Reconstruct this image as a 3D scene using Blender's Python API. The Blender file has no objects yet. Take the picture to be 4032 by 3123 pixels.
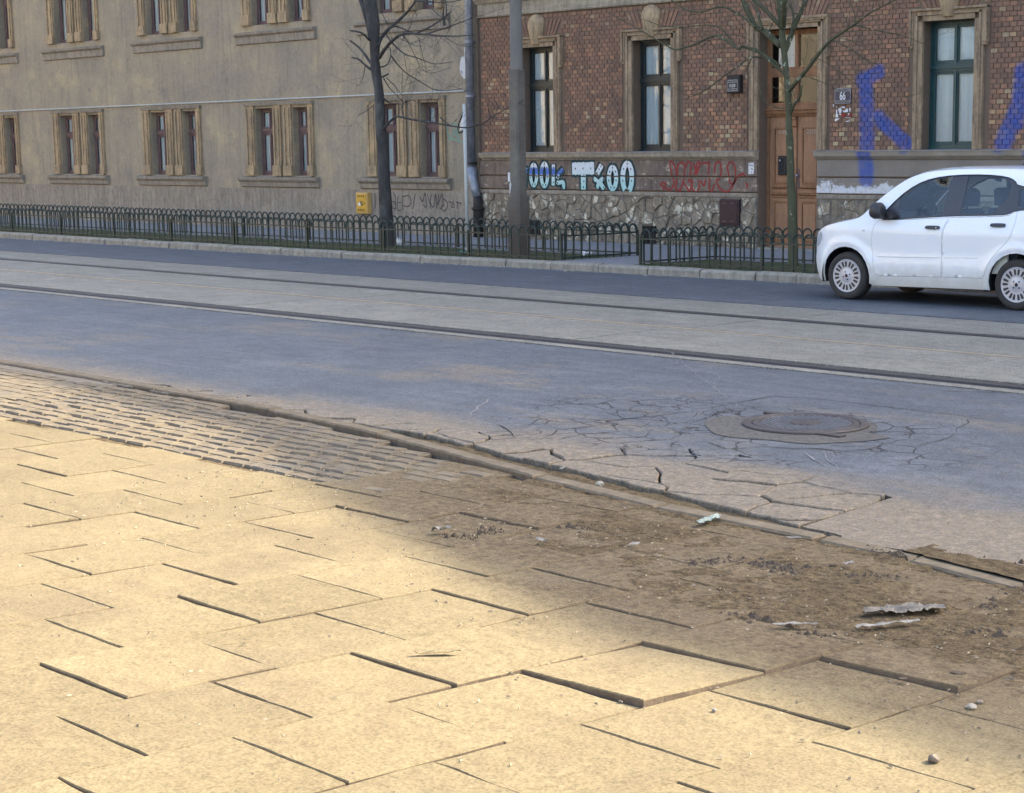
import bpy, bmesh, math, random
from mathutils import Vector, Matrix, noise
from mathutils.geometry import delaunay_2d_cdt
R = math.radians
random.seed(7)
sc = bpy.context.scene
COL = sc.collection

# ------------------------------------------------------------------ camera, world, sun, exposure
EYE = 1.65
PITCH = 8.295
HEAD = 49.864          # angle between the view axis and the street direction (-X)
FPX = 6300.0
camd = bpy.data.cameras.new('camera')
cam = bpy.data.objects.new('camera', camd); COL.objects.link(cam)
cam.location = (0, 0, EYE)
cam.rotation_euler = (R(90 - PITCH), 0, R(90 - HEAD))
camd.sensor_fit = 'HORIZONTAL'; camd.sensor_width = 36.0
camd.lens = FPX / 4032 * 36.0
camd.shift_x = -(2723.5 - 2016.0) / 4032
camd.clip_start = 0.1; camd.clip_end = 2000
sc.camera = cam

SUN_ELEV = 36.0
SUN_AZ = (0.45, 0.893)          # horizontal direction towards the sun
w = bpy.data.worlds.new('World'); sc.world = w; w.use_nodes = True
nt = w.node_tree
bg = nt.nodes['Background']; sky = nt.nodes.new('ShaderNodeTexSky')
sky.sky_type = 'NISHITA'; sky.sun_disc = False
sky.sun_elevation = R(SUN_ELEV)
sky.sun_rotation = math.atan2(SUN_AZ[0], SUN_AZ[1])
sky.air_density = 1.0; sky.dust_density = 6.0; sky.altitude = 200; sky.ozone_density = 1.0
nt.links.new(sky.outputs[0], bg.inputs[0]); bg.inputs[1].default_value = 0.15
sl = bpy.data.lights.new('sun', 'SUN'); sl.energy = 2.75; sl.angle = R(0.5); sl.color = (1.0, 0.88, 0.67)
sun = bpy.data.objects.new('sun', sl); COL.objects.link(sun)
sdir = Vector((SUN_AZ[0] * math.cos(R(SUN_ELEV)), SUN_AZ[1] * math.cos(R(SUN_ELEV)), math.sin(R(SUN_ELEV)))).normalized()
sun.rotation_euler = sdir.to_track_quat('Z', 'Y').to_euler()
sc.view_settings.view_transform = 'Standard'; sc.view_settings.look = 'None'
sc.view_settings.exposure = 2.25; sc.view_settings.gamma = 1.0
sc.view_settings.use_curve_mapping = False
sc.render.engine = 'CYCLES'

# ------------------------------------------------------------------ helpers
_a = R(HEAD); _t = R(PITCH)
_F = Vector((-math.cos(_a) * math.cos(_t), math.sin(_a) * math.cos(_t), -math.sin(_t)))
_Rt = Vector((math.sin(_a), math.cos(_a), 0)); _U = _Rt.cross(_F)
def at(px, py, Y):
    """world point at street depth Y that the survey photo shows at (px, py)"""
    r = _F * FPX + _Rt * (px - 2723.5) - _U * (py - 1561.5)
    t = Y / r.y
    return Vector((r.x * t, Y, EYE + r.z * t))
def gnd(px, py, z=0.0):
    r = _F * FPX + _Rt * (px - 2723.5) - _U * (py - 1561.5)
    t = (z - EYE) / r.z
    return Vector((r.x * t, r.y * t, z))

def mesh(name, vs, fs, mat=None, smooth=False):
    me = bpy.data.meshes.new(name)
    me.from_pydata([tuple(v) for v in vs], [], fs)
    if mat:
        for m in (mat if isinstance(mat, (list, tuple)) else [mat]): me.materials.append(m)
    if smooth: me.shade_smooth()
    me.update()
    return me
def wloc(o):
    return o.location.copy() if o.parent is None else wloc(o.parent) + o.matrix_parent_inverse.translation + o.location
def link(name, me, parent=None, kind=None):
    o = bpy.data.objects.new(name, me); COL.objects.link(o)
    if parent is not None:
        o.parent = parent
        o.matrix_parent_inverse = Matrix.Translation(-wloc(parent))
    if kind: o['kind'] = kind
    return o
def obj(name, vs, fs, mat, parent=None, kind=None, smooth=False):
    return link(name, mesh(name, vs, fs, mat, smooth), parent, kind)
def tag(o, label, cat, group=None):
    o['label'] = label; o['category'] = cat
    if group: o['group'] = group
    return o
def thing(name, loc, label, cat, group=None):
    o = bpy.data.objects.new(name, None); COL.objects.link(o); o.location = loc
    o.empty_display_size = 0.2
    return tag(o, label, cat, group)
def bcopy(src, parent=None, loc=None, name=None):
    o = src.copy(); COL.objects.link(o)
    if loc is not None: o.location = loc
    if parent is not None: o.parent = parent
    return o

class MB:
    def __init__(s): s.v = []; s.f = []
    def add(s, vs, fs):
        n = len(s.v); s.v += [tuple(v) for v in vs]; s.f += [tuple(i + n for i in f) for f in fs]; return s
    def box(s, x0, x1, y0, y1, z0, z1):
        return s.add([(x0, y0, z0), (x1, y0, z0), (x1, y1, z0), (x0, y1, z0), (x0, y0, z1), (x1, y0, z1), (x1, y1, z1), (x0, y1, z1)],
                     [(0, 3, 2, 1), (4, 5, 6, 7), (0, 1, 5, 4), (1, 2, 6, 5), (2, 3, 7, 6), (3, 0, 4, 7)])
    def cbox(s, x0, x1, y0, y1, z0, z1, c=0.005):
        """box whose front (-Y) edges are chamfered"""
        return s.add([(x0, y0 + c, z0), (x1, y0 + c, z0), (x1, y0 + c, z1), (x0, y0 + c, z1),
                      (x0 + c, y0, z0 + c), (x1 - c, y0, z0 + c), (x1 - c, y0, z1 - c), (x0 + c, y0, z1 - c),
                      (x0, y1, z0), (x1, y1, z0), (x1, y1, z1), (x0, y1, z1)],
                     [(4, 5, 6, 7), (0, 1, 5, 4), (1, 2, 6, 5), (2, 3, 7, 6), (3, 0, 4, 7),
                      (0, 8, 9, 1), (1, 9, 10, 2), (2, 10, 11, 3), (3, 11, 8, 0), (8, 11, 10, 9)])
    def prism(s, pts, y0, y1):
        """polygon in (x,z), extruded from y0 (front) to y1"""
        n = len(pts)
        vs = [(p[0], y0, p[1]) for p in pts] + [(p[0], y1, p[1]) for p in pts]
        fs = [tuple(range(n)), tuple(range(2 * n - 1, n - 1, -1))] + [(i, i + n, (i + 1) % n + n, (i + 1) % n) for i in range(n)]
        return s.add(vs, fs)
    def profile(s, pts, x0, x1):
        """profile polygon in (y,z) extruded along x"""
        n = len(pts)
        vs = [(x0, p[0], p[1]) for p in pts] + [(x1, p[0], p[1]) for p in pts]
        fs = [tuple(range(n)), tuple(range(2 * n - 1, n - 1, -1))] + [(i, i + n, (i + 1) % n + n, (i + 1) % n) for i in range(n)]
        return s.add(vs, fs)
    def tube(s, pts, rad, seg=6, cap=True):
        """tapered tube; rad is a number or a list"""
        pts = [Vector(p) for p in pts]; n = len(pts)
        if not hasattr(rad, '__len__'): rad = [rad] * n
        base = len(s.v); up = Vector((0.12, 0.3, 0.95))
        for i, p in enumerate(pts):
            d = (pts[min(i + 1, n - 1)] - pts[max(i - 1, 0)])
            if d.length < 1e-9: d = Vector((0, 0, 1))
            d.normalize()
            u = d.cross(up)
            if u.length < 0.1: u = d.cross(Vector((1, 0.2, 0)))
            u.normalize(); v = d.cross(u)
            for k in range(seg):
                a = 2 * math.pi * k / seg
                s.v.append(tuple(p + (u * math.cos(a) + v * math.sin(a)) * rad[i]))
        for i in range(n - 1):
            for k in range(seg):
                a = base + i * seg + k; b = base + i * seg + (k + 1) % seg
                s.f.append((a, b, b + seg, a + seg))
        if cap:
            s.f.append(tuple(base + k for k in range(seg - 1, -1, -1)))
            s.f.append(tuple(base + (n - 1) * seg + k for k in range(seg)))
        return s
    def lathe(s, prof, center, axis='z', seg=32):
        """prof: list of (r, h)"""
        base = len(s.v); c = Vector(center)
        for r, h in prof:
            for k in range(seg):
                a = 2 * math.pi * k / seg
                if axis == 'z': p = (r * math.cos(a), r * math.sin(a), h)
                else: p = (r * math.cos(a), h, r * math.sin(a))
                s.v.append(tuple(c + Vector(p)))
        for i in range(len(prof) - 1):
            for k in range(seg):
                a = base + i * seg + k; b = base + i * seg + (k + 1) % seg
                s.f.append((a, b, b + seg, a + seg))
        return s
    def build(s, name, mat, parent=None, kind=None, smooth=False):
        return obj(name, s.v, s.f, mat, parent, kind, smooth)

# ------------------------------------------------------------------ material helpers
class NT:
    def __init__(s, name):
        s.m = bpy.data.materials.new(name); s.m.use_nodes = True; s.t = s.m.node_tree
        s.b = s.t.nodes['Principled BSDF']; s.out = s.t.nodes['Material Output']
        s._pos = None
    def n(s, ty, **kw):
        nd = s.t.nodes.new('ShaderNode' + ty)
        for k, v in kw.items():
            if k.startswith('i_'):
                nd.inputs[k[2:].replace('_', ' ')].default_value = v
            else: setattr(nd, k, v)
        return nd
    def l(s, a, b): s.t.links.new(a, b)
    def pos(s, obj=False, scale=(1, 1, 1)):
        if obj: o = s.n('TexCoord').outputs['Object']
        else: o = s.n('NewGeometry').outputs['Position']
        if scale != (1, 1, 1):
            mp = s.n('Mapping'); s.l(o, mp.inputs['Vector']); mp.inputs['Scale'].default_value = scale; o = mp.outputs[0]
        return o
    def noise(s, vec, scale, detail=4, rough=0.6, dist=0.0):
        nd = s.n('TexNoise'); nd.inputs['Scale'].default_value = scale; nd.inputs['Detail'].default_value = detail
        nd.inputs['Roughness'].default_value = rough; nd.inputs['Distortion'].default_value = dist
        s.l(vec, nd.inputs['Vector']); return nd.outputs['Fac']
    def ramp(s, fac, stops, interp='LINEAR'):
        r = s.n('ValToRGB'); cr = r.color_ramp; cr.interpolation = interp
        while len(cr.elements) < len(stops): cr.elements.new(0.5)
        for e, (p, c) in zip(cr.elements, stops):
            e.position = p; e.color = (c, c, c, 1) if not hasattr(c, '__len__') else (*c[:3], 1)
        s.l(fac, r.inputs[0]); return r.outputs[0]
    def mix(s, fac, a, b, mode='MIX'):
        m = s.n('Mix', data_type='RGBA', blend_type=mode)
        for i, x in ((0, fac), (6, a), (7, b)):
            if hasattr(x, 'links'): s.l(x, m.inputs[i])
            elif i == 0: m.inputs[0].default_value = x
            else: m.inputs[i].default_value = (*x[:3], 1)
        return m.outputs[2]
    def math(s, op, a, b=0.0, c=0.0, clamp=False):
        m = s.n('Math', operation=op, use_clamp=clamp)
        for i, x in enumerate((a, b, c)):
            if hasattr(x, 'links'): s.l(x, m.inputs[i])
            else: m.inputs[i].default_value = x
        return m.outputs[0]
    def sep(s, vec):
        x = s.n('SeparateXYZ'); s.l(vec, x.inputs[0]); return x.outputs
    def smooth(s, x, a, b):
        m = s.n('MapRange', interpolation_type='SMOOTHSTEP')
        s.l(x, m.inputs[0]); m.inputs[1].default_value = a; m.inputs[2].default_value = b
        return m.outputs[0]
    def bump(s, h, strength=0.3, dist=0.01, normal=None):
        b = s.n('Bump'); b.inputs['Strength'].default_value = strength; b.inputs['Distance'].default_value = dist
        s.l(h, b.inputs['Height'])
        if normal is not None: s.l(normal, b.inputs['Normal'])
        s.l(b.outputs[0], s.b.inputs['Normal']); return b.outputs[0]
    def color(s, c):
        if hasattr(c, 'links'): s.l(c, s.b.inputs['Base Color'])
        else: s.b.inputs['Base Color'].default_value = (*c[:3], 1)
    def set(s, rough=0.8, metal=0.0, spec=0.5):
        s.b.inputs['Roughness'].default_value = rough; s.b.inputs['Metallic'].default_value = metal
        s.b.inputs['Specular IOR Level'].default_value = spec; return s

def M(name, c1, c2=None, scale=6.0, rough=0.85, bump=0.2, bdist=0.004, bscale=60.0, spec=0.3, metal=0.0, objc=False,
      c3=None, s3=1.2, t3=(0.5, 0.65), stretch=(1, 1, 1), grime=0.0):
    """two-tone noisy material with optional third stain colour"""
    q = NT(name); q.set(rough, metal, spec)
    p = q.pos(objc, stretch)
    c2 = c2 or tuple(x * 0.75 for x in c1)
    col = q.mix(q.ramp(q.noise(p, scale, 6, 0.65), [(0.3, 0.0), (0.7, 1.0)]), c1, c2)
    if c3: col = q.mix(q.ramp(q.noise(p, s3, 5, 0.7), [(t3[0], 0.0), (t3[1], 1.0)]), col, c3)
    if grime:
        g1 = q.noise(q.pos(objc, (4.5, 4.5, 0.7)), 2.2, 7, 0.75); g2 = q.noise(q.pos(objc), 9, 7, 0.8)
        gg = q.math('MULTIPLY', q.ramp(q.math('ADD', q.math('MULTIPLY', g1, 0.55), q.math('MULTIPLY', g2, 0.45)), [(0.42, 0.0), (0.60, 1.0)]), grime)
        col = q.mix(gg, col, tuple(v * 0.38 for v in c2))
    q.color(col)
    if bump: q.bump(q.noise(p, bscale, 5, 0.7), bump, bdist)
    return q.m

def capsule(q, vec, a, b):
    """distance from vec (x,z used) to the segment a-b, as node socket"""
    A = q.n('CombineXYZ'); A.inputs[0].default_value = a[0]; A.inputs[2].default_value = a[1]
    xyz = q.sep(vec); P = q.n('CombineXYZ'); q.l(xyz[0], P.inputs[0]); q.l(xyz[2], P.inputs[2])
    pa = q.n('VectorMath', operation='SUBTRACT'); q.l(P.outputs[0], pa.inputs[0]); q.l(A.outputs[0], pa.inputs[1])
    ba = Vector((b[0] - a[0], 0, b[1] - a[1]))
    dt = q.n('VectorMath', operation='DOT_PRODUCT'); q.l(pa.outputs[0], dt.inputs[0]); dt.inputs[1].default_value = ba
    h = q.math('DIVIDE', dt.outputs['Value'], ba.length_squared, clamp=True)
    sc_ = q.n('VectorMath', operation='SCALE'); sc_.inputs[0].default_value = ba; q.l(h, sc_.inputs['Scale'])
    df = q.n('VectorMath', operation='SUBTRACT'); q.l(pa.outputs[0], df.inputs[0]); q.l(sc_.outputs[0], df.inputs[1])
    ln = q.n('VectorMath', operation='LENGTH'); q.l(df.outputs[0], ln.inputs[0])
    return ln.outputs['Value']

def grain(q, col, k=0.35, s1=32, s2=110):
    p = q.pos()
    a = q.noise(p, s1, 4, 0.8); b = q.noise(p, s2, 2, 0.7)
    m = q.math('ADD', q.math('MULTIPLY', q.math('SUBTRACT', a, 0.5), 2.4 * k), q.math('MULTIPLY', q.math('SUBTRACT', b, 0.5), 3.4 * k))
    sc_ = q.n('VectorMath', operation='SCALE'); q.l(col, sc_.inputs[0]); q.l(q.math('MAXIMUM', q.math('ADD', m, 1.0), 0.25), sc_.inputs['Scale'])
    return sc_.outputs[0]
def vary(q, col, k=0.22):
    r = q.n('ObjectInfo').outputs['Random']
    sc_ = q.n('VectorMath', operation='SCALE'); q.l(col, sc_.inputs[0]); q.l(q.math('ADD', 1.0 - k / 2, q.math('MULTIPLY', r, k)), sc_.inputs['Scale']); return sc_.outputs[0]
def stone_cracked_road(name, c1, c2, dust, dusty=(6.0, 8.3), crack=True, tram=False):
    q = NT(name); q.set(0.72, 0, 0.35)
    p = q.pos(); xyz = q.sep(p)
    col = q.mix(q.ramp(q.noise(p, 1.1, 6, 0.7), [(0.3, 0.0), (0.7, 1.0)]), c1, c2)
    mo = q.ramp(q.noise(p, 3.0, 9, 0.8), [(0.40, 0.0), (0.60, 1.0)]); col = q.mix(q.math('MULTIPLY', mo, 0.6), col, tuple(v * 0.68 for v in c1))
    m2 = q.ramp(q.noise(p, 1.3, 9, 0.8), [(0.52, 0.0), (0.66, 0.7)]); col = q.mix(m2, col, tuple(v * 1.3 for v in c2))
    sp = q.ramp(q.noise(p, 75, 2, 0.6), [(0.62, 0.0), (0.70, 0.9)]); col = q.mix(sp, col, tuple(v * 2.2 for v in c2))
    # streaks that run along the street
    st = q.noise(q.pos(scale=(0.35, 3.2, 1)), 2.2, 5, 0.65)
    col = q.mix(q.ramp(st, [(0.48, 0.0), (0.75, 0.5)]), col, tuple(x * 1.35 for x in c2))
    if dusty:
        n1 = q.noise(q.pos(scale=(0.6, 1.3, 1)), 1.4, 7, 0.72)
        y2 = q.math('ADD', xyz[1], 0.0)
        y3 = q.math('SUBTRACT', y2, q.math('MULTIPLY', q.math('SUBTRACT', n1, 0.5), 1.5))
        d = q.math('SUBTRACT', 1.0, q.smooth(y3, dusty[0], dusty[1]))
        d2 = q.ramp(q.noise(q.pos(scale=(0.5, 1.1, 1)), 0.9, 6, 0.75), [(0.52, 0.0), (0.64, 0.6)])
        f = q.math('MAXIMUM', d, d2)
        g = q.ramp(q.noise(p, 25, 6, 0.7), [(0.25, 0.45), (0.6, 1.0)])
        dn = q.noise(p, 14, 8, 0.78)
        dc = q.mix(q.ramp(dn, [(0.42, 0.0), (0.7, 0.9)]), dust, tuple(v * 0.5 for v in dust))
        col = q.mix(q.math('MULTIPLY', f, g), col, dc)
    col = grain(q, col, 0.55, 16, 62)
    hb = q.math('MULTIPLY', q.noise(p, 90, 5, 0.7), 0.5)
    if crack:
        nz = q.n('TexNoise'); nz.inputs['Scale'].default_value = 3.0; nz.inputs['Detail'].default_value = 4
        q.l(p, nz.inputs['Vector'])
        wv = q.n('VectorMath', operation='SCALE'); q.l(nz.outputs['Color'], wv.inputs[0]); wv.inputs['Scale'].default_value = 0.30
        ad = q.n('VectorMath', operation='ADD'); q.l(p, ad.inputs[0]); q.l(wv.outputs[0], ad.inputs[1])
        v = q.n('TexVoronoi', feature='DISTANCE_TO_EDGE'); v.inputs['Scale'].default_value = 4.2; q.l(ad.outputs[0], v.inputs['Vector'])
        line = q.math('SUBTRACT', 1.0, q.smooth(v.outputs['Distance'], 0.0, 0.05))
        # only round the manhole and along the broken gutter
        dx = q.math('MULTIPLY', q.math('ADD', xyz[0], 6.2), 0.62); dy = q.math('SUBTRACT', xyz[1], 7.75)
        rr = q.math('SQRT', q.math('ADD', q.math('MULTIPLY', dx, dx), q.math('MULTIPLY', dy, dy)))
        m1 = q.math('SUBTRACT', 1.0, q.smooth(rr, 0.85, 1.25))
        pat = q.ramp(q.noise(p, 1.7, 3, 0.5), [(0.38, 0.0), (0.50, 1.0)])
        msk = q.math('MULTIPLY', m1, pat)
        line = q.math('MULTIPLY', line, msk)
        col = q.mix(line, col, (0.018, 0.016, 0.015))
        hb = q.math('SUBTRACT', hb, q.math('MULTIPLY', line, 2.0))
    q.color(col); q.bump(hb, 0.5, 0.006)
    return q.m

# ------------------------------------------------------------------ materials
mt = {}
mt['earth'] = M('earth', (0.09, 0.075, 0.055), (0.05, 0.042, 0.033), 9, 0.95, 0.6, 0.01, 40)
mt['asphalt_near'] = stone_cracked_road('asphalt_near', (0.071, 0.082, 0.095), (0.097, 0.106, 0.115), (0.210, 0.168, 0.113), dusty=(6.4, 7.2))
mt['asphalt_far'] = stone_cracked_road('asphalt_far', (0.075, 0.083, 0.096), (0.101, 0.108, 0.118), (0.213, 0.188, 0.153), dusty=None, crack=False)
mt['trackbed'] = stone_cracked_road('track_concrete', (0.180, 0.170, 0.141), (0.221, 0.207, 0.169), (0.206, 0.182, 0.141), dusty=None, crack=False)
mt['plate'] = mt['asphalt_near']
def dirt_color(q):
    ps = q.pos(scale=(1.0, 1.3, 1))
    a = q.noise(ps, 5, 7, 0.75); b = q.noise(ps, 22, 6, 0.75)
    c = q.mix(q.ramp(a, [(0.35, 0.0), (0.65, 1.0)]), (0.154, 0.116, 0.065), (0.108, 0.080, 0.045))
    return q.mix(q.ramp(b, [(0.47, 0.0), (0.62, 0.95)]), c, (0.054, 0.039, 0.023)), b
def dirt_shade_mask(q):  # dirt tint spread out to the building's shadow edge, painting in extra shade
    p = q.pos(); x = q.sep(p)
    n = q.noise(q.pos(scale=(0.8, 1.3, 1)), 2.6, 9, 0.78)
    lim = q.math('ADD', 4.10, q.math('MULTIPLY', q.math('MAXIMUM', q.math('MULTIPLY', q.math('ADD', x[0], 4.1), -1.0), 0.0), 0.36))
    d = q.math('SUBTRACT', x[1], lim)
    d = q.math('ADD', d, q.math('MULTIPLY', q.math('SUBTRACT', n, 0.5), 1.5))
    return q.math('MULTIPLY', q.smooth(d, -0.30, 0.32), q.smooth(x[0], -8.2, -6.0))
def slab_mat():
    q = NT('pale_concrete_slab'); q.set(0.93, 0, 0.25); p = q.pos()
    col = q.mix(q.ramp(q.noise(p, 2.4, 6, 0.65), [(0.3, 0.0), (0.7, 1.0)]), (0.196, 0.159, 0.091), (0.161, 0.128, 0.071))
    wn = q.noise(p, 300, 2, 0.5); col = q.mix(q.ramp(wn, [(0.58, 0.0), (0.75, 0.35)]), col, (0.098, 0.077, 0.046))
    st = q.noise(q.pos(scale=(0.8, 2.0, 1)), 7, 7, 0.78); col = q.mix(q.ramp(st, [(0.52, 0.0), (0.78, 0.75)]), col, (0.117, 0.089, 0.049))
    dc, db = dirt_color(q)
    col = q.mix(dirt_shade_mask(q), vary(q, col, 0.20), dc)
    edg = q.ramp(q.noise(p, 1.5, 8, 0.75), [(0.50, 0.0), (0.62, 0.55)]); col = q.mix(edg, col, (0.135, 0.105, 0.064))
    q.color(grain(q, col, 0.42, 24, 90))
    h = q.math('ADD', q.math('MULTIPLY', q.noise(p, 120, 5, 0.7), 0.5), q.math('MULTIPLY', st, 0.8))
    q.bump(h, 0.6, 0.005); return q.m
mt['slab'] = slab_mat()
mt['sett'] = M('paving_sett', (0.206, 0.167, 0.108), (0.150, 0.122, 0.086), 3.0, 0.92, 0.5, 0.004, 90, c3=(0.119, 0.107, 0.090), s3=2, t3=(0.5, 0.7), grime=0.5)
mt['kerb_near'] = M('kerb_near', (0.218, 0.180, 0.121), (0.154, 0.122, 0.082), 6, 0.92, 0.7, 0.008, 60, c3=(0.138, 0.105, 0.070), s3=14, t3=(0.52, 0.72), grime=0.5)
def dirt_mat():
    q = NT('dry_dirt'); q.set(0.97, 0, 0.15); c, b = dirt_color(q); q.color(grain(q, c, 0.6))
    q.bump(q.math('ADD', q.noise(q.pos(scale=(1, 1.8, 1)), 45, 6, 0.75), b), 0.9, 0.012); return q.m
mt['dirt'] = dirt_mat()
mt['clod'] = M('dark_clod', (0.11, 0.085, 0.06), (0.065, 0.05, 0.037), 30, 0.97, 0.6, 0.006, 90)
mt['kerb_far'] = M('kerb_far', (0.374, 0.342, 0.273), (0.269, 0.248, 0.205), 5, 0.9, 0.5, 0.006, 50, grime=0.6)
mt['footpath'] = M('footpath_asphalt', (0.265, 0.267, 0.271), (0.202, 0.202, 0.209), 3, 0.9, 0.3, 0.004, 80, grime=0.3)
mt['soil'] = M('soil', (0.085, 0.08, 0.045), (0.055, 0.05, 0.032), 7, 0.95, 0.8, 0.02, 25, c3=(0.05, 0.07, 0.025), s3=2.2, t3=(0.42, 0.6))
mt['grass'] = M('grass_blades', (0.07, 0.10, 0.035), (0.15, 0.14, 0.075), 6, 0.8, 0, spec=0.2)
mt['rail'] = M('worn_rail_steel', (0.34, 0.28, 0.19), (0.24, 0.195, 0.135), 4, 0.5, 0.1, 0.002, 90, spec=0.5, metal=0.15)
mt['rail_dark'] = M('dark_rail_steel', (0.06, 0.052, 0.048), (0.04, 0.035, 0.033), 8, 0.6, 0.2, 0.002, 90, spec=0.5, metal=0.3)
mt['groove'] = M('rail_groove_dirt', (0.035, 0.028, 0.022), (0.02, 0.017, 0.015), 14, 0.95, 0.4, 0.004, 60)
mt['slab_edge'] = M('soil_stained_slab_edge', (0.192, 0.147, 0.099), (0.114, 0.087, 0.061), 20, 0.95, 0.7, 0.006, 60)
mt['scuff'] = M('pale_scuff', (0.24, 0.235, 0.225), (0.17, 0.17, 0.165), 30, 0.9, 0)
mt['iron'] = M('cast_iron', (0.075, 0.066, 0.064), (0.045, 0.04, 0.039), 12, 0.55, 0.3, 0.002, 140, spec=0.5, metal=0.3)
mt['iron_stud'] = M('cast_iron_worn', (0.20, 0.18, 0.17), (0.13, 0.118, 0.11), 12, 0.4, 0.2, 0.001, 140, spec=0.5, metal=0.5)
mt['grit'] = M('rough_grit_patch', (0.137, 0.130, 0.115), (0.058, 0.056, 0.054), 30, 0.9, 1.0, 0.01, 60)
mt['plaster'] = M('sooty_plaster', (0.275, 0.209, 0.160), (0.167, 0.128, 0.103), 2.6, 0.92, 0.6, 0.008, 40, c3=(0.522, 0.446, 0.338), s3=3.4, t3=(0.57, 0.64), stretch=(1, 1, 1.6), grime=0.6)
mt['plaster_strip'] = M('grey_plaster_strip', (0.381, 0.322, 0.250), (0.246, 0.208, 0.163), 3, 0.92, 0.5, 0.006, 40, grime=0.6)
mt['plaster_pale'] = M('flaking_white_plaster', (0.638, 0.638, 0.638), (0.495, 0.495, 0.484), 5, 0.9, 0.4, 0.004, 40, c3=(0.165, 0.143, 0.121), s3=3.5, t3=(0.55, 0.6))
mt['ledge'] = M('ledge_stone', (0.488, 0.413, 0.301), (0.312, 0.263, 0.199), 2.5, 0.9, 0.4, 0.006, 40, stretch=(0.4, 1, 4), grime=0.65)
mt['ledge_top'] = M('zinc_ledge_cap', (0.468, 0.442, 0.416), (0.338, 0.312, 0.286), 4, 0.6, 0.2, 0.002, 60, metal=0.2, grime=0.5)
mt['surround'] = M('window_stone', (0.494, 0.358, 0.225), (0.274, 0.204, 0.137), 3.2, 0.9, 0.5, 0.005, 45, c3=(0.757, 0.621, 0.467), s3=2.4, t3=(0.66, 0.8), stretch=(3, 1, 0.5), grime=0.75)
mt['keystone'] = M('carved_keystone', (0.601, 0.437, 0.254), (0.364, 0.269, 0.169), 4, 0.9, 0.5, 0.006, 35, stretch=(3, 1, 0.7), grime=0.6)
mt['rubble'] = M('rubble_stone', (0.390, 0.328, 0.236), (0.202, 0.165, 0.124), 3.2, 0.92, 0.8, 0.014, 26, c3=(0.728, 0.663, 0.517), s3=4.2, t3=(0.56, 0.60), grime=0.7)
mt['rubble_joint'] = M('rubble_mortar', (0.286, 0.245, 0.197), (0.168, 0.145, 0.120), 6, 0.95, 0.5, 0.008, 30, grime=0.6)
def stucco():
    q = NT('stained_stucco'); q.set(0.93, 0, 0.25); p = q.pos()
    col = q.mix(q.ramp(q.noise(p, 1.0, 8, 0.7), [(0.3, 0.0), (0.7, 1.0)]), (0.365, 0.304, 0.209), (0.237, 0.208, 0.167))
    col = q.mix(q.ramp(q.noise(p, 0.7, 6, 0.7), [(0.52, 0.0), (0.68, 0.8)]), col, (0.452, 0.363, 0.219))
    stk = q.noise(q.pos(scale=(5.5, 1, 0.35)), 1.6, 6, 0.7)
    col = q.mix(q.ramp(stk, [(0.5, 0.0), (0.75, 0.5)]), col, (0.140, 0.126, 0.104))
    col = q.mix(q.ramp(q.noise(p, 3.3, 7, 0.75), [(0.60, 0.0), (0.66, 0.6)]), col, (0.183, 0.160, 0.131))
    q.color(grain(q, col, 0.25, 14, 60)); q.bump(q.noise(p, 30, 6, 0.75), 0.6, 0.01); return q.m
mt['stucco'] = stucco()
mt['stucco_base'] = M('grey_stucco_base', (0.360, 0.309, 0.241), (0.264, 0.229, 0.182), 2.2, 0.93, 0.5, 0.006, 30, grime=0.6)
mt['tan_trim'] = M('tan_stone_trim', (0.522, 0.378, 0.216), (0.290, 0.223, 0.144), 3, 0.9, 0.4, 0.006, 40, stretch=(1.3, 1, 0.8), grime=0.6)
mt['old_wood'] = M('purple_brown_wood', (0.168, 0.109, 0.105), (0.105, 0.070, 0.070), 5, 0.65, 0.3, 0.002, 60)
mt['green_wood'] = M('dark_green_frame', (0.019, 0.030, 0.031), (0.012, 0.019, 0.022), 4, 0.45, 0.1, 0.001, 60, spec=0.5)
mt['teal_wood'] = M('teal_frame', (0.018, 0.072, 0.075), (0.013, 0.046, 0.052), 4, 0.4, 0.1, 0.001, 60, spec=0.5)
mt['door_wood'] = M('ochre_door_paint', (0.412, 0.218, 0.116), (0.303, 0.164, 0.094), 2.2, 0.6, 0.35, 0.003, 50, c3=(0.180, 0.107, 0.066), s3=3.0, t3=(0.58, 0.8), stretch=(2.0, 1, 0.5), grime=0.35)
mt['door_trim'] = M('brown_door_trim', (0.361, 0.178, 0.085), (0.235, 0.118, 0.062), 3, 0.6, 0.35, 0.003, 50, stretch=(2.0, 1, 0.5), grime=0.5)
mt['void'] = M('dark_room', (0.02, 0.019, 0.018), None, 3, 0.9, 0)
mt['curtain'] = M('grey_net_curtain', (0.750, 0.810, 0.850), (0.570, 0.615, 0.675), 1.6, 0.9, 0, stretch=(5, 1, 0.3))
mt['white_curtain'] = M('white_blind', (0.80, 0.82, 0.84), (0.7, 0.72, 0.74), 1.2, 0.9, 0, stretch=(3, 1, 0.2))
mt['zinc'] = M('zinc_pipe', (0.351, 0.370, 0.416), (0.247, 0.260, 0.293), 5, 0.45, 0.2, 0.003, 30, metal=0.45, grime=0.6)
mt['black_iron'] = M('black_iron', (0.022, 0.02, 0.02), (0.035, 0.03, 0.028), 8, 0.6, 0.3, 0.003, 60)
mt['fence_green'] = M('dark_green_fence_paint', (0.010, 0.022, 0.017), (0.018, 0.032, 0.026), 7, 0.42, 0.3, 0.002, 90, spec=0.5, c3=(0.05, 0.045, 0.035), s3=9, t3=(0.66, 0.74))
mt['white_metal'] = M('grey_white_metal', (0.5, 0.52, 0.5), (0.4, 0.42, 0.4), 4, 0.5, 0.1)
mt['plate_blue'] = M('navy_enamel', (0.018, 0.02, 0.07), (0.012, 0.013, 0.045), 6, 0.3, 0, spec=0.5)
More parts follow.
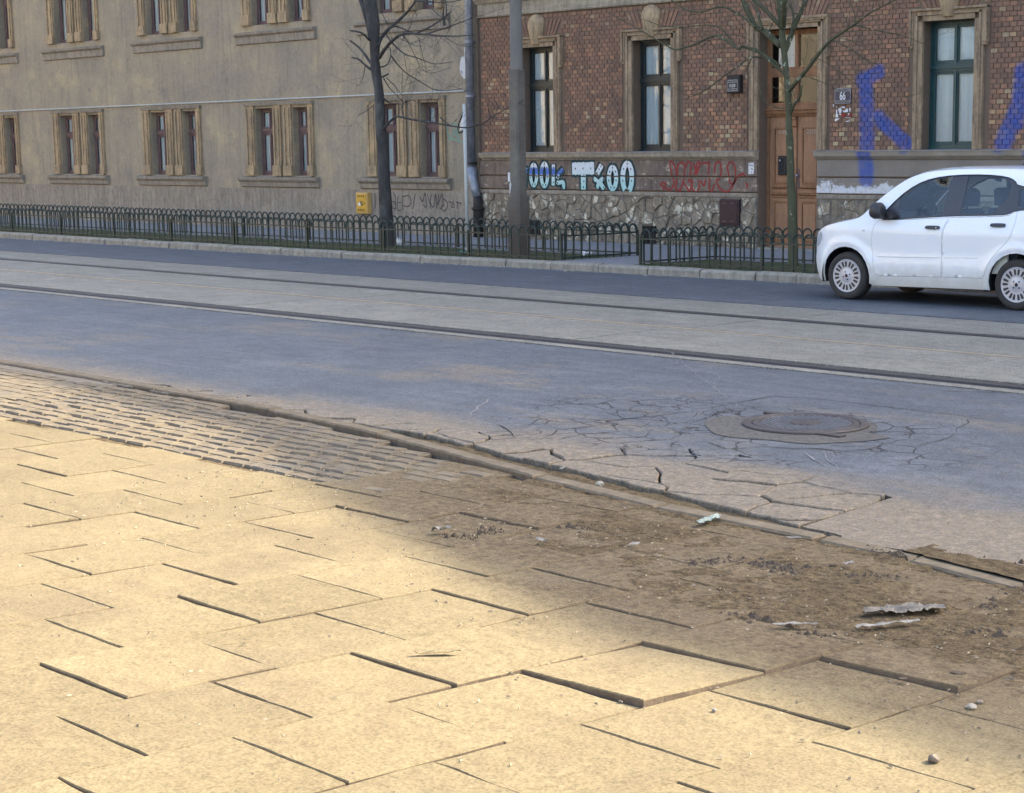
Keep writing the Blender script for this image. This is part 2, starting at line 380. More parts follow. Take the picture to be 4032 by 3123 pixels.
mt['white'] = M('white_enamel', (0.7, 0.7, 0.7), (0.6, 0.6, 0.6), 6, 0.4, 0)
mt['ink'] = M('black_ink', (0.02, 0.02, 0.022), None, 6, 0.7, 0)
mt['yellow'] = M('yellow_box', (0.62, 0.36, 0.04), (0.5, 0.29, 0.035), 6, 0.5, 0.1)
mt['yellow_rim'] = M('pale_yellow_rim', (0.60, 0.38, 0.13), (0.52, 0.32, 0.10), 6, 0.5, 0.1)
mt['maroon'] = M('maroon_hatch', (0.045, 0.022, 0.026), (0.03, 0.016, 0.018), 8, 0.5, 0.2, 0.002, 60)
mt['paper'] = M('dirty_paper', (0.27, 0.255, 0.225), (0.17, 0.158, 0.135), 14, 0.8, 0.3, 0.003, 60)
mt['foil'] = M('grey_plastic_film', (0.12, 0.108, 0.086), (0.075, 0.066, 0.052), 12, 0.5, 0.4, 0.004, 50, spec=0.5)
mt['green_wrap'] = M('pale_green_wrapper', (0.27, 0.33, 0.29), (0.17, 0.21, 0.18), 14, 0.45, 0.3, 0.003, 50, spec=0.5)
mt['teal_wrap'] = M('turquoise_plastic', (0.06, 0.38, 0.36), (0.04, 0.27, 0.26), 14, 0.4, 0.2)
mt['bark1'] = M('dark_bark', (0.069, 0.065, 0.062), (0.037, 0.036, 0.036), 6, 0.95, 0.9, 0.012, 28, c3=(0.106, 0.106, 0.100), s3=5, t3=(0.5, 0.7), stretch=(1, 1, 0.4))
mt['bark2'] = M('mossy_bark', (0.097, 0.097, 0.056), (0.056, 0.059, 0.035), 7, 0.95, 0.7, 0.008, 30, c3=(0.343, 0.359, 0.265), s3=9, t3=(0.6, 0.66), stretch=(1, 1, 0.6))
mt['graf_dark'] = M('dark_teal_spray', (0.01, 0.05, 0.052), (0.012, 0.03, 0.032), 5, 0.6, 0)
mt['graf_red'] = M('red_spray', (0.30, 0.035, 0.03), (0.22, 0.04, 0.035), 9, 0.7, 0)
mt['graf_grey'] = M('dark_grey_spray', (0.055, 0.048, 0.05), (0.08, 0.07, 0.07), 7, 0.8, 0)
mt['graf_mint'] = M('mint_spray', (0.2, 0.33, 0.25), (0.17, 0.24, 0.19), 5, 0.8, 0)
mt['chalk'] = M('chalk', (0.5, 0.42, 0.34), None, 9, 0.9, 0)

def graf_fill():
    q = NT('white_blue_spray'); q.set(0.55, 0, 0.4); p = q.pos(); x = q.sep(p)
    col = q.mix(q.smooth(x[2], 1.15, 1.62), (0.36, 0.60, 0.58), (0.66, 0.70, 0.72))
    band = q.math('MULTIPLY', q.math('MULTIPLY', q.smooth(x[2], 1.40, 1.44), q.math('SUBTRACT', 1.0, q.smooth(x[2], 1.52, 1.60))),
                  q.math('SUBTRACT', 1.0, q.smooth(x[0], -22.6, -22.5)))
    col = q.mix(band, col, (0.05, 0.14, 0.50))
    col = q.mix(q.ramp(q.noise(q.pos(scale=(3, 1, 0.6)), 12, 4, 0.7), [(0.5, 0.0), (0.8, 0.4)]), col, (0.2, 0.25, 0.27))
    q.color(col); return q.m
mt['graf_fill'] = graf_fill()

BR_L, BR_H = 0.1325, 0.0798            # header brick module
BR_X0, BR_Z0 = -25.12, 1.865
# blue spray strokes on the wall in (X, Z)
BLUE = [((-15.58, 3.03), (-15.24, 3.17), 0.15), ((-15.50, 3.0), (-15.44, 1.40), 0.17), ((-15.25, 2.42), (-14.66, 1.95), 0.15),
        ((-12.55, 3.1), (-12.62, 2.3), 0.15), ((-12.62, 2.5), (-12.86, 1.95), 0.17), ((-12.3, 2.9), (-12.3, 1.6), 0.16)]
def blue_mask(q, p):
    nz = q.n('TexNoise'); nz.inputs['Scale'].default_value = 6.0; q.l(p, nz.inputs['Vector'])
    wv = q.n('VectorMath', operation='MULTIPLY_ADD'); q.l(nz.outputs['Color'], wv.inputs[0]); wv.inputs[1].default_value = (0.08, 0.08, 0.08)
    q.l(p, wv.inputs[2])
    tot = None
    for a, b, r in BLUE:
        d = capsule(q, wv.outputs[0], (a[0] + 0.04, a[1] + 0.04), (b[0] + 0.04, b[1] + 0.04))
        m = q.math('SUBTRACT', 1.0, q.smooth(d, r * 0.5, r * 1.2))
        tot = m if tot is None else q.math('MAXIMUM', tot, m)
    return q.math('MULTIPLY', tot, q.ramp(q.noise(p, 9, 4, 0.6), [(0.25, 0.45), (0.6, 0.85)]))
def brick_mat(name, mortar=False, blue=True):
    q = NT(name); q.set(0.88, 0, 0.25); p = q.pos(); x = q.sep(p)
    if mortar:
        col = q.mix(q.noise(p, 4, 4, 0.6), (0.199, 0.144, 0.103), (0.137, 0.101, 0.076))
    else:
        row = q.math('FLOOR', q.math('DIVIDE', q.math('SUBTRACT', x[2], BR_Z0), BR_H))
        half = q.math('MULTIPLY', q.math('MODULO', row, 2.0), 0.5)
        cx = q.math('FLOOR', q.math('SUBTRACT', q.math('DIVIDE', q.math('SUBTRACT', x[0], BR_X0), BR_L), half))
        cmb = q.n('CombineXYZ'); q.l(cx, cmb.inputs[0]); q.l(row, cmb.inputs[1])
        wn = q.n('TexWhiteNoise', noise_dimensions='2D'); q.l(cmb.outputs[0], wn.inputs['Vector'])
        wn2 = q.n('TexWhiteNoise', noise_dimensions='2D')
        c2 = q.n('CombineXYZ'); q.l(q.math('ADD', cx, 37.3), c2.inputs[0]); q.l(row, c2.inputs[1]); q.l(c2.outputs[0], wn2.inputs['Vector'])
        base = q.ramp(wn.outputs['Value'], [(0.0, (0.206, 0.127, 0.090)), (0.25, (0.254, 0.150, 0.103)), (0.7, (0.295, 0.170, 0.112)), (0.9, (0.343, 0.188, 0.118)), (1.0, (0.425, 0.220, 0.130))])
        # cleaner, paler bricks come in patches, more of them low on the wall
        reg = q.noise(p, 0.9, 3, 0.6)
        lim = q.math('ADD', q.math('MULTIPLY', q.smooth(x[2], 3.3, 2.2), 0.12), q.math('MULTIPLY', q.ramp(reg, [(0.42, 0.0), (0.68, 0.24)]), 1.0))
        # MapRange with reversed bounds gives 1 low on the wall
        pale = q.math('LESS_THAN', wn2.outputs['Value'], q.math('ADD', lim, 0.01))
        pc = q.ramp(wn.outputs['Value'], [(0.0, (0.511, 0.276, 0.139)), (0.5, (0.511, 0.352, 0.199)), (1.0, (0.511, 0.464, 0.279))])
        col = q.mix(q.math('MULTIPLY', pale, 0.7), base, pc)
        col = q.mix(q.ramp(q.noise(p, 26, 5, 0.7), [(0.45, 0.0), (0.8, 0.55)]), col, (0.165, 0.107, 0.076))
        gr = q.ramp(q.noise(q.pos(scale=(2.5, 1, 1.0)), 1.6, 7, 0.72), [(0.42, 0.0), (0.64, 0.6)]); col = q.mix(gr, col, (0.106, 0.077, 0.064))
        top = q.math('MULTIPLY', q.smooth(x[2], 3.0, 4.5), 0.35)
        col = q.mix(top, col, (0.227, 0.131, 0.091))
    if blue:
        col = q.mix(blue_mask(q, p), col, (0.045, 0.095, 0.36))
    q.color(col); q.bump(q.noise(p, 55, 4, 0.7), 0.4, 0.004)
    return q.m
mt['brick'] = brick_mat('brick_faces'); mt['mortar'] = brick_mat('brick_mortar', True)
def blue_plaster(name, src):
    q = NT(name); q.set(0.92, 0, 0.25); p = q.pos()
    col = q.mix(q.ramp(q.noise(p, 2.4, 6, 0.65), [(0.3, 0.0), (0.7, 1.0)]), src[0], src[1])
    if len(src) > 2:
        z = q.sep(p)[2]
        nn = q.noise(q.pos(scale=(1.0, 1, 0.9)), 4.2, 7, 0.72)
        hz = q.math('SUBTRACT', z, q.math('MULTIPLY', q.math('SUBTRACT', nn, 0.5), 0.85))
        ww = q.math('MULTIPLY', q.math('SUBTRACT', 1.0, q.smooth(hz, 1.27, 1.32)), q.smooth(q.sep(p)[0], -13.6, -14.4))
        col = q.mix(q.math('MULTIPLY', ww, q.ramp(q.noise(p, 16, 5, 0.7), [(0.3, 0.5), (0.5, 1.0)])), col, src[2])
    col = q.mix(blue_mask(q, p), col, (0.045, 0.095, 0.36))
    q.color(col); q.bump(q.noise(p, 40, 5, 0.7), 0.5, 0.006); return q.m
mt['plaster_blue'] = blue_plaster('grey_plaster_sprayed', ((0.27, 0.235, 0.195), (0.20, 0.172, 0.145)))
mt['plaster_whitewash'] = blue_plaster('plaster_whitewash', ((0.27, 0.235, 0.195), (0.20, 0.172, 0.145), (0.62, 0.62, 0.63)))
mt['ledge_blue'] = blue_plaster('ledge_sprayed', ((0.36, 0.315, 0.25), (0.24, 0.21, 0.17)))

def glass_mat(name, tint=(0.9, 0.95, 0.95), trans=0.75, wav=0.3, ior=1.6):
    """thin pane: fresnel reflection over partial see-through"""
    q = NT(name); q.t.nodes.remove(q.b)
    gl = q.n('BsdfGlossy'); gl.inputs['Roughness'].default_value = 0.015; gl.inputs['Color'].default_value = (1, 1, 1, 1)
    tr = q.n('BsdfTransparent'); tr.inputs['Color'].default_value = (tint[0] * trans, tint[1] * trans, tint[2] * trans, 1)
    fr = q.n('Fresnel'); fr.inputs['IOR'].default_value = ior
    bp = q.n('Bump'); bp.inputs['Strength'].default_value = wav; bp.inputs['Distance'].default_value = 0.004
    q.l(q.noise(q.pos(), 2.2, 2, 0.5), bp.inputs['Height'])
    q.l(bp.outputs[0], gl.inputs['Normal'])
    mx = q.n('MixShader'); q.l(fr.outputs[0], mx.inputs[0]); q.l(tr.outputs[0], mx.inputs[1]); q.l(gl.outputs[0], mx.inputs[2])
    q.l(mx.outputs[0], q.out.inputs['Surface']); return q.m
mt['glass'] = glass_mat('window_glass', trans=0.98, ior=1.7)
mt['car_glass'] = glass_mat('car_glass', (0.84, 0.95, 0.97), 1.0, 0.0, 1.65)
# ------------------------------------------------------------------ ground sheets and road
YW = 22.95                                   # brick wall face
def kerbY(x):                                # far kerb line (road edge of the kerb)
    xx = max(-24.0, min(-6.0, x)); return 17.78 + (xx + 17.5) * 0.045
def n2(x, y, s=1.0, seed=0.0): return noise.noise(Vector((x * s, y * s, seed)))
mb = MB(); mb.v = [(-400, -400, -0.32), (400, -400, -0.32), (400, 400, -0.32), (-400, 400, -0.32)]; mb.f = [(0, 1, 2, 3)]
ground = mb.build('ground', mt['earth'], kind='structure')

def sheet(name, x0, x1, ylo, yhi, mat, z=0.0, step=0.25, depth=0.06, kind='structure', parent=None, jit=0.0, ny=1):
    """strip along the street whose two long edges may wander, with a skirt"""
    n = int((x1 - x0) / step) + 1; vs = []; fs = []
    xs = [x0 + (x1 - x0) * i / (n - 1) for i in range(n)]
    for x in xs:
        a = ylo(x) if callable(ylo) else ylo; b = yhi(x) if callable(yhi) else yhi
        vs += [(x, a, z - depth)] + [(x, a + (b - a) * k / ny, z) for k in range(ny + 1)] + [(x, b, z - depth)]
    m = ny + 3
    for i in range(n - 1):
        for k in range(m - 1):
            fs.append((i * m + k, (i + 1) * m + k, (i + 1) * m + k + 1, i * m + k + 1))
    return obj(name, vs, fs, mat, parent, kind)
X0, X1 = -75.0, 30.0
base = sheet('road_base', X0, X1, 5.0, 18.3, mt['groove'], z=-0.045, step=5, kind='structure')
def gutter(x):                                # ragged south edge of the near carriageway
    y = 6.30 if x < -7.4 else 6.30 - (x + 7.4) * 0.02
    if x > -7.4: y = 6.30 - 0.16 * (x + 7.4)
    if x > -3.4: y = 5.66
    if x > -4.0: y = min(y, 5.70)
    return y
def plate_zone(x):                            # where the broken plates end and the sound asphalt begins
    return 6.60 + 0.12 * n2(x, 0, 1.2) + (0.50 if -7.2 < x < -4.2 else 0) * max(0, 1 - abs(x + 5.7) / 1.5)
road = sheet('road', X0, X1, lambda x: (plate_zone(x) + 0.012 * n2(x, 3, 9)) if -11 < x < -4.25 else (gutter(x) + 0.03 + 0.02 * n2(x, 3, 7) if x >= -4.25 else 6.2 + 0.03 * n2(x, 3, 4)),
             lambda x: 10.26 + 0.018 * n2(x, 1, 3) + 0.012 * n2(x, 1, 11), mt['asphalt_near'], step=0.04)
road2 = sheet('road', X0, X1, lambda x: 14.95 + 0.012 * n2(x, 5, 3), lambda x: kerbY(x) + 0.01, mt['asphalt_far'], step=0.1)
# tram track bed in slabs between the rails
track = sheet('tram_track', X0, X1, 10.2, 15.0, mt['groove'], z=-0.035, step=5, depth=0.005, kind='structure')
bands = [(10.32, 10.46), (10.79, 12.17), (12.33, 13.50), (13.74, 14.89)]
r = random.Random(3)
for bi, (ya, yb) in enumerate(bands):
    x = -62.0 + bi * 0.9
    joints = [-10.75 + bi * 0.18 + k * 5.6 for k in range(-9, 3)]
    for a, b in zip(joints[:-1], joints[1:]):
        g = 0.012
        m_ = MB(); n = 14; zt = -0.001 * r.random()
        for i in range(n):
            xx = a + g + (b - a - 2 * g) * i / (n - 1)
            m_.v += [(xx, ya + 0.006 * n2(xx, ya, 5), -0.034), (xx, ya + 0.006 * n2(xx, ya, 5), zt), (xx, yb + 0.006 * n2(xx, yb, 5), zt), (xx, yb + 0.006 * n2(xx, yb, 5), -0.034)]
        for i in range(n - 1):
            for k in range(3): m_.f.append((i * 4 + k, i * 4 + 4 + k, i * 4 + 5 + k, i * 4 + 1 + k))
        m_.f += [(0, 1, 2, 3), tuple((n - 1) * 4 + k for k in (3, 2, 1, 0))]
        m_.build('track_slab', mt['trackbed'], track)
for yc, ma, gsz in ((10.61, 'rail_dark', 0.055), (12.25, 'rail', 0.035), (13.63, 'rail_dark', 0.05)):
    m_ = MB()
    w_ = 1.0 if ma == 'rail' else 1.9
    m_.profile([(yc + a * w_, b) for a, b in [(-0.075, -0.034), (-0.075, -0.008), (-0.05, -0.005), (-0.042, -0.018), (-0.012, -0.018), (-0.008, -0.002), (-0.002, 0.001), (0.052, 0.001), (0.058, -0.004), (0.062, -0.034)]], X0, X1)
    o = m_.build('grooved_rail', mt[ma], track)
# transverse patches of relaid surface on the track
# ------------------------------------------------------------------ broken asphalt plates along the near gutter
def clip(poly, a, b, c):
    """keep a*x+b*y<=c"""
    out = []
    for i in range(len(poly)):
        p = poly[i]; q = poly[(i + 1) % len(poly)]
        dp = a * p[0] + b * p[1] - c; dq = a * q[0] + b * q[1] - c
        if dp <= 0: out.append(p)
        if (dp < 0 < dq) or (dq < 0 < dp):
            t = dp / (dp - dq); out.append((p[0] + (q[0] - p[0]) * t, p[1] + (q[1] - p[1]) * t))
    return out
def voronoi(pts, rect, rad):
    cells = []
    for i, p in enumerate(pts):
        poly = [(rect[0], rect[2]), (rect[1], rect[2]), (rect[1], rect[3]), (rect[0], rect[3])]
        for j, q in enumerate(pts):
            if i == j or abs(q[0] - p[0]) > rad or abs(q[1] - p[1]) > rad: continue
            a, b = q[0] - p[0], q[1] - p[1]
            c = (q[0] ** 2 + q[1] ** 2 - p[0] ** 2 - p[1] ** 2) / 2
            poly = clip(poly, a, b, c)
            if len(poly) < 3: break
        if len(poly) >= 3: cells.append(poly)
    return cells
def wobble(poly, step, amp, fr):
    out = []
    for i in range(len(poly)):
        p = Vector((*poly[i], 0)); q = Vector((*poly[(i + 1) % len(poly)], 0))
        n = max(1, int((q - p).length / step))
        for k in range(n):
            v = p.lerp(q, k / n); d = noise.noise_vector(v * fr) * amp
            out.append((v.x + d.x, v.y + d.y))
    return out
def inset(poly, d):
    """shrink a polygon by moving vertices along the averaged inner normals"""
    n = len(poly); out = []
    area = sum(poly[i][0] * poly[(i + 1) % n][1] - poly[(i + 1) % n][0] * poly[i][1] for i in range(n))
    sgn = 1 if area > 0 else -1
    for i in range(n):
        a = Vector(poly[i - 1]); b = Vector(poly[i]); c = Vector(poly[(i + 1) % n])
        e1 = (b - a); e2 = (c - b)
        if e1.length < 1e-6 or e2.length < 1e-6: out.append(tuple(b)); continue
        e1.normalize(); e2.normalize()
        nn = Vector((-(e1.y + e2.y), e1.x + e2.x)) * sgn
        if nn.length > 1e-6: nn.normalize()
        out.append((b.x + nn.x * d, b.y + nn.y * d))
    return out
def plate_obj(name, poly, ztop, zbot, ch, mat, parent, tilt=(0, 0), vert=False):
    n = len(poly); cx = sum(p[0] for p in poly) / n; cy = sum(p[1] for p in poly) / n
    ins = inset(poly, ch)
    z = lambda p: ztop + (p[0] - cx) * tilt[0] + (p[1] - cy) * tilt[1]
    vs = [(p[0], p[1], z(p)) for p in ins] + [(p[0], p[1], z(p) - ch) for p in poly] + [(p[0], p[1], zbot) for p in poly]
    fs = [tuple(range(n))]
    for i in range(n):
        j = (i + 1) % n
        fs += [(i, i + n, j + n, j), (i + n, i + 2 * n, j + 2 * n, j + n)]
    if vert:                                   # (x, depth, z) : plates on a wall; ztop is protrusion towards -Y
        vs = [(v[0], YW - v[2], v[1]) for v in vs]
        fs = [tuple(reversed(f)) for f in fs]
    o = obj(name, vs, fs, mat if vert or mat is mt['asphalt_near'] else [mat, mt['slab_edge']], parent)
    if not vert and mat is not mt['asphalt_near']:
        for k_, pg in enumerate(o.data.polygons):
            if k_ > 0 and k_ % 2 == 0: pg.material_index = 1
    return o
rr = random.Random(11)
pts = []
x = -11.0
while x < -3.45:
    y = 5.6
    while y < 7.7:
        pts.append((x + rr.uniform(-0.20, 0.20), y + rr.uniform(-0.14, 0.14))); y += 0.30
    x += 0.46
for poly in voronoi(pts, (-11.2, -3.4, 5.4, 7.9), 1.4):
    # cut to the strip between the gutter and the sound asphalt
    cx = sum(p[0] for p in poly) / len(poly); cy = sum(p[1] for p in poly) / len(poly)
    lo, hi = gutter(cx) + 0.02, plate_zone(cx)
    if cx > -4.2: continue
    sl_ = gutter(cx + 0.1) - gutter(cx - 0.1)
    poly = clip(poly, sl_ / 0.2, -1.0, sl_ / 0.2 * cx - lo)
    sh_ = plate_zone(cx + 0.1) - plate_zone(cx - 0.1)
    poly = clip(poly, -sh_ / 0.2, 1.0, -sh_ / 0.2 * cx + hi) if len(poly) > 2 else []
    poly = clip(poly, 1, 0, -4.27) if len(poly) > 2 else []
    if len(poly) < 3: continue
    ar = abs(sum(poly[i][0] * poly[(i + 1) % len(poly)][1] - poly[(i + 1) % len(poly)][0] * poly[i][1] for i in range(len(poly)))) / 2
    if ar < 0.008: continue
    poly = inset(wobble(poly, 0.05, 0.030, 6.0), 0.0045 + 0.004 * rr.random())
    plate_obj('asphalt_plate', poly, 0.006 + rr.uniform(-0.004, 0.008), -0.044, 0.006, mt['plate'], road, (rr.uniform(-.012, .012), rr.uniform(-.012, .012)))

# thin cracks in the near carriageway: narrow open seams filled with dark dirt
def crack_ribbon(m_, pts, wd, rnd, z=0.0035):
    P = []
    for i in range(len(pts) - 1):
        a = Vector((*pts[i][:2], 0)); b = Vector((*pts[i + 1][:2], 0)); n = max(2, int((b - a).length / 0.05))
        for k in range(n):
            v = a.lerp(b, k / n); d = noise.noise_vector(v * 5.5) * 0.03 + noise.noise_vector(v * 16) * 0.014
            P.append(Vector((v.x + d.x, v.y + d.y, 0)))
    P.append(Vector((*pts[-1][:2], 0)))
    n0 = len(m_.v)
    for i, p in enumerate(P):
        d = (P[min(i + 1, len(P) - 1)] - P[max(i - 1, 0)]).normalized(); nrm = Vector((-d.y, d.x, 0))
        ww = wd * (0.35 + 1.1 * abs(noise.noise(p * 7))) * min(1, 4 * i / len(P) + 0.2, 4 * (len(P) - 1 - i) / len(P) + 0.2)
        m_.v += [tuple(p + nrm * ww + Vector((0, 0, z))), tuple(p - nrm * ww + Vector((0, 0, z)))]
    for i in range(len(P) - 1): m_.f.append((n0 + 2 * i, n0 + 2 * i + 2, n0 + 2 * i + 3, n0 + 2 * i + 1))
cr = MB()
G1 = lambda x, y: tuple(gnd(1400 + x * .5952, 1000 + y * .5952))[:2]
G2 = lambda x, y: tuple(gnd(2700 + x * .6099, 1050 + y * .6099))[:2]
G4 = lambda x, y: tuple(gnd(2700 + x * .6099, 1700 + y * .6099))[:2]
CR = [([G1(1600, 1110), G1(1880, 1085), G1(2040, 1070), G1(2184, 1045)], .008), ([G2(0, 935), G2(340, 880), G2(570, 838), G2(760, 850), G2(1150, 890), G2(1540, 935), G2(1830, 975), G2(2184, 1010)], .0075),
      ([G2(1740, 1075), G2(1740, 1040), G2(1830, 1010), G2(1820, 985)], .005), ([G2(1060, 850 + 215), G2(1300, 1075), G2(1530, 1090)], .004),
      ([G2(1160, 750), G2(1400, 765), G2(1530, 795)], .005), ([G2(1600, 805), G2(1900, 812), G2(2050, 820)], .007), ([G2(200, 640), G2(330, 655), G2(560, 665), G2(850, 690), G2(1100, 710)], .005),
      ([G2(0, 1010), G2(130, 975), G2(280, 930), G2(420, 905), G2(600, 890)], .005), ([G1(840, 1130), G1(960, 1135), G1(1040, 1180), G1(1060, 1220)], .007),
      ([G1(720, 1215), G1(850, 1185), G1(1050, 1175), G1(1250, 1185)], .006), ([G1(0, 1110), G1(160, 1135), G1(400, 1165), G1(620, 1210), G1(740, 1240), G1(870, 1230), G1(1090, 1222), G1(1300, 1222), G1(1500, 1215)], .008),
      ([G1(1250, 1220), G1(1360, 1165), G1(1560, 1150), G1(1760, 1150)], .006), ([G4(480, 95), G4(700, 112), G4(880, 115), G4(1000, 128), G4(1200, 118), G4(1370, 128)], .009),
            ([G2(1480, 1165), G2(1620, 1135), G2(1740, 1080)], .004),
      ([G1(1140, 640), G1(1380, 655), G1(1600, 660), G1(1760, 690)], .005), ([G1(320, 640), G1(560, 625), G1(800, 605)], .005), ([G2(1130, 1150 - 110), G2(1250, 1110), G2(1330, 1130)], .004)]
for p_, w_ in CR: crack_ribbon(cr, p_, w_, rr)
# web of short cracks to the left of and below the manhole
for k in range(46):
    a = rr.uniform(2.4, 5.2); d = rr.uniform(0.5, 1.15); cx, cy = -5.93 + 1.35 * d * math.cos(a), 8.15 + 0.75 * d * math.sin(a)
    th = rr.uniform(0, 6.28); L = rr.uniform(0.1, 0.3)
    q_ = [(cx, cy), (cx + L * math.cos(th), cy + L * math.sin(th))]
    if rr.random() < 0.6: q_.append((q_[1][0] + L * 0.7 * math.cos(th + 0.8), q_[1][1] + L * 0.7 * math.sin(th + 0.8)))
    crack_ribbon(cr, q_, 0.004, rr)
cr.build('crack', mt['groove'], road, kind='stuff')
PX2 = lambda x, y: tuple(gnd(x * 1.8462, y * 1.8462))[:2]
sm = MB()
for p_, w_ in (([PX2(1337, 640), PX2(1380, 690), PX2(1410, 730), PX2(1450, 780), PX2(1500, 790), PX2(1530, 800), PX2(1522, 825), PX2(1545, 850), PX2(1580, 868)], .004), ([PX2(1420, 745), PX2(1470, 785), PX2(1530, 835), PX2(1600, 885)], .004),
               ([PX2(1710, 965), PX2(1745, 985), PX2(1760, 1000)], .006), ([PX2(1745, 960), PX2(1785, 1005)], .006), ([PX2(1002, 890), PX2(1018, 868), PX2(1050, 850)], .010), ([PX2(905, 745), PX2(985, 735), PX2(1090, 722)], .008)): crack_ribbon(sm, p_, w_, rr, 0.0042)
sm.build('scuff_mark', mt['scuff'], road, kind='stuff')

# ------------------------------------------------------------------ manhole
MH = Vector((-5.93, 8.16, 0))
m_ = MB(); m_.v.append((MH.x, MH.y - .1, 0.006)); N = 60
for i in range(N):
    a = 2 * math.pi * i / N; rad = (0.60 + 0.05 * n2(math.cos(a) * 2, math.sin(a) * 2)) * (1.12 if math.sin(a) < 0 else 0.74)
    m_.v.append((MH.x + 0.03 + rad * math.cos(a) * 1.0, MH.y + rad * math.sin(a) * 0.98, 0.004))
for i in range(N): m_.f.append((0, 1 + i, 1 + (i + 1) % N))
m_.build('grit_patch', mt['grit'], road)
mh = thing('manhole_cover', MH, 'round cast iron manhole cover with a chequered lid, sitting proud of the cracked asphalt', 'manhole cover')
m_ = MB(); m_.lathe([(0.405, 0.0), (0.405, 0.014), (0.398, 0.019), (0.352, 0.019), (0.347, 0.015), (0.347, 0.002)], MH, seg=64); m_.build('frame_ring', mt['iron'], mh)
m_ = MB(); m_.lathe([(0.341, 0.004), (0.341, 0.016), (0.336, 0.019), (0.302, 0.019), (0.298, 0.014), (0.10, 0.014), (0.098, 0.019), (0.08, 0.021), (0.0001, 0.021)], MH, seg=64)
lid = m_.build('lid', mt['iron'], mh)
m_ = MB(); ca, sa = math.cos(R(22)), math.sin(R(22))
for i in range(-16, 17):
    for j in range(-16, 17):
        u, v = i * 0.045 + (0.0225 if j % 2 else 0), j * 0.026
        x, y = u * ca - v * sa, u * sa + v * ca; d = math.hypot(x, y)
        if d > 0.287 or d < 0.115: continue
        n = len(m_.v); hx, hy, hz = 0.016, 0.008, 0.008
        for dx, dy, dz in ((-1, -1, 0), (1, -1, 0), (1, 1, 0), (-1, 1, 0), (-.6, -.6, 1), (.6, -.6, 1), (.6, .6, 1), (-.6, .6, 1)):
            px, py = u + dx * hx, v + dy * hy
            m_.v.append((MH.x + px * ca - py * sa, MH.y + px * sa + py * ca, 0.0135 + dz * hz))
        m_.f += [(n + 4, n + 5, n + 6, n + 7), (n, n + 1, n + 5, n + 4), (n + 1, n + 2, n + 6, n + 5), (n + 2, n + 3, n + 7, n + 6), (n + 3, n, n + 4, n + 7)]
m_.build('tread_pattern', mt['iron_stud'], mh, kind='stuff')
for a, lx in ((R(150), .11), (R(-36), .12)):
    m_ = MB()
    c = MH + Vector((math.cos(a) * 0.42, math.sin(a) * 0.42, 0))
    m_.box(c.x - lx, c.x + lx, c.y - 0.035, c.y + 0.035, 0.0, 0.015)
    m_.build('frame_lug', mt['iron'], mh)

# ------------------------------------------------------------------ near kerb, sidewalk of slabs and setts
sidewalk = obj('sidewalk', [(-60, -7, -0.09), (20, -7, -0.09), (20, 5.85, -0.09), (-60, 5.85, -0.09)], [(0, 1, 2, 3)], mt['dirt'], kind='structure')
def irreg_slab(name, c4, ztop, thick, mat, parent, gap=0.008, tilt=(0, 0), ch=0.006, amp=0.009, step=0.07, seed=0):
    poly = list(c4)
    poly = inset(poly, gap)
    poly2 = []
    for i in range(4):
        p = Vector((*poly[i], 0)); q = Vector((*poly[(i + 1) % 4], 0)); n = max(2, int((q - p).length / step))
        for k in range(n):
            v = p.lerp(q, k / n); d = noise.noise_vector(Vector((v.x * 9, v.y * 9, seed))) * amp
            poly2.append((v.x + d.x, v.y + d.y))
    return plate_obj(name, poly2, ztop, ztop - thick, ch, mat, parent, tilt)
# kerb stones: (x0, y0, x1, y1, z) south face line
KL = [(-13.5, 6.38, -12.0, 6.36), (-11.98, 6.36, -10.5, 6.33), (-10.48, 6.33, -9.0, 6.28), (-8.98, 6.27, -7.68, 6.13), (-7.66, 6.12, -5.98, 5.79), (-5.965, 5.79, -5.02, 5.66), (-5.0, 5.66, -4.04, 5.62), (-4.02, 5.63, -3.52, 5.58),
      (-3.5, 5.56, -2.95, 5.46), (-2.93, 5.45, -2.0, 5.38), (-1.98, 5.38, -1.0, 5.36), (-.98, 5.36, 0.0, 5.36), (.02, 5.36, 1.0, 5.36), (1.02, 5.36, 2.0, 5.36), (2.02, 5.36, 3.0, 5.36), (3.02, 5.36, 4.0, 5.36), (4.02, 5.36, 5.0, 5.36), (5.02, 5.36, 6.0, 5.36)]
for i, (xa, ya, xb, yb) in enumerate(KL):
    wd = 0.11
    zt = [0.018, .018, .018, .018, 0.020, 0.014, 0.012, 0.008, 0.010, 0.012, .012, .012][min(i, 11)]
    irreg_slab('kerb_stone', [(xa, ya), (xb, yb), (xb, yb + wd), (xa, ya + wd)], zt, 0.16, mt['kerb_near'], sidewalk, 0.002, (rr.uniform(-.004, .004), 0), 0.010, 0.011, 0.07, i)
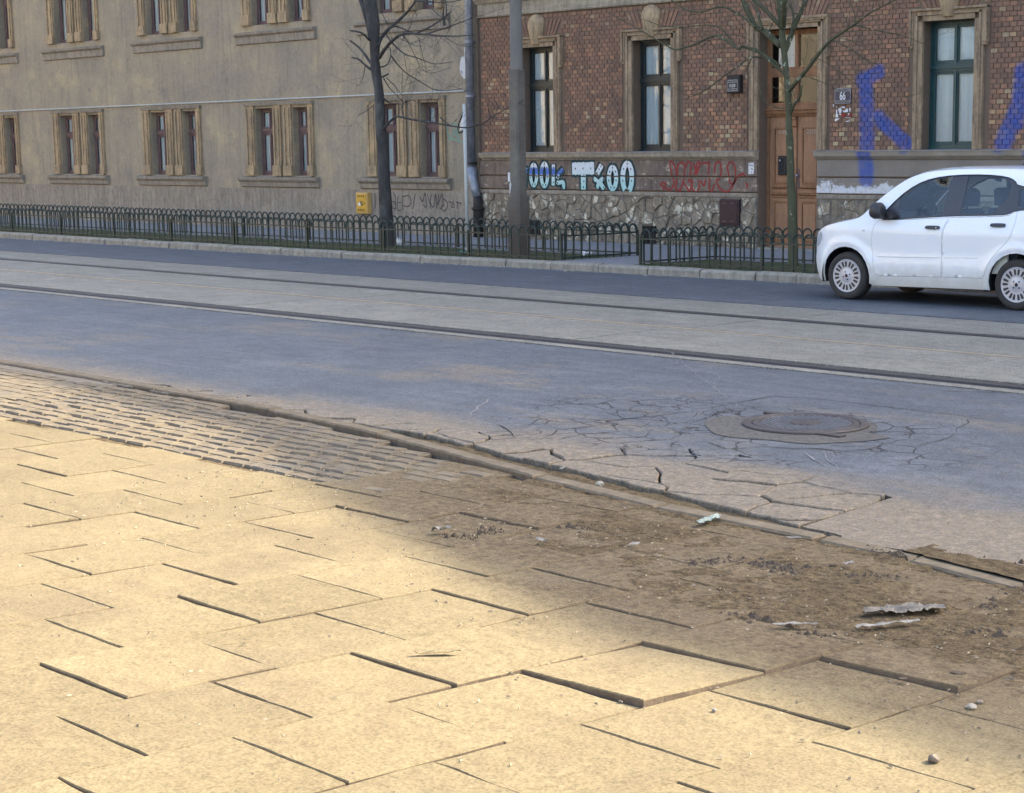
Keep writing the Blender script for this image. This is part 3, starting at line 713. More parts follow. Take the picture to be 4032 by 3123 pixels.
# columns of 50 cm slabs
def colX(k, y):
    s = 0.20 if y < 4.0 else 0.20 - min(1, (y - 4.0) / 1.2) * 0.12
    xa = -3.26 + 0.545 * k if y < 99 else 0
    base = -3.26 + 0.545 * k
    yy = y - 3.0
    return base + (0.20 * yy if y < 4.0 else 0.20 + (y - 4.0) * 0.13 - 0.02 * (y - 4.0) ** 2) - (0.045 * max(0, -k - 1) if y < 99 else 0) * 0.0
OFF = {0: 3.28, -1: 3.03, -2: 3.28, -3: 3.02, -4: 3.30, -5: 3.06, -6: 3.26, 1: 3.12, 2: 3.30}
special = {}
rs = random.Random(23)
cnt = 0
def south_limit(x):  # kerb south face
    for xa, ya, xb, yb in KL:
        if xa - 0.02 <= x <= xb + 0.02: return ya + (yb - ya) * (x - xa) / (xb - xa)
    return 5.36 if x > 0 else 6.38
for k in range(-14, 7):
    off = OFF.get(k, 3.28 if k % 2 == 0 else 3.04)
    for j in range(-5, 8):
        ya = off + 0.485 * j + 0.02 * rs.uniform(-1, 1) * 0; yb = ya + 0.485
        xm = (colX(k, ya) + colX(k + 1, ya)) / 2
        lim = south_limit(xm) - 0.02
        if ya > lim - 0.08: continue
        if yb > lim: yb = lim
        if xm < -6.55 and yb > 5.05:
            if ya > 4.9: continue
            yb = min(yb, 5.03)
        if xm < -9.8 and ya > 4.9: continue
        if ya < 1.0: continue
        c4 = [(colX(k, ya), ya), (colX(k + 1, ya), ya), (colX(k + 1, yb), yb), (colX(k, yb), yb)]
        # leave out the slab lost beside the kerb, filled with aggregate
        if abs(xm + 5.95) < 0.2 and 5.2 < ya < 5.5: continue
        zt = rs.uniform(-0.004, 0.004); tl = (rs.uniform(-0.009, 0.009), rs.uniform(-0.006, 0.011)); gap = rs.choice([0.005, 0.006, 0.008, 0.005])
        if k == -1 and 2.9 < ya < 3.2: pass
        if k == 0 and 3.4 < yb and ya < 3.7 and ya > 3.2: pass
        if k == -1 and 3.4 < ya < 3.6: zt, tl = 0.006, (0.030, -0.030)       # the tipped slab
        if k == -1 and 2.9 < ya < 3.1: zt, tl, gap = -0.004, (0.0, 0.0), 0.012
        if k == -1 and 3.9 < ya < 4.1: zt, tl = 0.006, (0.012, -0.022)
        if k == -2 and 2.5 < ya < 3.0: gap = 0.016
        if k == 0 and 4.6 < yb < 4.9: zt, tl = 0.006, (0.016, -0.03)
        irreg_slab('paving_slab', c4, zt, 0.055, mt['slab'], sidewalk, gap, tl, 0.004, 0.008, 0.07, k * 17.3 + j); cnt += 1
# setts of the crossing beside the kerb (left)
nset = 0
for ry in range(0, 12):
    y0 = 5.04 + ry * 0.104
    for c in range(0, 24):
        x0 = -6.30 - (c + 1) * 0.200 - (0.10 if ry % 2 else 0) + 0.012 * ry
        xm = x0 + 0.1
        if y0 + 0.10 > south_limit(xm) - 0.01: continue
        dx = rs.uniform(-0.006, 0.006); sk = 0.015
        c4 = [(x0 + dx, y0), (x0 + dx + 0.199, y0 + 0.0), (x0 + dx + 0.199 + sk, y0 + 0.103), (x0 + dx + sk, y0 + 0.103)]
        irreg_slab('paving_sett', c4, rs.uniform(-0.005, 0.006), 0.06, mt['sett'], sidewalk, 0.0065, (rs.uniform(-.03, .03), rs.uniform(-.03, .03)), 0.013, 0.005, 0.05, ry * 3 + c * 1.7); nset += 1
m_ = MB()
for ry in range(0, 14):
    y0 = 5.04 + ry * 0.102
    for c in range(22, 70):
        x0 = -6.32 - (c + 1) * 0.205 - (0.1 if ry % 2 else 0)
        if y0 + 0.1 > 6.3: continue
        m_.box(x0 + .005, x0 + 0.198, y0 + .004, y0 + 0.096, -0.05, rs.uniform(-0.004, 0.004))
m_.build('paving_sett', mt['sett'], sidewalk, kind='stuff')
# far slabs of the same paving that are only seen from elsewhere
m_ = MB()
for i in range(-40, 16):
    for j in range(-14, 9):
        x0 = -11.3 + i * 0.53 if i < 0 else 0.6 + i * 0.53; y0 = 0.6 + j * 0.5 if i < 0 else 0.8 + j * 0.5
        if i < 0 and y0 + 0.5 > 5.04: continue
        if i >= 0 and y0 + 0.5 > 5.36: continue
        z = rs.uniform(-.004, .004); m_.box(x0 + .005, x0 + .525, y0 + .005, y0 + .495, -0.06, z)
for i in range(-22, 24):
    for j in range(-14, 0):
        x0 = -10.9 + i * 0.53 + 11.5; y0 = 0.55 + j * 0.5
        z = rs.uniform(-.004, .004)
        if x0 > -11 and x0 < 0.6: m_.box(x0 + .005, x0 + .525, y0 + .005, y0 + .495, -0.06, z)
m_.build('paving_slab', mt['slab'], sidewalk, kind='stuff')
# dry dirt lying in the joints and over the slabs
xs0, xs1, ys0, ys1, st = -10.0, 0.2, 1.0, 5.78, 0.024
nx, ny = int((xs1 - xs0) / st), int((ys1 - ys0) / st)
vs = []; fs = []
def dirt_h(x, y):
    # a drift along the kerb and in the hollow in the middle of the walk
    d1 = math.exp(-((y - (5.25 - 0.10 * (x + 4))) / 0.30) ** 2) * (0.75 + 0.25 / (1 + math.exp(-(x + 5.4) * 3)))
    u = (x + 3.75) / 1.25; v = (y - 4.72 + 0.12 * (x + 3.7)) / 0.40
    d2 = math.exp(-(u * u + v * v)) * 1.1
    u = (x + 2.55) / 0.8; v = (y - 4.75) / 0.45; d3 = math.exp(-(u * u + v * v)) * 1.15
    u = (x + 3.3) / 1.9; v = (y - 4.98 + 0.10 * (x + 3.3)) / 0.5; d4 = math.exp(-(u * u + v * v)) * 0.95; d5 = math.exp(-((south_limit(x) - y) / 0.14) ** 2); cover = max(d1 * 0.95, d2 * .9, d3 * .95, d4, d5 if x > -6 else 0)
    a = noise.noise(Vector((x * 1.6, y * 2.2, 3.1))); b = noise.noise(Vector((x * 6, y * 7, 8.1))); c = noise.noise(Vector((x * 15, y * 18, 1.7))); d = noise.noise(Vector((x * 30, y * 36, 5.7)))
    if x < -6.2 and y > 5.0: cover *= 0.35; return -0.013 + 0.008 * cover + 0.003 * b + 0.002 * c
    return -0.017 + 0.024 * cover + 0.008 * a + 0.007 * b * (0.4 + cover) + 0.006 * c * (0.3 + cover) + 0.004 * d * (0.3 + cover)
for i in range(nx + 1):
    for j in range(ny + 1):
        x = xs0 + i * st; y = ys0 + j * st
        vs.append((x, y, dirt_h(x, y) if y < south_limit(x) - 0.0 else -0.08))
for i in range(nx):
    for j in range(ny):
        a = i * (ny + 1) + j; fs.append((a, a + ny + 1, a + ny + 2, a + 1))
obj('dirt_drift', vs, fs, mt['dirt'], sidewalk, kind='stuff', smooth=True)
# dirt in the gutter between kerb and plates
vs = []; fs = []; nx = 780; W = 24
for i in range(nx + 1):
    x = -13.5 + i * 0.025
    lo = south_limit(x) + 0.085; hi = max(gutter(x), lo + 0.03) + 0.05 if x < -3.6 else lo + 0.55
    for j in range(W + 1):
        t = j / W; y = lo + (hi - lo) * t
        zz = -0.012 + 0.012 * noise.noise(Vector((x * 3, y * 6, 0))) + 0.008 * noise.noise(Vector((x * 11, y * 20, 4))) + (0.014 * (1 - t) ** 2) - (0.008 * t if x < -3.6 else 0.008 * t ** 2)
        if x > -3.6: zz += 0.022 * (1 - t) - 0.004
        vs.append((x, y, zz))
for i in range(nx):
    for j in range(W):
        a = i * (W + 1) + j; fs.append((a, a + W + 1, a + W + 2, a + 1))
obj('gutter_dirt', vs, fs, mt['dirt'], road, kind='stuff', smooth=True)
obj('aggregate_patch', [(-6.14, 5.25, -0.004), (-5.78, 5.23, -0.004), (-5.74, 5.5, -0.004), (-6.1, 5.52, -0.004)], [(0, 1, 2, 3)], mt['grit'], sidewalk)

# ------------------------------------------------------------------ far kerb, verge and footpath
far_walk = sheet('footpath', X0, X1, lambda x: kerbY(x) + 2.1, YW + 0.3, mt['footpath'], z=0.12, step=1.0, depth=0.15)
verge = sheet('grass_verge', X0, -18.02, lambda x: kerbY(x) + 0.16, lambda x: kerbY(x) + 2.1, mt['soil'], z=0.118, step=0.2, depth=0.15, ny=8)
verge2 = sheet('grass_verge', -16.36, X1, lambda x: kerbY(x) + 0.16, lambda x: kerbY(x) + 2.1, mt['soil'], z=0.118, step=0.2, depth=0.15, ny=8)
gap_path = sheet('path', -18.02, -16.36, lambda x: kerbY(x) + 0.16, lambda x: kerbY(x) + 2.1, mt['footpath'], z=0.124, step=0.2, depth=0.15)
for vg in (verge, verge2):
    for v in vg.data.vertices:
        if v.co.z > 0.1: v.co.z += 0.018 * n2(v.co.x, v.co.y, 1.5) + 0.01 * n2(v.co.x, v.co.y, 5)
x = -70.0; rk = random.Random(5)
kerbrow = obj('kerb', [(X0, 17.0, -0.1), (X1, 17.0, -0.1), (X1, 18.8, -0.1), (X0, 18.8, -0.1)], [(0, 1, 2, 3)], mt['earth'], kind='structure')
while x < 26:
    L = rk.choice([1.0, 1.0, 0.98, 0.7])
    if x < -6:
        ya, yb = kerbY(x), kerbY(x + L)
    else: ya = yb = kerbY(-6)
    dz = rk.uniform(-0.012, 0.006); dy = rk.uniform(-0.012, 0.012)
    prof = [(0.0, -0.09), (0.012, 0.085 + dz), (0.035, 0.115 + dz), (0.16, 0.125 + dz), (0.17, 0.0)]
    m_ = MB(); g = rk.uniform(0.004, 0.014)
    nseg = 3; n = len(prof)
    for s_ in range(nseg + 1):
        t = s_ / nseg; xx = x + g + (L - 2 * g) * t; yy = ya + (yb - ya) * t + dy
        for (py, pz) in prof:
            m_.v.append((xx + 0.006 * n2(xx, pz * 9, 8), yy + py + 0.007 * n2(xx * 3, pz * 30), pz + 0.006 * n2(xx * 4, py * 30, 1, 2)))
    for s_ in range(nseg):
        for k in range(n - 1): m_.f.append((s_ * n + k, (s_ + 1) * n + k, (s_ + 1) * n + k + 1, s_ * n + k + 1))
    m_.f += [tuple(range(n)), tuple(nseg * n + k for k in range(n - 1, -1, -1))]
    m_.build('kerb_stone', mt['kerb_far'], kerbrow)
    x += L
# dust and rubble at the foot of the kerb
m_ = MB()
for k in range(900):
    x = rk.uniform(-40, -11); y = kerbY(x) - abs(rk.gauss(0, 0.09)); s_ = rk.uniform(0.006, 0.022)
    if n2(x, 0, 0.9) < -0.15: continue
    n = len(m_.v); m_.v += [(x - s_, y - s_, 0.004), (x + s_, y - s_ * .6, 0.004), (x + s_ * .5, y + s_, 0.004), (x, y, s_ * 0.9)]; m_.f += [(n, n + 1, n + 3), (n + 1, n + 2, n + 3), (n + 2, n, n + 3)]
m_.build('gutter_grit', mt['kerb_far'], road2, kind='stuff')
# grass blades
def in_verge(x):
    return x < -18.1 or x > -16.3
vs = []; fs = []; rg = random.Random(9)
for k in range(17000):
    x = rg.uniform(-48, -11); 
    if not in_verge(x): continue
    y = kerbY(x) + rg.uniform(0.3, 2.05)
    if n2(x, y, 1.1, 5) + 0.5 * n2(x, y, 3.3, 1) < -0.05 + rg.uniform(-.2, .2): continue
    h = rg.uniform(0.01, 0.05); a = rg.uniform(0, 6.28); wd = 0.006; lx, ly = rg.uniform(-.03, .03), rg.uniform(-.03, .03)
    n = len(vs); vs += [(x - wd * math.cos(a), y - wd * math.sin(a), 0.11), (x + wd * math.cos(a), y + wd * math.sin(a), 0.11), (x + lx, y + ly, 0.12 + h)]; fs.append((n, n + 1, n + 2))
g_ = obj('grass', vs, fs, mt['grass'], kind='stuff'); tag(g_, 'short patchy grass in the fenced verge between kerb and footpath', 'grass')
# ------------------------------------------------------------------ buildings
def wall_holes(m_, x0, x1, z0, z1, holes, yf, yb):
    """flat wall with rectangular holes; each hole gets its four reveals"""
    xs = sorted({x0, x1, *[h[0] for h in holes], *[h[1] for h in holes]}); zs = sorted({z0, z1, *[h[2] for h in holes], *[h[3] for h in holes]})
    xs = [x for x in xs if x0 <= x <= x1]; zs = [z for z in zs if z0 <= z <= z1]
    for i in range(len(xs) - 1):
        for j in range(len(zs) - 1):
            cx, cz = (xs[i] + xs[i + 1]) / 2, (zs[j] + zs[j + 1]) / 2
            if any(h[0] < cx < h[1] and h[2] < cz < h[3] for h in holes): continue
            m_.add([(xs[i], yf, zs[j]), (xs[i + 1], yf, zs[j]), (xs[i + 1], yf, zs[j + 1]), (xs[i], yf, zs[j + 1])], [(0, 1, 2, 3)])
    for h in holes:
        a, b, c, d = max(h[0], x0), min(h[1], x1), max(h[2], z0), min(h[3], z1)
        m_.add([(a, yf, c), (b, yf, c), (b, yf, d), (a, yf, d), (a, yb, c), (b, yb, c), (b, yb, d), (a, yb, d)],
               [(0, 4, 5, 1), (1, 5, 6, 2), (2, 6, 7, 3), (3, 7, 4, 0)])
BX0, BX1 = -25.10, 13.0
OPEN = [(-23.83, -22.91), (-20.81, -19.83), (-14.37, -13.40), (-11.15, -10.18), (-7.9, -6.95), (-4.7, -3.75), (-1.5, -.55), (1.7, 2.65), (4.9, 5.85), (8.1, 9.05)]
DOOR = (-17.78, -16.48)
WB, WT = 1.87, 3.945
bb = thing('brick_building', (-18, YW, 0.12), 'red brick tenement with stone window surrounds, rubble plinth and ochre double door', 'building')
# backing wall, mortar coloured, 12 mm behind the brick faces
m_ = MB()
holes = [(a, b, WB, WT) for a, b in OPEN] + [(DOOR[0], DOOR[1], 0.12, 4.0)]
wall_holes(m_, BX0, BX1, 0.0, 12.2, holes, YW + 0.012, YW + 0.6)
wall = m_.build('wall', mt['mortar'], bb)
m_ = MB()      # body and roof; gable line rises to the right
m_.add([(BX0, YW + 0.62, 0), (BX1, YW + 0.62, 0), (BX1, YW + 12, 0), (BX0, YW + 12, 0), (BX0, YW + 0.012, 12.2), (BX1, YW + 0.012, 12.2), (BX1, YW + 12, 12.2), (BX0, YW + 12, 12.2)],
       [(0, 3, 7, 4), (1, 5, 6, 2), (3, 2, 6, 7), (4, 7, 6, 5)])
m_.build('rear_wall', mt['stucco_base'], bb)
RL = [(-25.4, 13.4), (-4, 13.4), (0.0, 13.75), (2.2, 14.38), (3.36, 14.68), (4.17, 14.87), (5.0, 15.06), (5.55, 15.16), (6.3, 15.22), (7.3, 15.34), (13.2, 15.5)]  # unseen roofline, heights shaped so its shadow edge crosses the near sidewalk
m_ = MB()
for (xa, za), (xb, zb) in zip(RL[:-1], RL[1:]):
    m_.add([(xa, YW - 0.02, 12.2), (xb, YW - 0.02, 12.2), (xb, YW - 0.02, zb - .4), (xa, YW - 0.02, za - .4), (xa, YW - 0.35, za - .35), (xb, YW - 0.35, zb - .35), (xb, YW - 0.35, zb), (xa, YW - .35, za),
            (xa, YW + 6, za + 0.1), (xb, YW + 6, zb + .1), (xa, YW + 12, 12.2), (xb, YW + 12, 12.2)],
           [(0, 1, 2, 3), (3, 2, 5, 4), (4, 5, 6, 7), (7, 6, 9, 8), (8, 9, 11, 10)])
m_.build('roof', mt['black_iron'], bb)
# individual header bricks
excl = [(a - 0.27, b + 0.27, WB, 4.16) for a, b in OPEN] + [(DOOR[0] - 0.26, DOOR[1] + 0.23, 0, 4.17)]
keyx = [((a + b) / 2, 0.26) for a, b in OPEN]
def in_arch(cx, cz):
    for a, b in OPEN:
        m = (a + b) / 2
        if abs(cx - m) < 0.52 + (cz - 4.15) * 0.55 and 4.10 < cz < 4.50: return True
    return abs(cx + 17.13) < 0.75 + (cz - 4.15) * 0.5 and 4.1 < cz < 4.5
rb = random.Random(41)
singles = []; mass = MB()
BEND = -9.2
nrow = int((4.60 - BR_Z0) / BR_H)
for row in range(nrow + 1):
    z0 = BR_Z0 + row * BR_H; z1 = min(z0 + BR_H, 4.595)
    off = (row % 2) * 0.5 * BR_L
    c = 0
    while True:
        x0 = BR_X0 + off + c * BR_L; x1 = x0 + BR_L; c += 1
        if x0 > BEND: break
        a, b = x0 + 0.005, x1 - 0.005
        cx, cz = (x0 + x1) / 2, (z0 + z1) / 2
        if in_arch(cx, cz): continue
        skip = False
        for e in excl:
            if z0 + 0.02 < e[3] and z1 > e[2]:
                if a >= e[0] and b <= e[1]: skip = True
                elif a < e[0] < b: b = e[0] - 0.003
                elif a < e[1] < b: a = e[1] + 0.003
        if skip or b - a < 0.025 or a < BX0 - 0.01: continue
        pr = rb.uniform(-0.003, 0.006); d = 0.004
        arg = (a, b, YW - pr, YW + 0.03, z0 + 0.0045 + rb.uniform(-.001, .001), z1 - 0.0045)
        if -16.4 < cx < -12.2 and 1.9 < cz < 4.0 and len(singles) < 300 and not (z1 >= 4.59): singles.append(arg)
        else:
            x0_, x1_, y0_, y1_, z0_, z1_ = arg
            mass.add([(x0_, y1_, z0_), (x1_, y1_, z0_), (x1_, y1_, z1_), (x0_, y1_, z1_), (x0_ + d, y0_, z0_ + d), (x1_ - d, y0_, z0_ + d), (x1_ - d, y0_, z1_ - d), (x0_ + d, y0_, z1_ - d)],
                     [(4, 5, 6, 7), (0, 1, 5, 4), (1, 2, 6, 5), (2, 3, 7, 6), (3, 0, 4, 7)])
unit = {}
for (a, b, y0_, y1_, z0_, z1_) in singles:
    key = (round(b - a, 2), round(z1_ - z0_, 3) > 0.06)
    if key not in unit:
        wdt, hh, d = key[0] / 2, (z1_ - z0_) / 2, 0.004
        unit[key] = mesh('brick', [(-wdt, 0.033, -hh), (wdt, 0.033, -hh), (wdt, 0.033, hh), (-wdt, 0.033, hh), (-wdt + d, 0, -hh + d), (wdt - d, 0, -hh + d), (wdt - d, 0, hh - d), (-wdt + d, 0, hh - d)],
                         [(4, 5, 6, 7), (0, 1, 5, 4), (1, 2, 6, 5), (2, 3, 7, 6), (3, 0, 4, 7)], mt['brick'])
    o = link('brick', unit[key], wall); o.location = ((a + b) / 2, y0_, (z0_ + z1_) / 2)
mass.build('brick', mt['brick'], wall, kind='stuff')
# plain brick area above and to the far right: one sheet with the same material (out of the frame)
m_ = MB(); wall_holes(m_, BEND, BX1, 1.86, 12.2, [h for h in [(a - 0.02, b + .02, WB, WT) for a, b in OPEN] if h[0] > BEND], YW + 0.004, YW + 0.05)
m_.add([(BX0, YW + 0.004, 4.9), (BEND, YW + 0.004, 4.9), (BEND, YW + 0.004, 12.2), (BX0, YW + .004, 12.2)], [(0, 1, 2, 3)])
m_.build('upper_wall', mt['brick'], bb)
# splayed soldier bricks over each opening
def arch(cx, half):
    m = MB(); n = int(2 * half / 0.078)
    for i in range(n):
        u = -half + (i + 0.5) * 2 * half / n
        if abs(u) < 0.17: continue
        w2 = half / n * 0.88; k = 0.55 * u / half
        m.prism([(cx + u - w2, 4.165), (cx + u + w2, 4.165), (cx + u + w2 + k * 0.33, 4.47), (cx + u - w2 + k * 0.33, 4.47)], YW - 0.004, YW + 0.03)
    return m
for a, b in OPEN[:5]: arch((a + b) / 2, 0.50).build('arch_bricks', mt['brick'], wall, kind='stuff')
arch(-17.13, 0.74).build('arch_bricks', mt['brick'], wall, kind='stuff')
# cornice band between the storeys
m_ = MB()
m_.profile([(YW + 0.05, 4.60), (YW - 0.035, 4.60), (YW - 0.05, 4.625), (YW - 0.03, 4.64), (YW - 0.03, 4.86), (YW - 0.06, 4.88), (YW - 0.085, 4.93), (YW - 0.11, 4.95), (YW - 0.11, 4.99), (YW + 0.05, 5.0)], BX0 - 0.05, BX1)
m_.build('cornice', mt['ledge'], bb)
# window-sill ledge, split at the door
def ledge(x0, x1, mat, matc):
    m = MB(); m.profile([(YW + 0.05, 1.715), (YW - 0.035, 1.715), (YW - 0.045, 1.735), (YW - 0.075, 1.745), (YW - 0.105, 1.775), (YW - 0.115, 1.83), (YW - 0.115, 1.848), (YW + 0.05, 1.848)], x0, x1)
    o = m.build('ledge', mat, bb)
    m = MB(); m.profile([(YW - 0.135, 1.850), (YW - 0.135, 1.857), (YW + 0.012, 1.873), (YW + 0.012, 1.850)], x0 - 0.01, x1 + 0.01); m.build('ledge_cap', matc, bb)
ledge(BX0 + 0.05, DOOR[0] - 0.01, mt['ledge'], mt['ledge_top']); ledge(DOOR[1] - 0.02, BX1, mt['ledge_blue'], mt['ledge_top'])
# banded plaster courses below the ledge
def course(x0, x1, z0, z1, pr, mat, name='plaster_course'):
    m = MB(); n = max(2, int((x1 - x0) / 0.25))
    for i in range(n + 1):
        x = x0 + (x1 - x0) * i / n; j = 0.004 * n2(x * 3, z0 * 7); k = 0.004 * n2(x * 5, z1 * 9)
        m.v += [(x, YW + 0.05, z0 + j), (x, YW - pr + 0.008, z0 + j), (x, YW - pr, z0 + 0.012 + j), (x, YW - pr, z1 - 0.012 + k), (x, YW - pr + 0.008, z1 + k), (x, YW + .05, z1 + k)]
    for i in range(n):
        for q in range(5): m.f.append((i * 6 + q, i * 6 + 6 + q, i * 6 + 7 + q, i * 6 + 1 + q))
    m.f += [(5, 4, 3, 2, 1, 0), tuple(n * 6 + q for q in range(6))]
    return m.build(name, mat, bb)
course(BX0 + .01, DOOR[0] - 0.01, 1.415, 1.705, 0.035, mt['plaster']); course(BX0 + .01, DOOR[0] - 0.01, 1.135, 1.390, 0.035, mt['plaster'])
course(BX0 + .01, DOOR[0] - 0.01, 1.035, 1.112, 0.045, mt['plaster_strip'])
course(DOOR[1] + 0.01, BX1, 1.420, 1.705, 0.035, mt['plaster_blue']); course(DOOR[1] + 0.01, BX1, 1.135, 1.395, 0.035, mt['plaster_whitewash'])
course(DOOR[1] + 0.01, BX1, 1.035, 1.112, 0.045, mt['plaster_strip'])
# rubble plinth: one object per stone
rp = random.Random(77)
HOLES = [(-18.62, -18.16, 0.52, 1.0), (-20.54, -20.19, 0.14, 0.47), (-23.66, -23.3, 0.2, 0.50)]
def plinth(x0, x1, cells_to, stuff=False):
    pts = []; x = x0
    while x < x1 + 0.1:
        z = 0.02
        while z < 1.15:
            pts.append((x + rp.uniform(-.11, .11), z + rp.uniform(-.10, .10))); z += 0.21
        x += 0.235
    big = MB()
    for poly in voronoi(pts, (x0, x1, 0.10, 1.03), 0.75):
        cx = sum(p[0] for p in poly) / len(poly); cz = sum(p[1] for p in poly) / len(poly)
        if any(h[0] - .02 < cx < h[1] + .02 and h[2] - .02 < cz < h[3] + .02 for h in HOLES): continue
        poly = inset(wobble(poly, 0.06, 0.034, 7.0), 0.008 + rp.uniform(0, .008))
        ar = abs(sum(poly[i][0] * poly[(i + 1) % len(poly)][1] - poly[(i + 1) % len(poly)][0] * poly[i][1] for i in range(len(poly)))) / 2
        if ar < 0.003: continue
        if not stuff: plate_obj('stone', poly, (0.050 if cx < -17 else 0.034) + rp.uniform(-0.014, 0.016), 0.0, 0.010, mt['rubble'], cells_to, (rp.uniform(-.04, .04), rp.uniform(-.04, .04)), vert=True)
mm = MB(); mm.box(BX0 + 0.01, DOOR[0] - 0.01, YW - 0.028, YW + 0.01, 0.0, 1.034); mm.box(DOOR[1] + 0.01, BX1, YW - 0.028, YW + 0.01, 0.0, 1.034)
pl_ = mm.build('plinth', mt['rubble_joint'], bb)
plinth(BX0 + 0.03, DOOR[0] - 0.03, pl_)
plinth(DOOR[1] + 0.03, -13.6, pl_)
# raised ribbon pointing wanders over the joints
# cellar vents, meter hatch
for h in HOLES[1:]:
    m = MB(); m.box(h[0], h[1], YW - 0.06, YW - 0.03, h[2], h[3]); v_ = m.build('cellar_vent', mt['void'], bb)
    m = MB(); 
    for k in range(4): m.box(h[0] + 0.04 + k * (h[1] - h[0] - .08) / 3 - 0.008, h[0] + 0.04 + k * (h[1] - h[0] - .08) / 3 + .008, YW - 0.075, YW - 0.061, h[2], h[3])
    m.build('grille', mt['black_iron'], v_)
h = HOLES[0]
m = MB(); m.cbox(h[0], h[1], YW - 0.085, YW - 0.02, h[2], h[3], 0.006); hat = m.build('meter_hatch', mt['maroon'], bb)
m = MB(); m.cbox(h[0] + 0.035, h[1] - 0.035, YW - 0.093, YW - 0.084, h[2] + 0.035, h[3] - 0.035, 0.005); m.build('hatch_door', mt['maroon'], hat)
for ux in (0.13, 0.31):
    for uz in (0.07, 0.40):
        m = MB(); m.prism([(h[0] + ux - .045, h[2] + uz), (h[0] + ux + .045, h[2] + uz), (h[0] + ux + .03, h[2] + uz + .018), (h[0] + ux - .03, h[2] + uz + .018)], YW - 0.103, YW - 0.092); m.build('louvre', mt['old_wood'], hat)

# ---- windows with surround
def surround(a, b, parent, ztop=WT, zb=1.875, ear=3.58):
    m = MB(); Y = YW
    for s in (-1, 1):
        e = a if s < 0 else b
        def xx(u0, u1): return (e - u1, e - u0) if s < 0 else (e + u0, e + u1)
        x0, x1 = xx(0.0, 0.09); m.box(x0, x1, Y - 0.045, Y + 0.02, zb, ztop)
        x0, x1 = xx(0.09, 0.125); m.box(x0, x1, Y - 0.07, Y + 0.02, zb, ztop + 0.09)
        x0, x1 = xx(0.125, 0.165); m.box(x0, x1, Y - 0.052, Y + 0.02, zb, ztop + 0.125)
        x0, x1 = xx(0.165, 0.235); m.box(x0, x1, Y - 0.062, Y + 0.02, ear, ztop + 0.16)          # ear
        x0, x1 = xx(0.205, 0.245); m.box(x0, x1, Y - 0.085, Y + 0.01, ear - 0.01, ztop + 0.185)
        x0, x1 = xx(0.165, 0.245); m.prism([(x0, ear - .012), (x0 + .015, ear - .06), (x1 - .015, ear - .06), (x1, ear - .012)], Y - 0.06, Y + 0.01)
    m.box(a, b, Y - 0.045, Y + 0.02, ztop, ztop + 0.088)
    m.box(a - 0.09, b + 0.09, Y - 0.072, Y + 0.02, ztop + 0.09, ztop + 0.124)
    m.box(a - 0.165, b + 0.165, Y - 0.054, Y + 0.02, ztop + 0.125, ztop + 0.162)
    m.box(a - 0.245, b + 0.245, Y - 0.098, Y + 0.02, ztop + 0.163, ztop + 0.20)
    m.build('surround', mt['surround'], parent)
def keystone(cx, parent, vase=False):
    m = MB(); Y = YW
    rows = [(4.0, 0.115, 0.10), (4.08, 0.13, 0.13), (4.2, 0.165, 0.15), (4.32, 0.20, 0.16), (4.42, 0.205, 0.15), (4.50, 0.17, 0.12), (4.56, 0.10, 0.09), (4.585, 0.03, 0.05)]
    n = 9
    for z, hw, pr in rows:
        for k in range(n):
            t = k / (n - 1) * 2 - 1
            fl = 0.02 * math.cos(t * math.pi * 2.5)
            m.v.append((cx + t * hw, Y - pr * (1 - abs(t) ** 3 * 0.75) - fl * (pr > 0.06), z))
    for i in range(len(rows) - 1):
        for k in range(n - 1): m.f.append((i * n + k, i * n + k + 1, (i + 1) * n + k + 1, (i + 1) * n + k))
    m.f.append(tuple(range(n - 1, -1, -1)))
    nb = len(m.v)
    for i, (z, hw, pr) in enumerate(rows): m.v += [(cx - hw, Y + 0.02, z), (cx + hw, Y + 0.02, z)]
    for i in range(len(rows) - 1):
        m.f += [(nb + 2 * i, i * n, (i + 1) * n, nb + 2 * i + 2), (i * n + n - 1, nb + 2 * i + 1, nb + 2 * i + 3, (i + 1) * n + n - 1)]
    m.build('keystone', mt['keystone'], parent, smooth=False)
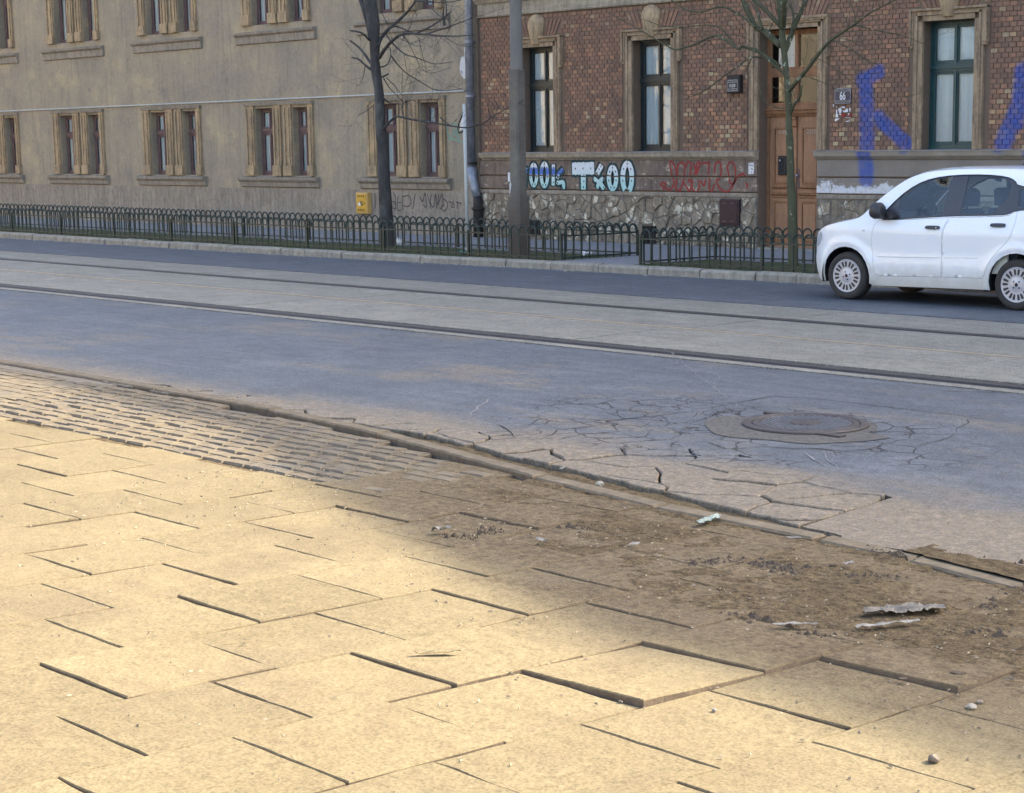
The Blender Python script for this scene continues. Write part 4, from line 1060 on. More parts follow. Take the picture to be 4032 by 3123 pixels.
def casement(a, b, zb, zt, mat, parent, y=YW + 0.215, curt='curtain', tz=(3.14, 3.27), curt_to=None):
    fw = 0.055; cx = (a + b) / 2
    w_ = MB(); w_.box(a, a + fw, y, y + 0.07, zb, zt); w_.box(b - fw, b, y, y + 0.07, zb, zt); w_.box(a + fw, b - fw, y, y + 0.07, zt - fw, zt); w_.box(a + fw, b - fw, y, y + .07, zb, zb + fw)
    w_.box(a + fw, b - fw, y - 0.012, y + 0.06, tz[0], tz[1]); w_.box(a + 0.02, b - 0.02, y - 0.04, y - 0.002, tz[0] + 0.045, tz[0] + 0.085)
    w_.box(a - 0.0, b, y - 0.05, y + 0.02, zb - 0.03, zb)
    win = w_.build('window', mat, parent)
    for (z0, z1) in ((zb + fw, tz[0]), (tz[1], zt - fw)):
        for s, (xa, xb) in enumerate(((a + fw, cx - 0.002), (cx + 0.002, b - fw))):
            s_ = MB(); sw = 0.042; yy = y + 0.006
            s_.cbox(xa, xa + sw, yy, yy + .045, z0, z1, .004); s_.cbox(xb - sw, xb, yy, yy + .045, z0, z1, .004); s_.cbox(xa + sw, xb - sw, yy, yy + .045, z1 - sw, z1, .004); s_.cbox(xa + sw, xb - sw, yy, yy + .045, z0, z0 + sw * 1.2, .004)
            s_.build('sash', mat, win)
            p_ = MB(); p_.v = [(xa + sw, yy + .02, z0 + sw), (xb - sw, yy + .02 + .0008 * ((s * 2) - 1), z0 + sw), (xb - sw, yy + .021, z1 - sw), (xa + sw, yy + .02, z1 - sw)]; p_.f = [(0, 1, 2, 3)]
            p_.build('pane', mt['glass'], win)
    v_ = MB(); v_.box(cx - 0.022, cx + 0.022, y - 0.014, y + 0.005, zb + fw, tz[0]); v_.box(cx - 0.022, cx + 0.022, y - 0.014, y + .005, tz[1], zt - fw); v_.build('mullion', mat, win)
    # room behind: pleated curtain and dark box
    c_ = MB(); n = 26; ct = curt_to or (zt - 0.05)
    for i in range(n + 1):
        x = a + 0.03 + (b - a - 0.06) * i / n; yy = y + 0.062 + 0.012 * math.sin(i * 1.9) + 0.006 * math.sin(i * 0.7)
        c_.v += [(x, yy, zb), (x, yy, ct)]
    for i in range(n): c_.f.append((2 * i, 2 * i + 2, 2 * i + 3, 2 * i + 1))
    c_.build('curtain', mt[curt], win)
    r_ = MB(); r_.v = [(a - .3, y + 0.072, zb - .1), (b + .3, y + 0.072, zb - .1), (b + .3, y + 1.4, zb - .1), (a - .3, y + 1.4, zb - .1), (a - .3, y + 0.072, zt + .1), (b + .3, y + 0.072, zt + .1), (b + .3, y + 1.4, zt + .1), (a - .3, y + 1.4, zt + .1)]
    r_.f = [(0, 1, 2, 3), (4, 7, 6, 5), (0, 3, 7, 4), (1, 5, 6, 2), (3, 2, 6, 7)]
    r_.build('room', mt['void'], win)
    return win
for i, (a, b) in enumerate(OPEN):
    wn_mat = mt['teal_wood'] if i == 2 else mt['green_wood']
    win = casement(a, b, WB + 0.03, WT - 0.005, wn_mat, bb, curt='white_curtain' if i == 2 else 'curtain', curt_to=None)
    surround(a, b, win); keystone((a + b) / 2, win)
# painted jamb reveal boards (thin render) give the pale left reveals
# ---- door
dr = None
a, b = DOOR; yd = YW + 0.24
m = MB(); m.box(a, a + 0.06, yd, yd + .08, 0.14, 3.98); m.box(b - .06, b, yd, yd + .08, 0.14, 3.98); m.box(a + .06, b - .06, yd, yd + .08, 3.93, 3.98)
m.box(a + .06, b - .06, yd, yd + .06, 3.20, 3.30); m.box(a + .06, b - .06, yd, yd + 0.06, 2.60, 2.68)
m.profile([(yd + 0.02, 2.47), (yd - 0.02, 2.47), (yd - 0.035, 2.5), (yd - 0.06, 2.53), (yd - 0.07, 2.57), (yd - 0.095, 2.585), (yd - 0.095, 2.61), (yd + 0.02, 2.61)], a + 0.01, b - 0.01)
door = m.build('door', mt['door_trim'], bb)
cx = (a + b) / 2
for (z0, z1) in ((2.68, 3.20), (3.30, 3.93)):
    for xa, xb in ((a + .06, cx - .012), (cx + .012, b - .06)):
        m = MB(); sw = 0.035; m.cbox(xa, xa + sw, yd + .004, yd + .05, z0, z1); m.cbox(xb - sw, xb, yd + .004, yd + .05, z0, z1); m.cbox(xa + sw, xb - sw, yd + .004, yd + .05, z1 - sw, z1); m.cbox(xa + sw, xb - sw, yd + .004, yd + .05, z0, z0 + sw)
        m.build('transom_sash', mt['door_trim'], door)
        m = MB(); m.v = [(xa + sw, yd + .03, z0 + sw), (xb - sw, yd + .03, z0 + sw), (xb - sw, yd + .03, z1 - sw), (xa + sw, yd + .03, z1 - sw)]; m.f = [(0, 1, 2, 3)]; m.build('pane', mt['glass'], door)
    m = MB(); m.box(cx - .03, cx + .03, yd - .01, yd + .02, z0, z1); m.build('mullion', mt['door_trim'], door)
m = MB()
for i in range(13):
    x = a + 0.1 + 0.035 * i; m.v += [(x, yd + .2 + .015 * math.sin(i * 2), 3.3), (x - (0.05 if i > 8 else 0), yd + .2 + .015 * math.sin(i * 2), 3.93)]
for i in range(12): m.f.append((2 * i, 2 * i + 2, 2 * i + 3, 2 * i + 1))
m.build('curtain', mt['curtain'], door)
m = MB(); m.v = [(a, yd + .081, .12), (b, yd + .081, .12), (b, yd + 1.6, .12), (a, yd + 1.6, .12), (a, yd + .081, 4), (b, yd + .081, 4), (b, yd + 1.6, 4), (a, yd + 1.6, 4)]
m.f = [(0, 1, 2, 3), (4, 7, 6, 5), (0, 3, 7, 4), (1, 5, 6, 2), (3, 2, 6, 7)]; m.build('hall', mt['void'], door)
def leaf(xa, xb):
    m = MB(); y = yd + 0.015; m.box(xa, xb, y, y + .045, 0.15, 2.468)
    o = m.build('door_leaf', mt['door_wood'], bb)
    t = MB()
    def frame(x0, x1, z0, z1, w=0.028, pr=0.022):
        for q in ((x0, x1, z1 - w, z1), (x0, x1, z0, z0 + w)): t.prism([(q[0], q[2]), (q[1], q[2]), (q[1], q[3]), (q[0], q[3])], y - pr, y + .002)
        t.box(x0, x0 + w, y - pr * .98, y + .002, z0 + w, z1 - w); t.box(x1 - w, x1, y - pr * .98, y + .002, z0 + w, z1 - w)
        t.box(x0 + w + .012, x1 - w - .012, y - 0.006, y + .002, z0 + w + .012, z1 - w - .012)
    frame(xa + .10, xb - .10, 1.28, 2.28); frame(xa + .10, xb - .10, 0.25, 0.98)
    t.profile([(y + .002, 1.24), (y - .05, 1.235), (y - .05, 1.22), (y - .02, 1.2), (y + .002, 1.2)], xa + .08, xb - .08)
    t.profile([(y + .002, 1.13), (y - .055, 1.115), (y - .055, 1.10), (y - .02, 1.07), (y - .02, 1.04), (y + .002, 1.03)], xa + .06, xb - .06)
    t.build('panel_moulding', mt['door_trim'], o)
    p = MB(); p.box(xa + .145, xb - .145, y - .011, y + .001, 1.325, 2.235); p.box(xa + .145, xb - .145, y - .0112, y + .001, .295, .935); p.build('panel', mt['door_wood'], o)
    return o
l1 = leaf(a + 0.062, cx - 0.055 + .02); l2 = leaf(cx + 0.028, b - 0.062)
m = MB(); m.cbox(cx - 0.035, cx + 0.024, yd - 0.025, yd + 0.03, 0.15, 2.40, .012); m.build('meeting_stile', mt['door_wood'], door)
m = MB(); m.profile([(yd - .025, 2.28), (yd - .05, 2.30), (yd - .055, 2.4), (yd - .07, 2.42), (yd - .07, 2.46), (yd, 2.46), (yd, 2.28)], cx - 0.05, cx + 0.035); m.build('stile_capital', mt['door_trim'], door)
m = MB(); m.lathe([(0.0001, -.075), (0.022, -.07), (0.03, -.055), (0.022, -.04), (0.01, -.035), (0.01, 0)], (cx + 0.055, yd + 0.01, 1.43), 'y', 14); m.build('knob', mt['zinc'], l2, smooth=True)
m = MB(); m.cbox(cx + 0.035, cx + 0.075, yd + 0.0, yd + .012, 1.2, 1.55); m.build('lock_plate', mt['old_wood'], l2)
m = MB(); ix0, ix1 = -17.49, -17.30; m.cbox(ix0, ix1, yd - 0.06, yd + .01, 1.44, 1.78, .012); it = m.build('intercom', mt['black_iron'], door)
m = MB(); m.cbox(ix0 + .02, ix1 - .06, yd - .066, yd - .058, 1.49, 1.74); m.build('speaker_panel', mt['ink'], it)
m = MB(); m.lathe([(0.0001, -.008), (.014, -.006), (.016, 0)], (ix0 + .055, yd - 0.064, 1.70), 'y', 12); m.build('button', mt['white_metal'], it)
# door surround
m = MB(); Y = YW
for s in (-1, 1):
    e = a if s < 0 else b
    def xx(u0, u1): return (e - u1, e - u0) if s < 0 else (e + u0, e + u1)
    zb_ = 1.875
    x0, x1 = xx(0.0, 0.085); m.box(x0, x1, Y - 0.045, Y + .02, zb_, 3.98)
    x0, x1 = xx(0.085, 0.12); m.box(x0, x1, Y - 0.075, Y + .02, zb_, 4.06)
    x0, x1 = xx(0.12, 0.18); m.box(x0, x1, Y - 0.055, Y + .02, zb_, 4.09)
    x0, x1 = xx(0.18, 0.235); m.box(x0, x1, Y - 0.085, Y + .02, 3.52, 4.16)
    x0, x1 = xx(0.18, 0.235); m.prism([(x0, 3.518), (x0 + .01, 3.46), (x1 - .01, 3.46), (x1, 3.518)], Y - 0.06, Y + 0.01)
m.box(a, b, Y - .045, Y + .02, 3.98, 4.055); m.box(a - .085, b + .085, Y - .077, Y + .02, 4.06, 4.09); m.box(a - .18, b + .18, Y - .1, Y + .02, 4.092, 4.125); m.box(a - .24, b + .24, Y - .12, Y + .02, 4.127, 4.17)
m.build('door_surround', mt['surround'], bb)
m = MB(); m.box(a - 0.0, b, YW - .02, YW + .5, 0.1, 0.15); m.build('threshold', mt['kerb_far'], bb)

# ---- downpipe at the house corner
dp = thing('downpipe', (-25.2, YW - 0.12, 0.12), 'grey zinc rainwater downpipe with black iron foot at the corner of the brick house', 'downpipe')
px = -25.25; py = YW - 0.13
m = MB(); m.tube([(px, py, 9.0), (px, py, 1.55)], 0.088, 14); m.build('pipe', mt['zinc'], dp, smooth=True)
m = MB(); m.tube([(px, py, 1.56), (px + .03, py, 1.3), (px + 0.09, py, 1.12), (px + .16, py, 0.95)], [0.105, .11, .10, .08], 12); m.build('sleeve', mt['zinc'], dp, smooth=True)
m = MB(); m.tube([(px + .14, py, 1.0), (px + .17, py, 0.85), (px + .17, py, 0.10)], [0.075, 0.10, .105], 12); m.tube([(px + .17, py, .74), (px + .17, py, .68)], .13, 12); m.build('iron_foot', mt['black_iron'], dp, smooth=True)
for z in (4.1, 3.0, 1.62):
    m = MB(); m.tube([(px, py, z), (px, py, z + 0.05)], 0.1, 14); m.box(px - .03, px + .03, py, YW, z + .005, z + .045); m.build('bracket', mt['zinc'] if z > 2 else mt['black_iron'], dp)
# dark gap strip where the two houses meet
m = MB(); m.box(-25.14, -25.09, YW - 0.05, YW + .3, 0.1, 12.3); m.build('corner_strip', mt['mortar'], bb)

# ---- neighbouring stucco house
SX1 = -25.16
sb = thing('stucco_building', (-29, YW, 0.12), 'weathered grey stucco tenement with paired windows, left of the brick house', 'building')
pairs = [(-28.45, -27.72, -26.97, -26.37)] + [(-28.45 - k * 4.55, -27.72 - k * 4.55, -26.97 - k * 4.55, -26.37 - k * 4.55) for k in range(1, 8)]
pairs[0] = (-28.42, -27.74, -26.99, -26.36)
holes = []
for (p, q, r_, s_) in pairs:
    holes += [(p, q, 1.36, 2.94), (r_, s_, 1.36, 2.94), (p, q, 4.88, 6.7), (r_, s_, 4.88, 6.7)]
m = MB(); wall_holes(m, -64, SX1, 0.0, 11.5, holes, YW, YW + 0.3); swall = m.build('wall', mt['stucco'], sb)
m = MB(); m.add([(-64, YW + .32, 0), (SX1, YW + .32, 0), (SX1, YW + 11, 0), (-64, YW + 11, 0), (-64, YW - .25, 11.5), (SX1, YW - .25, 11.5), (SX1, YW + 11, 11.5), (-64, YW + 11, 11.5), (-64, YW + 5, 12.9), (SX1, YW + 5, 12.9)],
                [(0, 3, 7, 4), (1, 5, 6, 2), (3, 2, 6, 7), (4, 5, 9, 8), (8, 9, 6, 7), (4, 5, 1, 0)][:5])
m.build('roof', mt['black_iron'], sb)
course_y = YW
m = MB(); m.box(-64, SX1, YW - 0.04, YW + 0.01, 0.0, 1.06); m.build('plinth', mt['stucco_base'], sb)
rw = random.Random(4)
for gi, (p, q, r_, s_) in enumerate(pairs):
    for zz, zt in ((1.36, 2.94), (4.88, 6.7)):
        for (xa, xb) in ((p - .34, p - .02), (q + .02, (q + r_) / 2 - .06), ((q + r_) / 2 + .06, r_ - .02), (s_ + .02, s_ + .2)):
            g = MB(); g.box(xa, xb, YW - .05, YW + .01, zz, zt + .06)
            g.box(xa + .05, xa + .09, YW - .075, YW - .05, zz + .2, zt); g.box(xb - .09, xb - .05, YW - .075, YW - .05, zz + .2, zt)
            g.box(xa - .015, xb + .015, YW - .09, YW + .01, zz, zz + 0.24)
            g.build('window_pier', mt['tan_trim'], sb)
    g = MB(); g.profile([(YW + .01, 1.08), (YW - .06, 1.10), (YW - .08, 1.2), (YW - .14, 1.25), (YW - .15, 1.29), (YW - .15, 1.31), (YW + .01, 1.34)], p - .62, s_ + .36)
    g.build('window_sill', mt['stucco_base'], sb); g = MB()
    g.profile([(YW + .01, 4.44), (YW - .05, 4.46), (YW - .06, 4.62), (YW - .12, 4.66), (YW - .13, 4.70), (YW + .01, 4.74)], p - .62, s_ + .4)
    g.build('window_sill', mt['stucco_base'], sb); g = MB()
    g.profile([(YW + .01, 3.0), (YW - .07, 3.0), (YW - .09, 3.06), (YW + .01, 3.08)], p - .36, s_ + .22)
    g.build('lintel_moulding', mt['stucco_base'], sb)
    for (xa, xb) in ((p, q), (r_, s_)):
        for zb_, zt_, tz in ((1.36, 2.94, (2.36, 2.46)), (4.88, 6.7, (6.1, 6.2))):
            if gi > 5 and zb_ > 4: continue
            casement(xa, xb, zb_, zt_, mt['old_wood'], sb, y=YW + .16, curt='curtain', tz=tz, curt_to=zt_ - .1)
m = MB(); m.tube([(-60, YW - .05, 3.11), (-25.5, YW - .05, 3.145)], 0.017, 6); m.build('cable_conduit', mt['white_metal'], sb)
# patch of lost render beside the downpipe: exposed coarse layer
ZX = lambda x, y, Y=YW: tuple(at(1400 + x * .2518, y * .2518, Y))
pp = [ZX(*c) for c in ((1700, 740), (1790, 760), (1800, 1150), (1700, 1240), (1640, 1150), (1630, 1060), (1650, 900), (1700, 870))]
m = MB(); m.prism([(c[0], c[2]) for c in pp], YW - .006, YW + .01); m.build('spalled_patch', mt['plaster_pale'], sb)
# gas cabinet, yellow
gx0, gx1 = at(1400 + 50 * .4121, 700, YW).x - .03, at(1400 + 158 * .4121, 700, YW).x
gb = thing('gas_cabinet', ((gx0 + gx1) / 2, YW - .04, 0.52), 'small yellow wall cabinet with black markings, low on the stucco wall', 'gas cabinet')
gx0 = gx1 - .40
m = MB(); m.cbox(gx0, gx1, YW - .16, YW - .04, .53, 1.0, .015); m.build('cabinet', mt['yellow_rim'], gb)
m = MB(); m.cbox(gx0 + .035, gx1 - .035, YW - .172, YW - .158, .57, .965, .006); m.build('cabinet_door', mt['yellow'], gb)
gm_ = MB(); yq = YW - .1745
for k in range(4):
    xq = gx0 + .085 + k * .065
    gm_.box(xq, xq + .012, yq, yq + .002, .90, .94); gm_.box(xq + .012, xq + .032, yq, yq + .002, .928, .94); gm_.box(xq + .02, xq + .032, yq, yq + .002, .90, .928)
    gm_.box(xq, xq + .036, yq, yq + .002, .595, .608); gm_.box(xq, xq + .013, yq, yq + .002, .61, .64); gm_.box(xq + .024, xq + .036, yq, yq + .002, .61, .64)
gm_.prism([(gx0 + .17, .80), (gx0 + .20, .82), (gx0 + .215, .765), (gx0 + .29, .735), (gx0 + .27, .715), (gx0 + .19, .735)], yq, yq + .002)
gm_.box(gx0 + .25, gx0 + .28, yq, yq + .002, .78, .81); gm_.box(gx0 + .31, gx0 + .335, yq, yq + .002, .745, .78)
gm_.build('marking', mt['ink'], gb)
m = MB(); m.prism([(gx0 + .09, .76), (gx0 + .16, .79), (gx0 + .2, .75), (gx0 + .16, .71), (gx0 + .1, .71)], yq + .0005, yq + .002); m.build('emblem', mt['white'], gb)

# ---- mail box on the brick wall, number plate, torn poster, notice
mx = thing('wall_box', (-18.28, YW - .03, 2.9), 'black metal box with slots on the brick wall left of the door', 'wall box')
m = MB(); m.cbox(-18.44, -18.14, YW - .11, YW - .005, 2.90, 3.215, .01); m.build('casing', mt['black_iron'], mx)
m = MB()
for z in (2.93, 2.965, 3.085, 3.12): m.box(-18.405, -18.19, YW - .116, YW - .109, z, z + .014)
for x in (-18.41, -18.30, -18.19): m.box(x, x + .012, YW - .1155, YW - .109, 2.93, 3.13)
m.box(-18.37, -18.23, YW - .117, YW - .109, 3.00, 3.06); m.build('slot', mt['zinc'], mx)
m = MB(); m.tube([(-18.15, YW - .02, 2.9), (-18.12, YW - .015, 2.6), (-18.14, YW - .015, 2.42), (-18.19, YW - .015, 2.36)], .006, 5); m.build('wire', mt['surround'], mx)

def text_mesh(name, body, size, mat, parent, loc, bold=0.0, sx=1.0, rot=(R(90), 0, 0), ext=0.001):
    cu = bpy.data.curves.new(name, 'FONT'); cu.body = body; cu.size = size; cu.extrude = ext; cu.offset = bold
    cu.align_x = 'CENTER'; cu.align_y = 'CENTER'
    tmp = bpy.data.objects.new(name + '_tmp', cu); COL.objects.link(tmp)
    dg = bpy.context.evaluated_depsgraph_get(); me = bpy.data.meshes.new_from_object(tmp.evaluated_get(dg))
    bpy.data.objects.remove(tmp); bpy.data.curves.remove(cu)
    me.transform(Matrix.Translation(loc) @ Matrix.Rotation(rot[2], 4, 'Z') @ Matrix.Rotation(rot[0], 4, 'X') @ Matrix.Diagonal((sx, 1, 1, 1)))
    me.materials.clear(); me.materials.append(mat)
    return link(name, me, parent)
np_ = thing('house_number_plate', (-15.96, YW - .02, 2.66), 'navy enamel plate with white house number 66 on the brick wall right of the door', 'number plate')
nx0, nx1, nz0, nz1 = -16.125, -15.785, 2.655, 2.925
def rrect(x0, x1, z0, z1, r, n=5):
    out = []
    for cx_, cz_, a0 in ((x1 - r, z1 - r, 0), (x0 + r, z1 - r, 90), (x0 + r, z0 + r, 180), (x1 - r, z0 + r, 270)):
        for k in range(n + 1): a_ = R(a0 + 90 * k / n); out.append((cx_ + r * math.cos(a_), cz_ + r * math.sin(a_)))
    return out[::-1]
m = MB(); m.prism(rrect(nx0, nx1, nz0, nz1, .03), YW - .022, YW - .004); m.build('plate', mt['plate_blue'], np_)
m = MB(); o_ = rrect(nx0 + .008, nx1 - .008, nz0 + .008, nz1 - .008, .025); i_ = rrect(nx0 + .012, nx1 - .012, nz0 + .012, nz1 - .012, .02)
m.v = [(p[0], YW - .0232, p[1]) for p in o_ + i_]; n = len(o_); m.f = [(k, (k + 1) % n, n + (k + 1) % n, n + k) for k in range(n)]; m.build('border', mt['white'], np_)
m = MB(); m.box(nx0 + .015, nx1 - .015, YW - .0235, YW - .022, nz1 - .062, nz1 - .024); m.box(nx0 + .015, nx1 - .015, YW - .0235, YW - .022, nz0 + .026, nz0 + .062); m.build('band', mt['paper'], np_)
m = MB()
for z in (nz1 - .058, nz0 + .030):
    x = nx0 + .03
    while x < nx1 - .035:
        wd = rw.choice([.006, .009, .011]); 
        if rw.random() < .8: m.box(x, x + wd * .5, YW - .0245, YW - .0233, z + .004, z + .026)
        if rw.random() < .5: m.box(x, x + wd, YW - .0244, YW - .0233, z + .02, z + .026)
        x += wd + .005
m.build('small_lettering', mt['plate_blue'], np_, kind='stuff')
text_mesh('number', '66', 0.20, mt['white'], np_, (-15.955, YW - .026, 2.785), bold=0.004, sx=0.62)
ps = thing('torn_poster', (-15.95, YW - .02, 2.35), 'scraps of a torn white poster on the bricks under the house number plate', 'poster')
m = MB()
S3 = lambda x, y: (at(3250 + x * .10638, 320 + y * .10638, YW).x, at(3250 + x * .10638, 320 + y * .10638, YW).z)
for poly in ([(540, 970), (710, 930), (760, 1000), (640, 985)], [(410, 1060), (450, 1040), (450, 1200), (490, 1240), (490, 1340), (400, 1340)], [(500, 1000), (600, 1000), (620, 1080), (600, 1170), (530, 1190), (500, 1080)],
             [(740, 1080), (800, 1010), (860, 1030), (850, 1140), (760, 1150), (690, 1150), (630, 1070), (690, 1100)], [(890, 990), (950, 990), (940, 1120), (910, 1130)], [(365, 1390), (520, 1370), (540, 1390), (430, 1460), (400, 1490), (365, 1460)],
             [(400, 945), (440, 940), (430, 975), (405, 970)], [(290, 860), (340, 845), (330, 900), (300, 970)], [(520, 1200), (600, 1200), (590, 1250), (530, 1240)], [(740, 1480), (880, 1460), (900, 1400), (910, 1480), (830, 1510)], [(740, 1340), (960, 1350), (950, 1365), (740, 1355)], [(865, 1190), (900, 1170), (890, 1280), (870, 1250)]):
    q_ = [S3(*c) for c in poly]; m.prism(q_, YW - .014, YW - .010)
m.build('paper_scrap', mt['white'], ps)
m = MB(); m.prism([S3(*c) for c in ((610, 1190), (740, 1180), (770, 1330), (620, 1320))], YW - .0135, YW - .010); m.prism([S3(*c) for c in ((880, 1180), (980, 1190), (980, 1320), (870, 1320))], YW - .0135, YW - .010); m.build('red_scrap', mt['graf_red'], ps)
no = thing('paper_notice', (-17.92, YW - .04, 1.45), 'narrow white paper notice on the sooty plaster beside the door', 'notice')
m = MB(); m.prism([(-17.98, 1.455), (-17.86, 1.46), (-17.855, 1.66), (-17.975, 1.655)], YW - .042, YW - .0385); m.build('sheet', mt['white'], no)
text_mesh('lettering', 'Dee', 0.06, mt['ink'], no, (-17.92, YW - .0425, 1.615), sx=0.9); text_mesh('lettering', '70', 0.05, mt['ink'], no, (-17.905, YW - .0425, 1.545)); text_mesh('lettering', 'fr', 0.04, mt['ink'], no, (-17.905, YW - .0425, 1.49))
text_mesh('chalk_mark', 'C+M', 0.085, mt['chalk'], l1, (-17.43, yd - .0005, 2.20), sx=.9, ext=.0005)
text_mesh('chalk_mark', '2022', 0.105, mt['chalk'], l2, (-16.80, yd - .0005, 2.20), sx=.95, ext=.0005)

# ---- graffiti: strokes of paint on the wall, laid a few millimetres over it
GL = [0]
def stroke(m_, pts, wd, y, grooves=True, mapper=None, closed=False):
    P = [mapper(*p) for p in pts]
    if closed: P.append(P[0])
    # catmull-rom resample
    Q = []
    n = len(P)
    for i in range(n - 1):
        p0 = P[i - 1] if i > 0 else (P[-2] if closed else P[0]); p1, p2 = P[i], P[i + 1]; p3 = P[i + 2] if i + 2 < n else (P[1] if closed else P[-1])
        k = max(2, int(math.hypot(p2[0] - p1[0], p2[1] - p1[1]) / 0.012))
        for s in range(k):
            t = s / k
            Q.append(tuple(0.5 * ((2 * p1[c]) + (-p0[c] + p2[c]) * t + (2 * p0[c] - 5 * p1[c] + 4 * p2[c] - p3[c]) * t * t + (-p0[c] + 3 * p1[c] - 3 * p2[c] + p3[c]) * t ** 3) for c in (0, 1)))
    Q.append(P[-1])
    GL[0] = (GL[0] + 1) % 12; yy = y - 0.00012 * GL[0]; base = len(m_.v); w2 = wd / 2
    for i, q in enumerate(Q):
        a = Q[max(i - 1, 0)]; b = Q[min(i + 1, len(Q) - 1)]; dx, dz = b[0] - a[0], b[1] - a[1]; L = math.hypot(dx, dz) or 1
        nx_, nz_ = -dz / L, dx / L
        j = 1 + 0.12 * noise.noise(Vector((q[0] * 30, q[1] * 30, 1)))
        m_.v += [(q[0] + nx_ * w2 * j, yy, q[1] + nz_ * w2 * j), (q[0] - nx_ * w2 * j, yy, q[1] - nz_ * w2 * j)]
    for i in range(len(Q) - 1):
        if grooves and (1.388 < Q[i][1] < 1.418 or 1.110 < Q[i][1] < 1.137): continue
        m_.f.append((base + 2 * i, base + 2 * i + 1, base + 2 * i + 3, base + 2 * i + 2))
GA = lambda x, y: (at(2000 + x * .3434, 600 + y * .3434, YW).x, at(2000 + x * .3434, 600 + y * .3434, YW).z)
def ell(cx_, cy_, rx, ry, n=14): return [(cx_ + rx * math.sin(2 * math.pi * k / n), cy_ - ry * math.cos(2 * math.pi * k / n)) for k in range(n)]
PXM = 0.3434 / 152.0         # metres per zoomed pixel on that wall
words = [([(205, 195), (205, 395)], 50, 0), ([(176, 205), (240, 205)], 40, 0), (ell(312, 260, 34, 118), 36, 1), (ell(435, 258, 36, 128), 38, 1), ([(538, 140), (537, 250), (535, 380)], 38, 0),
         ([(648, 195), (600, 245), (580, 300)], 34, 0), ([(575, 340), (600, 350), (650, 345), (652, 420)], 36, 0), ([(752, 188), (1005, 182)], 105, 0), ([(880, 235), (882, 428)], 58, 0),
         ([(1092, 145), (1040, 245)], 50, 0), ([(1000, 300), (1055, 345), (1035, 410)], 36, 0), ([(1110, 300), (1075, 340), (1118, 420)], 42, 0), (ell(1216, 295, 42, 120), 46, 1), (ell(1385, 290, 52, 160), 52, 1)]
yg = YW - 0.0385
m1, m2, m3 = MB(), MB(), MB()
for p_, w_, c_ in words:
    if not c_:
        (xa, ya), (xb, yb) = p_[0], p_[1]; L = math.hypot(xb - xa, yb - ya); (xc, yc), (xd, yd2) = p_[-2], p_[-1]; L2 = math.hypot(xd - xc, yd2 - yc)
        big = [(xa - (xb - xa) / L * 9, ya - (yb - ya) / L * 9)] + p_[1:-1] + [(xd + (xd - xc) / L2 * 9, yd2 + (yd2 - yc) / L2 * 9)]
    else: big = p_
    stroke(m1, big, (w_ + 44) * PXM, yg, mapper=GA, closed=bool(c_)); stroke(m2, p_, w_ * PXM, yg - .0022, mapper=GA, closed=bool(c_))
rd = random.Random(2)
for p_, w_, c_ in words:
    for k in range(0, len(p_) if c_ else 1):
        if c_ and k % 2: continue
        if c_: x, y = p_[k]; ptl = [(x, y)]
        else: ptl = [(p_[0][0] + (p_[-1][0] - p_[0][0]) * t + (0 if abs(p_[-1][0] - p_[0][0]) > 150 else rd.uniform(-8, 8)), p_[0][1] + (p_[-1][1] - p_[0][1]) * t) for t in (.15, .5, .85)]
        for x, y in ptl: stroke(m3, [(x, y - 11), (x, y + 12)], 10 * PXM, yg - .0045, mapper=GA)
g1 = m1.build('graffiti', mt['graf_dark'], bb); m2.build('letter_fill', mt['graf_fill'], g1); m3.build('drop_marks', mt['graf_dark'], g1)
GR = lambda x, y: (at(2200 + x * .4121, 600 + y * .4121, YW).x, at(2200 + x * .4121, 600 + y * .4121, YW).z)
m4 = MB()
for p_ in ([(980, 310), (1010, 285), (1030, 300)], [(985, 315), (1020, 330), (1010, 360)], [(1030, 290), (1040, 345), (1080, 355), (1115, 290), (1090, 200), (1075, 100), (1100, 95), (1125, 150), (1140, 250), (1130, 345), (1180, 370)],
           [(1150, 225), (1150, 130), (1190, 95), (1215, 130), (1210, 220), (1195, 300), (1170, 365)], [(1205, 290), (1240, 340), (1260, 370), (1280, 310), (1270, 250)], [(1220, 150), (1245, 95), (1275, 110), (1270, 200), (1250, 290)],
           [(1290, 260), (1285, 340), (1320, 375), (1355, 340), (1350, 265)], [(1300, 100), (1320, 170), (1310, 210), (1370, 110), (1430, 105), (1450, 100), (1440, 215)], [(1310, 215), (1340, 95), (1360, 120), (1330, 215)],
           [(1370, 270), (1400, 320), (1415, 260)], [(1455, 240), (1450, 340), (1475, 375), (1500, 300)], [(1500, 200), (1510, 110), (1550, 95), (1565, 160), (1550, 250), (1520, 265), (1530, 310), (1570, 360), (1620, 375), (1660, 340), (1690, 280), (1700, 200), (1690, 120), (1650, 95), (1625, 140), (1640, 230), (1650, 290), (1680, 300), (1720, 235), (1770, 205), (1790, 225)],
           [(1800, 290), (1815, 320), (1805, 340)]):
    stroke(m4, p_, 14 * .4121 / 152, yg, mapper=GR)
m4.build('graffiti', mt['graf_red'], bb)
GB = lambda x, y: (at(1400 + x * .4121, 600 + y * .4121, YW).x, at(1400 + x * .4121, 600 + y * .4121, YW).z)
m5 = MB()
